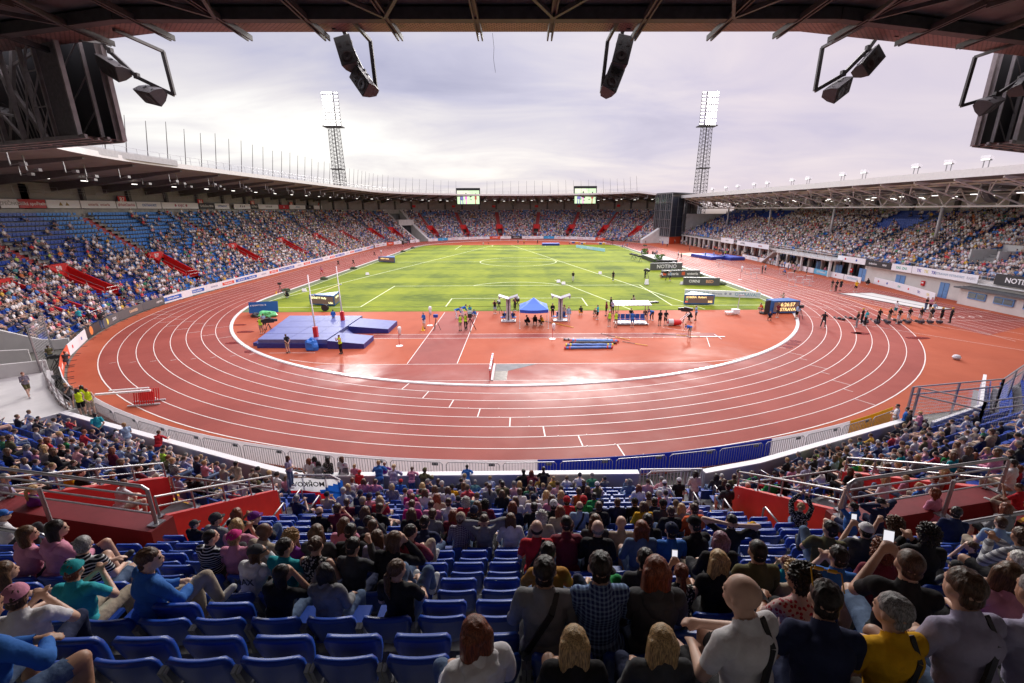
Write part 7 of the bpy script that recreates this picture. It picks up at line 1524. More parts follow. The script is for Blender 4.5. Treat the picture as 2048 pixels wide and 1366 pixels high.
# ---- people in the near stand: head position in the photo, hair, shirt, fit, pose, options
NEAR = """955,1262 lR W h S0 y-25 eN r17|1146,1318 lL K t S0 r17|1319,1300 lL H l S0 r17|-40,1215 sb B l S1 y8 r17|1092,1141 sd G l S0 y3 et r16|1198,1133 sd C l S0 y-2 r16|1309,1140 lR H h S0 k r16|1410,1144 yR X v S3 ep y8 r15|1498,1186 x W t SB y-22 et r17|1654,1195 sd N t SA y14 eg r17|1803,1218 sg Y t SB y-5 et r17|1913,1176 sb L t SA y-4 et r17|2044,1186 sg L t SA r17|1816,1128 kb K t S3 ep y22 r16|1990,1146 lB P t S6 y10 r16|1998,1044 kb A t S0 y20|1864,1068 cd K l S2 y12|1945,1090 sb N t S6m z|1768,1052 cB N t S9 y15|1746,1060 kd H t S3 cW ep y16|1661,1057 sd F t S8 y20|1725,1101 cR M l S6 y6|1650,1111 sd B t S2 y18|1568,1122 sR T t S2 z y15|1607,1154 cd x t S5m y-8 r16|1508,1101 kd F l S0|1512,1150 cL Z t S0 y-10 r15|1602,1014 ul X l S7 y35 lDJ|1706,1013 sd B t S7 y-20 lNS|1760,1005 sd N l S4 y-10|1905,1024 sd N l S5 y18|1899,1134 sb G t S8 z cH|1080,1056 fd R t S0 et|1153,1050 kb G h S0|1193,1056 fg K h S0 y5|1237,1045 x Z t S0|1127,1047 kd M l S1|1292,1056 lR D l S0|1347,1060 sd B t S0 cN|1380,1047 sd K l S1 cK y-18|1439,1080 op K l S0|1429,1119 lL K t S0 y-5|1462,1042 sd K t S4 y14|1506,1052 sb K l S0 z cY y-25|1095,1104 sd J l S1|1245,1130 sd g t S5m z ck y-20|1338,1116 sd H l S0|1388,1017 sb O h S0 y-8|1341,1022 sb K h S0|1360,1015 lL G l S0|1323,1008 sb H t S0 cK|1292,1012 oB Y l S0|1250,1004 sb K l S0 cK|1230,1004 kb N l S0|1212,1006 sb N h S0 cN|1197,1012 sb K h S0|1159,1012 fd A t S0 et|1107,1009 sd K t S0 cW|1120,1021 oR Z l S0|1083,1034 cw Z l S0|1068,1014 sd K t S0|1021,1037 lB W l S0|1219,1041 lB H l S0|1256,1041 sd K l S0|1025,1012 lR N l S0|979,974 yb G t S0|1005,968 sd F t S0 y-6|1004,986 lB K l S0|1039,967 lL K l S0|1039,983 sb W t S0|1062,966 uB K v S0|1062,979 sd N t S0 cN|1067,996 sd W t S0 cN|1031,1000 lB W t S0|1095,988 lL W t S0|1103,997 lB P l S0|1119,988 lL G l S0|1135,1001 sd R h S0 cR|1157,982 sb O v S0|1167,965 sb K t S0 y8|1175,978 lB K v S0|1194,969 sb F v S0 cW|1177,1000 sd g l S0 cr|1188,992 sd g h S0|1259,965 cg D l S3 y-6|1277,975 lR W t S0|1326,966 kd W t S1 cW y10|1358,961 kd K t S0 cW|1297,992 sb Z t S0|1308,1003 sd N l S0 y6|515,935 sd K t S0 cK y-20|557,935 sd W t S0 cR|584,945 sR F l S0|544,947 oL Z t S0|564,956 lB P t S0|511,952 lB F l S0|532,960 sb W t S5|706,960 kR W t S1|696,973 lL G t S0|745,963 sB P t S5|733,962 lB P l S0|784,973 oL c l S0 cZ|802,963 sb B t S0 cR|845,971 lL P l S0|850,984 lB W v S0|871,977 lB W t S0|876,962 sb N t S0 y14|874,995 lR Z l S0|895,979 lB W t S0|908,974 sd Y t S0 cK|926,970 lB L t S1 y-10|930,1004 cw R t S0|893,1004 sb W t S1 y-8|871,1009 sb P t S0|825,994 sR P t S0|824,1008 sB Q l S0|821,986 oB Q t S0 cP|760,999 lL R t S0|739,993 sb P t S0 cN|719,1001 sl N t S0 cZ|721,986 sb N t S0 cN|701,1004 sB M t S0|673,1016 sb M t S2m y-6|642,1022 fb K t S0 y8|593,996 sg N t S2 y18|758,1016 sb K t S9 y18|731,1023 lB N l S0|689,1048 lB P t S0|729,1041 sd H l S6 y12|746,1051 kb K t S0|762,1073 lB L l S0|806,1063 yd M l S5 y14|872,1027 sb G t S0 y10|897,1029 lR M t S0|929,1036 sb c l S0 cZ|938,1022 sd K l S0 cN|961,1040 sb G h S4 y-4|954,1011 lB H l S0|970,1008 cd M l S0|655,1090 ub X v S0 y6 k r14|590,1092 sd T t S5 y8 r14|570,1073 cl V t S5 y12|540,1061 x Z t S5 s3 y14|513,1102 lB W h S6 cH y10 k r14|506,1035 sl K l S5 cV y8|724,1080 lB K l S6 y6|495,1074 sl P t S0 cQ|558,1163 ld K t S6 y6 r15|666,1176 ld G h S6m y8 r15|795,1139 yB K t S8m y10 r15|99,1056 ld P h S5 y24 r13|60,1066 lB P t S5 y20|174,1088 kg S t S5m y-6 r14|150,1139 sR u t S2 cT y-4 r15|292,1114 sb B l S5 y30 r15|38,1178 sb W t S2 z cP y-25 r16|8,1141 lB B t S0 y30 r15|429,1037 sd G h S5 cH y12|388,1047 sb K t S5 z cH y8|466,1072 kd S t S5 y10|474,1026 lR K t S2 y6|474,1050 oL P t S2|4,1029 sb W t S5 cB y25|6,949 kg L t S5 y15|72,859 sb s t S0|122,868 oL L t S0|129,878 lB g t S0|157,865 kR R t S8 y10|180,864 lB c l S8 y14|142,883 sb A t S8 y18|164,890 lB Z t S0|175,895 lB W t S8|19,875 sb F t S0|80,883 sb K l S0|95,880 oR R l S0|87,893 lL Z t S0|55,895 cg L t S0|15,902 lB K t S0|72,905 oB P l S5|105,897 lB K l S0|122,893 sb K l S5|221,897 lR M l S0|235,897 kB A t S3 y10|218,912 sl W t S0|240,920 lB N l S0|254,920 kg W t S0 et|275,927 sb Z t S5 cN|279,917 sb K t S5|276,936 kb M t S5|305,915 sb H t S5|326,902 sb E v S0|330,917 lR F v S0|338,910 sd K t S0|345,921 sl S t S0|355,920 sd G t S0|367,917 sb L t S0|393,916 sb N t S5 cN|407,926 sl P t S0|445,933 cg Z l S0 y-10|147,925 sb H t S5|136,945 sl Y t S0|49,920 lB W t S0|30,940 cl K t S0|54,952 lR F t S0|62,966 yL V t S0|159,945 sb K t S5|194,942 sb c t S0|225,950 sR K t S0|243,960 kR W t S1|357,956 sl L t S0|382,957 sd K t S0|401,957 sl K t S0|413,966 sb K t S9|1850,863 sb B t S1|1860,861 sb Z v S0|1841,876 kd F t S1 y10|1820,882 yB W t S0|1808,886 lB Z t S0|1816,894 sl P t S0|1793,900 lB K l S0|1775,891 sl A t S0|1762,891 sb N t S0|1734,889 fb K t S5m|1737,903 sb K l S0|1802,907 sd T t S5m|1820,906 sb c t S5m|1835,915 kl G t S0|1762,912 lR F l S0|1735,915 uR F l S0|1726,922 kl E t S0|1710,926 sl g t S0|1672,915 lB A t S0|1683,912 oB F t S0|1691,927 sl Z t S0|1698,903 sb H l S0 cW|1676,898 yR K t S5m|1694,897 sl W t S0 cW|1643,909 sb L t S5m|1631,915 sd K t S0|1654,926 sb K t S0|1601,926 cg Z t S0|1612,932 sb L t S0|1575,920 fl K t S3 ep y25|1468,953 kb F t S0|1479,944 sd Z t S4 y-8|1505,947 sb g t S5m|1512,960 sb N t S0 cN|1523,962 sd R t S0 cN|1545,961 kb g l S0|1566,960 ld K l S0|1495,971 fl W t S0|1915,889 sB Z t S0|1927,877 sb W t S5m cG|1964,876 kd N l S5m|1983,863 sb Z h S0|2003,848 sd K l S0 cK y-20|1891,909 lR g l S0|1911,909 lB T l S0|1931,898 lB H t S0|1919,923 sb K t S0|1881,936 sB F t S0|1897,935 lL Z t S0|1869,957 sR A t S0|1894,954 sb s t S0|1873,974 oR P t S0|1921,944 cB G t S6m|1974,900 lL P t S6m|1996,900 lB P l S0|2026,948 cR R t S0|2037,974 sb R t S9|2031,924 sd W t S0|1749,932 sl P t S0|1770,932 sb N t S0|1796,929 sl Z t S0|1811,956 sl P t S0|1771,956 lL W t S0|1757,957 sb A t S0|1838,972 sl B t S0|1700,941 lB K t S0|1716,953 sb G t S0|1730,934 sd M t S0|2010,1015 lR G l S0|2040,1072 sb s l S2m|2035,1120 sw Z t S0|2020,905 sb K t S0|1950,910 lR H t S0|1455,973 sd H h S0|1432,953 ld H l S0|1448,963 lB K t S0|650,1062 sd K l S1|610,1064 lB H t S0|700,1092 sd H l S9m y10|836,1026 lB K l S0|850,1044 sd N t S1"""
def on_row(px, py, i, off=.05):
    d = ray(px, py); r_ = rr(i)+off; t0_, t1_ = 1., 80.
    def f_(t):
        p = CAMP+d*t
        if p[1] >= Y0: return abs(p[0])-r_
        th_ = math.degrees(math.atan2(p[0], -(p[1]-Y0))); c = FAC*round(th_/FAC) if abs(th_) < 43 else th_; return math.hypot(p[0], p[1]-Y0)*math.cos(R_(th_-c))-r_
    t0_ = .3
    if f_(t0_) < 0: return None
    t = t0_
    while t < t1_ and f_(t) > 0: t += .05
    a, b = t-.05, t
    for _ in range(12):
        m = (a+b)/2
        if f_(m) > 0: a = m
        else: b = m
    return CAMP+d*b
placed = []
def along(i, p): return math.atan2(p[0], -(p[1]-Y0))*math.hypot(p[0], p[1]-Y0)
for ln in NEAR.split('|'):
    w = ln.split(); px, py = [float(q) for q in w[0].split(',')]; hair, shirt, fit, ps = w[1:5]; o_ = dict(yaw=0., kid=False, cap=None, legs=None, skin=None, ex='')
    for k in w[5:]:
        if k[0] == 'y': o_['yaw'] = float(k[1:])
        elif k == 'z': o_['kid'] = True
        elif k[0] == 'c': o_['cap'] = k[1:]
        elif k[0] == 'l': o_['legs'] = k[1:]
        elif k[0] == 's': o_['skin'] = int(k[1:])
        elif k[0] == 'e': o_['ex'] = k[1:]
        elif k[0] == 'r': o_['row'] = int(k[1:])
    hh = POSES[ps]['head'][0][2]*(.8 if o_['kid'] else 1.); _, th_, fr_ = on_stand(px, py, hh); best = None
    hy_ = POSES[ps]['head'][0][1]
    for i in ([o_['row']] if 'row' in o_ else range(max(0, int(fr_)-1), int(fr_)+4)):
        p = on_row(px, py, i, .0-hy_)
        if p is None: continue
        need = p[2]-tread(i); e = abs(need-hh)
        if best is None or e < best[0]: best = (e, i, p, need)
    if best is None: print('NO ROW', w[:5], fr_); continue
    e, i, p, need = best; sc = (.8 if o_['kid'] else 1.)*min(1.12, max(.84, need/hh))
    placed.append([i, along(i, p), p, need, sc, hair, shirt, fit, ps, o_, px, py])
placed.sort(key=lambda q: (q[0], q[1]))
for _ in range(6):
    for a, b in zip(placed[:-1], placed[1:]):
        if a[0] == b[0] and b[1]-a[1] < .43: m = (.43-(b[1]-a[1]))/2; a[1] -= m; b[1] += m
OCC = {}; FITN = {'t': 'T-shirt', 'l': 'long sleeved top', 'h': 'hoodie', 'v': 'sleeveless top'}; CAPN = {'K': 'black', 'W': 'white', 'R': 'red', 'r': 'red', 'k': 'black', 'N': 'navy', 'T': 'teal', 'Y': 'yellow', 'G': 'grey', 'H': 'grey', 'V': 'purple', 'Q': 'pink', 'P': 'pink', 'Z': 'beige', 'B': 'blue'}
HERO = {(955, 1262): 'person with long brown hair in white hoodie, head bowed, front row of the picture', (1498, 1186): 'bald person in white shirt with bag strap leaning forward at the right', (1803, 1218): 'grey haired person in yellow polo shirt with dark shoulder strap', (1602, 1014): 'person in black floral top clapping raised hands at the steel rail', (1706, 1013): 'person in blue polo shirt with both arms raised before the red wall', (1309, 1140): 'person with long red hair wrapped in a dark grey shawl', (1198, 1133): 'dark haired person in blue checked shirt seen from behind', (1092, 1141): 'person in grey long sleeved top beside the blue checked shirt', (292, 1114): 'person in bright blue jacket turned to the right at the left', (99, 1056): 'person in pink hoodie with long dark hair resting arms on a knee', (150, 1139): 'person in teal cap and turquoise jacket clapping at lower left', (1816, 1128): 'person in black T-shirt holding up a white lit phone', (513, 1102): 'person in grey cap and white hoodie with cartoon print', (655, 1090): 'person with hair in a bun and black patterned sleeveless top', (795, 1139): 'person with long ponytail and black top beside the empty blue seats'}
FIT = {'t': 'tee', 'l': 'long', 'h': 'hood', 'v': 'vest'}
placed.sort(key=lambda q: -proj(q[2])[2]); SMALL = placed[:45]; placed = sorted(placed[45:], key=lambda q: (q[0], q[1])); cnt = {}; blk = lambda th_: 'left block' if th_ < -a2 else ('right block' if th_ > a2 else ('middle block' if abs(th_) < a0+.5 else ('left steps' if th_ < 0 else 'right steps')))
rp = random.Random(5)
for q in placed:
    i, s_, p, need, sc, hair, shirt, fit, ps, o_, px, py = q; th0 = math.atan2(p[0], -(p[1]-Y0)); rad = math.hypot(p[0], p[1]-Y0); th_ = s_/rad
    tdeg = math.degrees(th_); x, y = SP('N', tdeg, rr(i)); f_ = facing('N', tdeg); yaw = -R_(o_['yaw'])
    # keep the head where the photo has it
    hx, hyy = POSES[ps]['head'][0][:2]; pos = Vector((x, y, tread(i)))
    sk = o_['skin'] if o_['skin'] is not None else rp.choice([0, 0, 0, 1, 1, 2]); lg = o_['legs'] or (rp.choice('DDKHZN')+rp.choice('JJS'))
    b_ = blk(tdeg); cnt[(b_, i)] = cnt.get((b_, i), 0)+1; n_ = cnt[(b_, i)]; hn = NSTY[hair[0]] % HC[hair[1]][0] if hair[0] != 'x' else 'shaved head'
    if o_['cap']: hn = '%s cap' % CAPN[o_['cap']]
    lab = HERO.get((int(px), int(py))) or '%s in %s %s, %s, %s along in %s row of %s' % ('child' if o_['kid'] else 'person', CLO[shirt][0].replace(' and white', ''), FITN[fit], hn, LBL[n_-1], LBL[i], b_)
    if len(lab.split()) > 16: lab = lab.replace('long sleeved ', '')
    if len(lab.split()) > 16: lab = lab.replace('striped black', 'striped').replace('short ', '').replace('sleeveless ', '').replace(' hair in a bun', ' bun').replace('balding with', 'balding,')
    person(pos, f_+yaw, ps, hair, shirt, lg, FIT[fit], o_['cap'], sc, sk, o_['ex'].replace('N', ''), lab, 'spectators seated in the near stand')
    OCC.setdefault(i, []).append(tdeg)
# writing and prints on clothes are part of the shirt wearers seen large: cartoon hoodie print
for o in PEOPLE:
    if o['label'] == HERO[(513, 1102)]:
        P_, ln_, rl = POSES['S6']['torso']; lettering('MAX', .12, (.03, .03, .03), (.05, -.16, .93), (1, 0, .1), o, updir=(0, .1, 1), name='print', ext=.002, sx=1.1)
# standing people in and around the near stand: head px, foot height above which surface
STAND = """576,916 lB L t T9 1.5 90 z|618,921 lR W t T5 .1 5|629,917 ld P t T9 .1 0|637,926 ld G l T3 .1 -5|656,919 ld X l T5 .1 8|684,917 lB W t T9m .1 10|688,930 sb G l T5 .1 0 z cQ|709,932 sl P t T0 .1 5 z|719,944 sR R h T0 .3 15 z cR|757,925 sl B l T3 .1 -12|769,928 yR V l T3 .1 -5 z|788,933 yL L l T3 .1 0|824,937 sB P l T3 .1 0 z|850,940 sb F h T3 .1 10 cF|934,933 sd B l T3 .1 0 z|1047,943 sd K h T3 .1 -10|1063,945 lR M t T3 .1 10|1087,938 yd K t T3 .1 0 lGJ|1391,947 ld W l T9 .5 6 lDJ|1584,938 lB P h T0 .9 12 z|472,927 kd Z t T5m .9 -8|318,864 kb R t T3 .1 -25 T|1795,812 sd W t T9 .1 -30 lZS|1814,818 sd B t T5 .1 -30 lKS|1820,824 sb K t T0 .1 -35 lKS|1840,826 kL P h T9m .1 -25 lPS|1984,918 kd W t T5m 2.6 30 cK et lDS|152,781 ld v v T9 .42 -60 lKS|163,774 ld v v T0 .42 -40 lKS|172,780 sR v v T5 .42 -50 lZS|131,770 sl H t T4 .42 100 lKS|45,748 sR c l T2 .42 115 lFS|190,830 sd u t T5 .5 -45 lNJ|129,705 sR H t S6 0 -60|95,693 sd F t S5 0 -60|155,619 sb u l S5 1.2 -70 cY|175,624 sd K l S5 1.2 -70|197,626 kb K t T9 1. -70|247,850 sl A t S8 .9 -70 lWJ"""
SN = ['girl in lilac top holding a sheet of paper at the wall, facing left', 'person in white T-shirt with long red brown hair standing at the wall', 'dark haired person in pink standing behind the two at the wall', 'person in grey top leaning on the wall left of the flag', 'person in black printed top standing between long haired people', 'person in white T-shirt beside the child in a pink cap', 'child in grey with a pink cap standing at the wall', 'fair haired child in pink beside the red hooded child', 'child in red hoodie and red cap by the wall', 'person in blue jacket leaning over the front wall, leftmost of three', 'child in purple top with ponytail at the front wall', 'person in lilac top with blond ponytail leaning on the wall', 'child in pink top alone at the front wall', 'person in olive hoodie and cap leaning on the wall', 'child in blue top standing alone against the grey wall', 'person in black hoodie leaning on the wall at the centre', 'person with long brown hair leaning on the wall between two others', 'person in black T-shirt and grey trousers leaning over the wall', 'person in white jacket with long dark hair at the rail by the gate', 'child in pink hoodie standing above the right stair opening', 'person in beige T-shirt standing by the left rail, arms behind', 'steward in red vest standing against the left part of the wall', 'person in white T-shirt and beige shorts by the mesh fence', 'person in blue T-shirt standing at the yellow board', 'person in black T-shirt and shorts beside the blue one', 'person in pink jacket and pink shorts by the mesh cage', 'person in white polo and black cap standing with a shoulder strap', 'steward in neon yellow vest with dark shorts, left of three', 'steward in neon yellow vest, middle of three on the platform', 'steward in neon yellow vest with light shorts, right of three', 'camera operator in charcoal T-shirt crouching over gear on the platform', 'person in checked top and olive shorts walking on the platform', 'person in turquoise T-shirt standing below the service platform', 'crew member in charcoal sitting behind the mesh fence', 'crew member in olive sitting behind the tall fence posts', 'person in yellow cap and turquoise jacket at the board line', 'person in black jacket beside the yellow cap', 'person in black T-shirt with a bicycle wheel by the boards', 'boy in light blue lying along the top of the grey wall']
for k, ln in enumerate(STAND.split('|')):
    w = ln.split(); px, py = [float(q) for q in w[0].split(',')]; hair, shirt, fit, ps = w[1:5]; fz = float(w[5]); yaw = float(w[6]); kid = 'z' in w[7:]; cap = next((q[1:] for q in w[7:] if q[0] == 'c'), None); lg = next((q[1:] for q in w[7:] if q[0] == 'l'), 'DJ'); ex = 't' if 'et' in w else ''
    sc = .82 if kid else 1.; hc = POSES[ps]['head'][0]; p = atz(px, py, fz+hc[2]*sc)
    th_ = math.degrees(math.atan2(p[0], -(p[1]-Y0)))
    a = facing('N', th_) if abs(yaw) < 45 and fz < 3 else 0.; rz = a-R_(yaw); off = Matrix.Rotation(rz, 3, 'Z') @ Vector((hc[0]*sc, hc[1]*sc, 0))
    o = person((p[0]-off.x, p[1]-off.y, fz), rz, ps, hair, shirt, lg, FIT[fit], cap, sc, k % 2, ex, SN[k], None)

# ---- athletes, officials and crew on the field: feet px
FIELD = """577,706 kb K t T5 60 lZS|683,708 sd v v T4 150 lKJ|524,668 sl E v T4 40 lZS|531,660 sb A t T4 50 lKS|669,650 sb B l T9 10 lWS|849,657 sb B l T9 150 lWS|576,596 sd K t T6 90 lKJ|913,637 sb B l T8 -80 lWJ|925,633 sd B l T8 -60 lWJ|941,628 sb u t T6 160 lKS|950,637 sd B l T6 150 lWS|932,660 sl E v T4 20 lKJ|921,662 kb E v T9 40 lZS|990,628 sb K t T4 180 lAS|1030,622 sb H t T4 160 lKJ|1009,641 sg K t T6 170 lKS|1026,641 sb N t T6 190 lBS|1105,636 sb K l T9 180 lKJ|1117,638 sb K t T6 170 lBS|1128,640 cl Z t T9m 160 lKJ|1137,643 sl A l T0 170 lWJ|1162,630 sd K t T6 10 lYJ|1056,650 sd K l T6 90 lKJ|1070,649 ld K l T6 180 lKJ|1084,650 sb Y l T6 120 lKJ|1189,634 sb F t T6 200 lZS|1195,640 kd u t T9 60 lKS|1218,654 kl E v T0 10 lZS|1231,655 sl E v T9 0 lZS|1212,632 sd M t T5 90 lKS|1221,622 sd K t T5 100 lKS|1225,628 sd L t T9 10 lKJ|1264,655 kb B l T9 -10 lBS|1261,635 sd K t T6 180 lBS|1289,636 sd K t T6 180 lKS|1303,641 sb B l T8 120 lKJ|1319,652 sd K t T9 5 lKS|1330,652 sd K t T5 0 lKS|1268,607 cd Z t T6 90 lKJ|1380,640 sd K h T6 60 lKJ|1391,641 kl A t T4 80 lHS|1378,674 sl B t T8 100 lZS|1146,563 sd K t T5 180 lWJ|1226,562 sb K t T0 190 lHJ|1290,556 sl H l T4 20 lHJ|1323,556 sb W t T6 90 lKS|1340,562 sl A t T4 60 lKS|1522,624 kd O t T6 100 lZS|1538,641 sd N t T6 160 lKS|1554,636 cl M t T9 0 lHS|1592,639 sb A l T5m 20 lKS|1564,612 sb Z t T4 90 lKS|1645,656 kd K t T1 -40 lHJ|1712,655 sl K t T1 60 lGJ|1729,652 kl u t T5 30 lKJ|1722,648 kl K t T9 30 cY lKJ|1755,648 sb K t T5 0 cY lKJ|1776,647 sb K t T5 0 cY lZS|1795,648 sl K t T5 0 cY lWS|1815,646 sd K t T5 0 cY lWS|1838,646 sd K t T5 0 cY lWS|1858,646 sd K t T5 0 cY lZS|1880,646 sb K t T9 20 cY lKS|1899,646 sb K t T5m 60 cY lKJ|1789,631 sb W t T0 0 lTS|1849,623 sb K t T9 200 lDJ|1858,623 sb P t T9m 190 lKS|1864,634 sl A t T5 0 lDJ|1662,582 sd K t T5 10 lZS|1671,583 sb K t T5 0 lKJ|1680,582 kl K t T9 0 cY lHS|1710,584 sl Y t T1 0 lKS|1736,570 sb K h T6 20 lKJ|1780,568 kb K h T9 0 lDJ|1524,547 sd K t T4 80 lKJ|1530,546 sb A t T4 90 lKS|1588,551 sl P v T7 20 lKS|1612,552 sb K v T8 60 lKS|1648,551 sR P v T0 180 lKS|1569,549 sd B t T6 90 lKS|1427,517 sb A t T4 40 lKS|1410,517 sd u t T4 60 lKJ|1356,515 sd W t T0 -80 lKS|1362,519 sb G t T5 -60 lKS|1379,502 sd N t T5 60 lKJ|1295,512 sR R t T5 180 lKJ|1305,514 sb K l T5 170 lKJ|1309,516 sb N l T9 180 lKJ|1313,512 sg L t T0 180 lGJ|1283,512 sd A t T9 180 lKJ|1245,496 sb B t T6 100 lZS|1249,497 sb L t T9 80 lKS|1254,497 sb B t T0 90 lNS|645,551 sb P v T7 155 lRS|678,535 sd K v T7 155 lKS|708,533 sb K v T7 155 lKS|750,515 sb M v T7 155 lKS|763,511 sd W t T4 40 lZS|807,496 sd K v T7 150 lPS|817,491 sb P v T7 150 lPS|831,489 sl W v T7 150 lPS|1036,489 sb K t T5 190 lKS|1048,489 sb Y t T4 200 lKJ|977,489 sb O t T6 180 lKJ|967,490 sb W t T6 160 lZS|1139,489 sb P t T6 180 lKJ|1075,489 sd N t T4 170 lKJ|1224,481 sb F t T5 180 lKJ|1242,483 sb K t T6 180 lKS|1250,484 sd K t T6 180 lKJ|1334,494 sb W t T5 180 lKJ|1300,486 sb O t T9 190 lOJ|1325,491 sd B t T5 180 lBJ|1445,516 sd K t T9 170 lKJ|1450,514 sb E t T5 200 lKS"""
CN = {'T0': 'upright', 'T1': 'hands on hips', 'T2': 'walking', 'T3': 'leaning', 'T4': 'holding a camera', 'T5': 'arms behind back', 'T5m': 'arms behind back', 'T6': 'crouching', 'T7': 'running', 'T8': 'bending over', 'T9': 'arms folded', 'T9m': 'arms folded'}
LM = [((-24, -27), 'the vault mat'), ((-7, -18), 'the javelin runway'), ((-1, -17), 'the left judges bench'), ((2, -19), 'the blue canopy'), ((5, -17), 'the right judges bench'), ((12.5, -19), 'the wide shelter'), ((8, -25), 'the pole bags'), ((18, -20), 'the red sled'), ((23.5, -8), 'the SOBERA scoreboard'), ((31, -13), 'the clock board'), ((42, -19), 'the sprint start'), ((51, -6), 'the covered sand pits'), ((33, 42), 'the medal stage'), ((50, 48), 'the blue landing mats'), ((30, 26), 'the NOTINO banner'), ((30, 15), 'the enteria banner'), ((30, 7), 'the OMNIBED banner'), ((-40, 30), 'the left straight'), ((-40, 60), 'the far left straight'), ((-20, 110), 'the far bend'), ((10, 100), 'the far landing mat'), ((50, 12), 'the hurdles'), ((30, 105), 'the far right corner'), ((-30, -13), 'the leaning blue board'), ((8, 8), 'the sector line'), ((52, 25), 'the right straight boards')]
fl_ = []; seen = {}; FARP = []
for ln in FIELD.split('|'):
    w = ln.split(); px, py = [float(q) for q in w[0].split(',')]; p = atz(px, py); q = min(LM, key=lambda m: (m[0][0]-p[0])**2+(m[0][1]-p[1])**2); fl_.append((px, py, w, p, q))
for px, py, w, p, q in fl_:
    hair, shirt, fit, ps = w[1:5]; yaw = float(w[5]); cap = next((v_[1:] for v_ in w[6:] if v_[0] == 'c'), None); lg = next((v_[1:] for v_ in w[6:] if v_[0] == 'l'), 'DJ')
    lo, up_ = (CLO[lg[0]][0]), CLO[shirt][0]; d_ = 'left of' if p[0] < q[0][0]-1 else ('right of' if p[0] > q[0][0]+1 else ('in front of' if p[1] < q[0][1] else 'behind'))
    lab = '%sperson in %s top and %s %s, %s, %s %s' % ('yellow capped ' if cap else '', up_, lo, 'trousers' if lg[1] == 'J' else 'shorts', CN[ps], d_, q[1])
    if len(lab.split()) > 14: lab = lab.replace(' and %s %s' % (lo, 'trousers' if lg[1] == 'J' else 'shorts'), '')
    n_ = seen.get(lab, 0); seen[lab] = n_+1
    if n_: lab += ', %s one' % LBL[n_]
    if py < 556: FARP.append((px, py, w, p)); continue
    zf = .95 if q[1] == 'the medal stage' and 30 < p[0] < 36 and 36 < p[1] < 50 else .02
    if zf > .5: p = atz(px, py-6, zf)
    o = person((p[0], p[1], zf), R_(yaw), ps, hair, shirt, lg, FIT[fit], cap, 1.0, int(px) % 3 if shirt != 'K' or ps != 'T7' else 3, '', lab, None)
def tv_camera(px, py, rz, lab, s=1.):
    p = atz(px, py); t = thing('television_camera', lab, 'camera', (p[0], p[1], 0), rz, 'television cameras'); t.scale = (s,)*3
    mb = MB()
    for a in (0.5, 2.6, 4.7): mb.bar((0, 0, 1.15), (.55*math.cos(a), .55*math.sin(a), .03), .05)
    mb.build('tripod', M_BLACK, t); mb = MB(); mb.box((0, .1, 1.45), (.34, .95, .42)); mb.box((0, .7, 1.47), (.26, .4, .26)); mb.box((0, -.5, 1.5), (.3, .25, .3)); mb.box((0, .0, 1.68), (.4, .6, .1), 0, 0, Matrix.Rotation(.15, 3, 'X')); mb.build('camera_body', M_BLACK, t)
for px, py, rz, lab, s in ((540, 668, -1.2, 'television camera on tripod at the left end of the vault mat', .95), (941, 662, .1, 'television camera on red tripod beside the javelin runway', 1.2), (1371, 645, 1.2, 'covered television camera on the infield right of the shelter', 1.0), (1334, 561, 1.2, 'television camera on tripod before the enteria banner', 1.), (1294, 557, .3, 'television camera on the grass left of the banners', 1.), (998, 626, .2, 'small camera on tripod left of the judges bench', .9), (1035, 622, .2, 'television camera behind the left judges bench', 1.), (1264, 519, 1., 'monitor camera left of the medal stage, left one', .9), (1271, 521, 1., 'monitor camera left of the medal stage, middle one', .9), (1280, 524, 1., 'monitor camera left of the medal stage, right one', .9), (1224, 490, .5, 'large black camera at the far right grass corner', 1.1), (114, 735, -1., 'large television camera behind the mesh fence on the left', .6), (119, 778, -2., 'camera held low on the service platform', .6)):
    tv_camera(px, py, rz, lab, s)

# ---- seats: the 300 nearest in view are objects, all others one mesh
def in_view(p, m=40):
    x, y, d = proj(p); return d > 1 and -m < x < 2048+m and -m < y < 1366+m
def shell(w0, w1, z0, z1, y0, y1, th, nx=8, nz=6, curve_=.035):
    vs = []; fs = []
    for side in (0, 1):
        for j in range(nz+1):
            v_ = j/nz; w = w0+(w1-w0)*min(1, v_*1.7); 
            if v_ > .82: w -= .05*((v_-.82)/.18)**2
            for k in range(nx+1):
                u_ = k/nx*2-1; x = u_*w/2; cy = curve_*(1-u_*u_); z = z0+(z1-z0)*v_-(0 if v_ < .95 else .012*u_*u_); y = y0+(y1-y0)*v_-cy+(th if side else 0)+(-.012 if (v_ > .9 and not side) else 0); vs.append((x, y, z))
    n = (nx+1)*(nz+1); ix = lambda s, j, k: s*n+j*(nx+1)+k
    for j in range(nz):
        for k in range(nx): fs.append((ix(0, j, k), ix(0, j, k+1), ix(0, j+1, k+1), ix(0, j+1, k))); fs.append((ix(1, j, k), ix(1, j+1, k), ix(1, j+1, k+1), ix(1, j, k+1)))
    for j in range(nz): fs.append((ix(0, j, 0), ix(0, j+1, 0), ix(1, j+1, 0), ix(1, j, 0))); fs.append((ix(0, j, nx), ix(1, j, nx), ix(1, j+1, nx), ix(0, j+1, nx)))
    for k in range(nx): fs.append((ix(0, 0, k), ix(1, 0, k), ix(1, 0, k+1), ix(0, 0, k+1))); fs.append((ix(0, nz, k), ix(0, nz, k+1), ix(1, nz, k+1), ix(1, nz, k)))
    return vs, fs
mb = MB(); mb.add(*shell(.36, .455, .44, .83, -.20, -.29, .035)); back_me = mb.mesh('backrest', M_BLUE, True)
mb = MB(); mb.add(*shell(.34, .43, .46, .84, -.06, -.14, .045, curve_=.02)); panup_me = mb.mesh('seat_pan', M_BLUE, True)
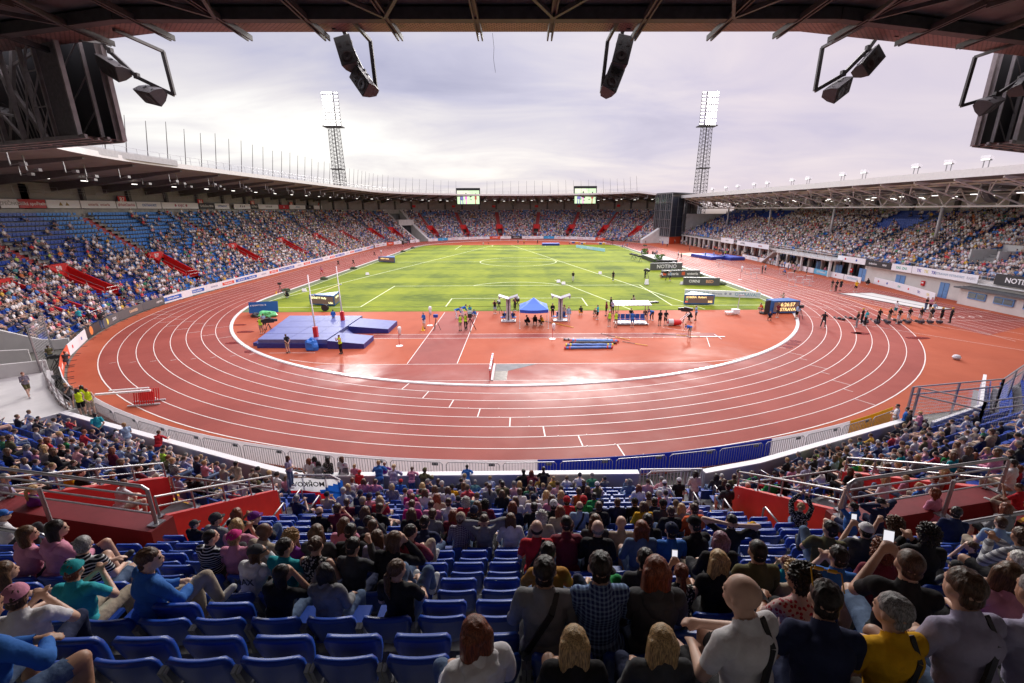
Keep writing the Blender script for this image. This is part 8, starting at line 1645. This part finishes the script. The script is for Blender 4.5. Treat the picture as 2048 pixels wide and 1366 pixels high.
mb = MB(); mb.box((0, .0, .43), (.43, .40, .04)); pandn_me = mb.mesh('seat_pan', M_BLUE)
M_BRK = mat('seat_bracket', (.15, .15, .16), .5); mb = MB(); mb.bar((0, -.20, .16), (0, -.21, .50), .035, .07); mb.bar((0, -.21, .48), (0, -.265, .70), .03, .06); mb.bar((0, -.20, .44), (0, .02, .42), .03, .05); mb.box((0, -.22, .14), (.05, .10, .12)); brk_me = mb.mesh('bracket', M_BRK)
near_s = []; rest = []
ncam = Vector(CAMP)
for pc, t, i in SEATS:
    if pc == 'E': x, y, z, f_ = exx(i), t, ez(i), math.pi/2
    else: x, y = SP(pc, t, rr(i)); z = tread(i); f_ = facing(pc, t)
    v_ = in_view((x, y, z+.7))
    if pc == 'N' and v_ and abs(t) < 34: near_s.append(((Vector((x, y, z+.6))-ncam).length, x, y, z, f_, t, i))
    elif v_ or pc != 'N': rest.append((x, y, z, f_, pc, i))
near_s.sort(); rest += [(x, y, z, f_, 'N', i) for _, x, y, z, f_, t, i in near_s[300:]]
sc_ = {}
for _, x, y, z, f_, t, i in sorted(near_s[:300], key=lambda q: (q[6], q[5])):
    occ = any(abs(t-q)*math.pi/180*rr(i) < .27 for q in OCC.get(i, ()))
    o = thing('stadium_seat', '%s blue folding seat, %s along in %s row up, %s' % ('occupied' if occ else 'empty', LBL[sc_.setdefault((i, t > a0, t < -a0, occ), 0)], LBL[i], 'middle block' if abs(t) < a0 else ('left part of the near stand' if t < 0 else 'right part of the near stand')), 'seat', (x, y, z), f_, 'blue folding seats of the near stand')
    sc_[(i, t > a0, t < -a0, occ)] += 1; o.empty_display_size = .1; link('backrest', back_me, o); link('seat_pan', pandn_me if occ else panup_me, o)
    for s_ in (-.245, .245): c = link('bracket', brk_me, o); c.location = (s_, 0, 0)
# one mesh for every other seat
tv = []; tf = []
def tb(x0, x1, y0, y1, z0, z1):
    b = len(tv); tv.extend([(x, y, z) for z in (z0, z1) for x, y in ((x0, y0), (x1, y0), (x1, y1), (x0, y1))]); tf.extend([(b, b+1, b+5, b+4), (b+1, b+2, b+6, b+5), (b+2, b+3, b+7, b+6), (b+3, b, b+4, b+7), (b+4, b+5, b+6, b+7)])
tb(-.225, .225, -.27, -.22, .42, .82); tb(-.215, .215, -.20, .18, .40, .45)
TV = np.array(tv); TF = np.array(tf); VV = []; FF = []; MI = []; b = 0
for x, y, z, f_, pc, i in rest:
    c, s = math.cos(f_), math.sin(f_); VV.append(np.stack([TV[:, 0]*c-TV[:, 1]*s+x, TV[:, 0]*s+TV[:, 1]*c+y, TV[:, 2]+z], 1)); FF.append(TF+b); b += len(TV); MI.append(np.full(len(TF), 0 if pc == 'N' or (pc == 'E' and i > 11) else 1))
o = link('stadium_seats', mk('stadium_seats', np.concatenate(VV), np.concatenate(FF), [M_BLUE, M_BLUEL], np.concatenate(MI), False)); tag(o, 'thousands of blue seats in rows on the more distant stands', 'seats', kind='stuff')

# ---- the distant crowd as one mass
def crowd_template():
    vs, fs, pc = [], [], []
    def part(g, fn):
        n0 = len(vs); fn(); pc.extend([g]*(len(vs)-n0))
    def tube_(p, q, r1, r2, n=5):
        b0 = len(vs); p, q = np.array(p), np.array(q); d = (q-p)/np.linalg.norm(q-p); a = np.cross(d, [.3, .2, 1.]); a /= np.linalg.norm(a); b_ = np.cross(d, a)
        for c, r in ((p, r1), (q, r2)):
            for k in range(n): vs.append(c+(a*math.cos(6.2832*k/n)+b_*math.sin(6.2832*k/n))*r)
        fs.extend([(b0+k, b0+(k+1) % n, b0+n+(k+1) % n, b0+n+k) for k in range(n)]); fs.append((b0+n, b0+n+1, b0+n+2, b0+n+3)); fs.append((b0+n, b0+n+3, b0+n+4, b0+n+4))
    def ball(c, r, n=7, m=5, lo=-80):
        b0 = len(vs)
        for j in range(m):
            ph = R_(lo+(85-lo)*j/(m-1))
            for k in range(n): vs.append(np.array([c[0]+r[0]*math.cos(ph)*math.cos(6.2832*k/n), c[1]+r[1]*math.cos(ph)*math.sin(6.2832*k/n), c[2]+r[2]*math.sin(ph)]))
        fs.extend([(b0+j*n+k, b0+j*n+(k+1) % n, b0+(j+1)*n+(k+1) % n, b0+(j+1)*n+k) for j in range(m-1) for k in range(n)])
    part(0, lambda: ball((0, .05, 1.22), (.085, .10, .115))); part(3, lambda: ball((0, .022, 1.26), (.092, .10, .10), lo=-25)); part(1, lambda: ball((0, .0, .82), (.21, .14, .30), 8, 5))
    for s in (-1, 1): part(1, lambda: tube_((s*.2, .0, 1.0), (s*.24, .08, .76), .055, .05)); part(0, lambda: tube_((s*.24, .08, .76), (s*.10, .32, .64), .045, .035)); part(2, lambda: tube_((s*.09, .0, .52), (s*.13, .42, .52), .085, .065)); part(4, lambda: tube_((s*.13, .42, .52), (s*.12, .42, .08), .055, .04))
    return np.array(vs), np.array(fs), np.array(pc)
CV, CF, CP = crowd_template(); M_SK = [np.array(c_) for c_ in ((.56, .33, .235), (.64, .40, .30), (.45, .26, .17))]
PAL = [((.022, .02, .024), 22), ((.80, .77, .76), 24), ((.16, .16, .17), 8), ((.04, .05, .13), 8), ((.07, .20, .55), 6), ((.42, .48, .62), 7), ((.62, .05, .06), 6), ((.72, .38, .42), 9), ((.75, .45, .05), 2.5), ((.65, .18, .05), 2.5), ((.05, .25, .12), 2), ((.42, .6, .1), .8), ((.52, .42, .33), 10), ((.10, .28, .30), 2), ((.55, .47, .52), 7)]
pc_, pw = np.array([p[0] for p in PAL]), np.array([p[1] for p in PAL], float); pw /= pw.sum(); pwe = pw.copy(); pwe[[1, 7, 12, 14]] *= 1.7; pwe[0] *= .7; pwe /= pwe.sum()  # east weights favour pale clothes, so colour brightens that crowd in place of light
SKC = np.array([(.70, .44, .33), (.76, .52, .41), (.62, .38, .27)]); HRC = np.array([(.03, .02, .015), (.08, .045, .025), (.17, .10, .05), (.35, .24, .12), (.25, .24, .23), (.6, .58, .55), (.02, .02, .03)]); LGC = np.array([(.02, .02, .025), (.07, .10, .18), (.30, .26, .20), (.12, .12, .13), (.55, .34, .25), (.10, .14, .24)])
VV, FF, CC = [], [], []; b = 0; ncr = 0
for pc, t, i in SEATS:
    if pc == 'E': x, y, z, f_ = exx(i), t, ez(i), math.pi/2
    else: x, y = SP(pc, t, rr(i)); z = tread(i); f_ = facing(pc, t)
    if pc == 'N' and t > -57: 
        continue
    q = noise.noise(Vector((x*.22, y*.22, i*.35)))*.5+.5; r_ = rng.random()
    if pc == 'W' or pc == 'N':
        yy = t if pc == 'W' else -8
        dens = .86 if yy > 42 else (.80 if yy > 22 else .62)
        if i > 15: dens *= .10 if yy < 12 else (.22 if yy < 26 else (.55 if yy < 45 else .8))
        elif i > 11: dens *= .55 if yy < 22 else .9
    elif pc == 'F': dens = .84 if i < 19 else .65
    else:
        dens = .93
        if 16 < t < 28 and i > 11: dens = .08 if i > 12 else .3
        if t > 78: dens = .45 if i < 12 else .15
        if t > 62 and i > 14: dens = .1
    dens = min(.98, dens*(.72+.56*q))
    if r_ > dens: continue
    if not in_view((x, y, z+1), 60): continue
    a = f_+rng.normal(0, .22); c, s = math.cos(a), math.sin(a); k = rng.uniform(.88, 1.08); ln = rng.normal(.03, .10); v_ = CV*k; y2 = v_[:, 1]+np.maximum(0, v_[:, 2]-.5)*ln
    x2 = v_[:, 0]+np.maximum(0, v_[:, 2]-.5)*rng.normal(0, .06)
    VV.append(np.stack([x2*c-y2*s+x, x2*s+y2*c+y, v_[:, 2]+z], 1)); FF.append(CF+b); b += len(CV); ncr += 1
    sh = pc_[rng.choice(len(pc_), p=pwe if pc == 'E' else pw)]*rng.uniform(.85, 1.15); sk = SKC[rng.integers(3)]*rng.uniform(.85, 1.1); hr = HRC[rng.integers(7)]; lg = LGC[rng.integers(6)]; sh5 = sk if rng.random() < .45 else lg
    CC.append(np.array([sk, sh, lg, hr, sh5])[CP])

def addlow(ps, pos, a, sc, sk, sh, lg, hr, long_legs=True, sleeves=False):
    """append a low detail but full figure, coloured by body region"""
    global b
    p = POSES[ps]; V, F, R3 = p['V'], p['F'], p['R']; c, s = math.cos(a), math.sin(a); g = R3
    col = np.where(np.isin(g, ['chest', 'belly'])[:, None], sh, np.where((g == 'uarm')[:, None] | ((g == 'farm')[:, None] & sleeves), sh, np.where(np.isin(g, ['pelvis', 'thigh'])[:, None] | ((g == 'shin')[:, None] & long_legs), lg, np.where((g == 'foot')[:, None], (.1, .1, .1), sk))))
    # split into loose quads so that every face keeps its own colour
    Q = V[F].reshape(-1, 3).copy(); cq = np.repeat(col, 4, 0); hc = p['head'][0]; x_ = (Q-hc) @ p['head'][1]; hm = (x_[:, 2] > -.02) & (x_[:, 2] < .2) & (np.abs(x_[:, 0]) < .12) & (np.abs(x_[:, 1]) < .14) & ~((x_[:, 1] > .045) & (x_[:, 2] < .055)); cq[hm] = hr; Q[hm] += (Q[hm]-hc)*.10
    Q = Q*sc; VV.append(np.stack([Q[:, 0]*c-Q[:, 1]*s+pos[0], Q[:, 0]*s+Q[:, 1]*c+pos[1], Q[:, 2]+pos[2]], 1)); FF.append(np.arange(len(Q)).reshape(-1, 4)+b); b += len(Q); CC.append(cq)
LS = ['Ls', 'Lc', 'Lo']
for q in SMALL:
    i, s_ = q[0], q[1]; td = math.degrees(s_/math.hypot(q[2][0], q[2][1]-Y0)); x, y = SP('N', td, rr(i)); addlow(LS[i % 3], (x, y, tread(i)), facing('N', td), q[4], M_SK[int(x*7) % 3], CLO[q[6]][1], CLO['D'][1], HC.get(q[5][-1], HC['b'])[1])
    OCC.setdefault(i, []).append(td)
# neighbours of the individually built spectators: the photo shows these banks full
nf = 0
for pc, t, i in SEATS:
    if pc != 'N' or t < -31 or t > 27 or i > 9: continue
    if any(abs(t-q)*math.pi/180*rr(i) < .40 for q in OCC.get(i, ())): continue
    dn = (.50 if abs(t) > a3 else .30) if i < 7 else (.4 if abs(t) > a3 else .12)
    if t < -22: dn *= .5
    if -9.5 < t < -3.8 and i < 5: continue
    if rng.random() > dn: continue
    x, y = SP('N', t, rr(i))
    if not in_view((x, y, tread(i)+1), 20): continue
    addlow(LS[rng.integers(3)], (x, y, tread(i)), facing('N', t)+rng.normal(0, .15), rng.uniform(.86, 1.04), M_SK[rng.integers(3)], pc_[rng.choice(len(pc_), p=pw)]*.9, LGC[rng.integers(6)], HRC[rng.integers(7)]*.8, rng.random() < .6, rng.random() < .4); nf += 1
for px, py, w, p in FARP:
    z0 = .95 if 31 < p[0] < 36 and 36 < p[1] < 50 else 0.; lg = next((q_[1:] for q_ in w[6:] if q_[0] == 'l'), 'DJ'); run = w[4] == 'T7'; sk = np.array((.13, .06, .04)) if run and int(px) % 2 else SKC[1]*.8
    addlow({'T6': 'Lk', 'T7': 'Lr', 'T4': 'Lh'}.get(w[4], 'Lt'), (p[0], p[1], z0), R_(float(w[5])), 1., sk, CLO[w[2]][1], CLO[lg[0]][1], HRC[0], lg[1] == 'J', w[3] == 'l')
for k in range(130):
    x0 = rng.uniform(1290, 1600); y0 = 487+max(0, (x0-1400))*.30+rng.uniform(-8, 2) if x0 > 1400 else 482+rng.uniform(-4, 6); p = atz(x0, y0)
    if p[0] > 58.6: p[0] = 58.6-rng.random()*1.2
    addlow('Lt', (p[0], p[1], 0), rng.uniform(0, 6.28), rng.uniform(.92, 1.04), SKC[0]*.8, pc_[rng.choice(len(pc_), p=pw)], LGC[rng.integers(6)], HRC[rng.integers(6)], rng.random() < .6)
print('FILL', nf)
[print('LONG', o['label']) for o in COL.objects if 'label' in o and not o.parent and len(o['label'].split()) > 16]
print('CROWD', ncr, 'SEATS', len(rest), 'NEAR PEOPLE', len(PEOPLE))
me = mk('crowd', np.concatenate(VV), np.concatenate(FF), []); ca = me.color_attributes.new('cloth', 'FLOAT_COLOR', 'POINT'); cc = np.concatenate(CC); cc = np.concatenate([np.clip(cc, 0, 1), np.ones((len(cc), 1))], 1); ca.data.foreach_set('color', cc.ravel())
m = mat('crowd_cloth', (.5, .5, .5), .8); t = m.node_tree; at = t.nodes.new('ShaderNodeVertexColor'); at.layer_name = 'cloth'; t.links.new(at.outputs[0], t.nodes['Principled BSDF'].inputs['Base Color']); me.materials.append(m)
o = link('crowd', me); tag(o, 'dense crowd of seated spectators filling the distant stands', 'crowd', kind='stuff')

# ---- rails with the flag at the foot of the centre block
for s, (pa, pb) in ((-1, ((584, 1012), (690, 1012))), (1, ((1290, 1005), (1395, 1000)))):
    A_, _, ia = on_stand(*pa, 0); B_, _, ib = on_stand(*pb, 0); h = 1.45; mb = MB(); A_, B_ = Vector(A_), Vector(B_); u_ = Vector((0, 0, 1))
    mb.path([A_, A_+u_*(h-.15), A_.lerp(B_, .07)+u_*h, A_.lerp(B_, .8)+u_*h, A_.lerp(B_, .97)+u_*(h-.22), B_], .075); mb.path([A_+u_*.75, B_+u_*.75], .05); mb.path([A_.lerp(B_, .3)+u_*.0, A_.lerp(B_, .3)+u_*h], .06); mb.path([A_.lerp(B_, .72), A_.lerp(B_, .72)+u_*h], .06)
    mb.build('handrail', M_STEEL, near)
    if s < 0:
        fl = thing('flag', 'Czech flag with black lettering tied upside down on the rail left of centre', 'flag', A_[:], 0); d = (B_-A_); nx, nz_ = 20, 12; mbw, mbr, mbb = MB(), MB(), MB(); nn = Vector((d.y, -d.x, 0)).normalized()
        if nn.y > 0: nn = -nn
        def fp(u, v): return d*(.06+.98*u)+u_*(h-.06-.30*u*.45-(h*.80)*v)+nn*(.07+.03*math.sin(u*14+v*3)+.03*v)
        for j in range(nz_):
            for k in range(nx):
                u0, u1, v0, v1 = k/nx, (k+1)/nx, j/nz_, (j+1)/nz_; uc, vc = (u0+u1)/2, (v0+v1)/2
                tgt = mbb if (1-uc) < .5*(1-abs(2*vc-1)) else (mbw if vc < .5 else mbr); tgt.quad(fp(u0, v0), fp(u0, v1), fp(u1, v1), fp(u1, v0))
        mbw.build('white_band', mat('flag_white', (.82, .82, .82), .7), fl, True); mbr.build('red_band', mat('flag_red', (.60, .01, .02), .7), fl, True); mbb.build('blue_wedge', mat('flag_blue', (.01, .09, .42), .7), fl, True)
        for n_ in ('flag_white', 'flag_red', 'flag_blue'):
            t_ = MATS[n_].node_tree; c0_ = t_.nodes['Principled BSDF'].inputs['Base Color'].default_value; tr = t_.nodes.new('ShaderNodeBsdfTranslucent'); tr.inputs[0].default_value = c0_; mx_ = t_.nodes.new('ShaderNodeMixShader'); mx_.inputs[0].default_value = .5; t_.links.new(t_.nodes['Principled BSDF'].outputs[0], mx_.inputs[1]); t_.links.new(tr.outputs[0], mx_.inputs[2]); t_.links.new(mx_.outputs[0], t_.nodes['Material Output'].inputs[0])
        c_ = fp(.36, .22)+nn*.05; lettering('MOŘKOV', .30, (.02, .02, .02), c_, -d, fl, updir=(0, 0, 1), name='lettering', ext=.003)
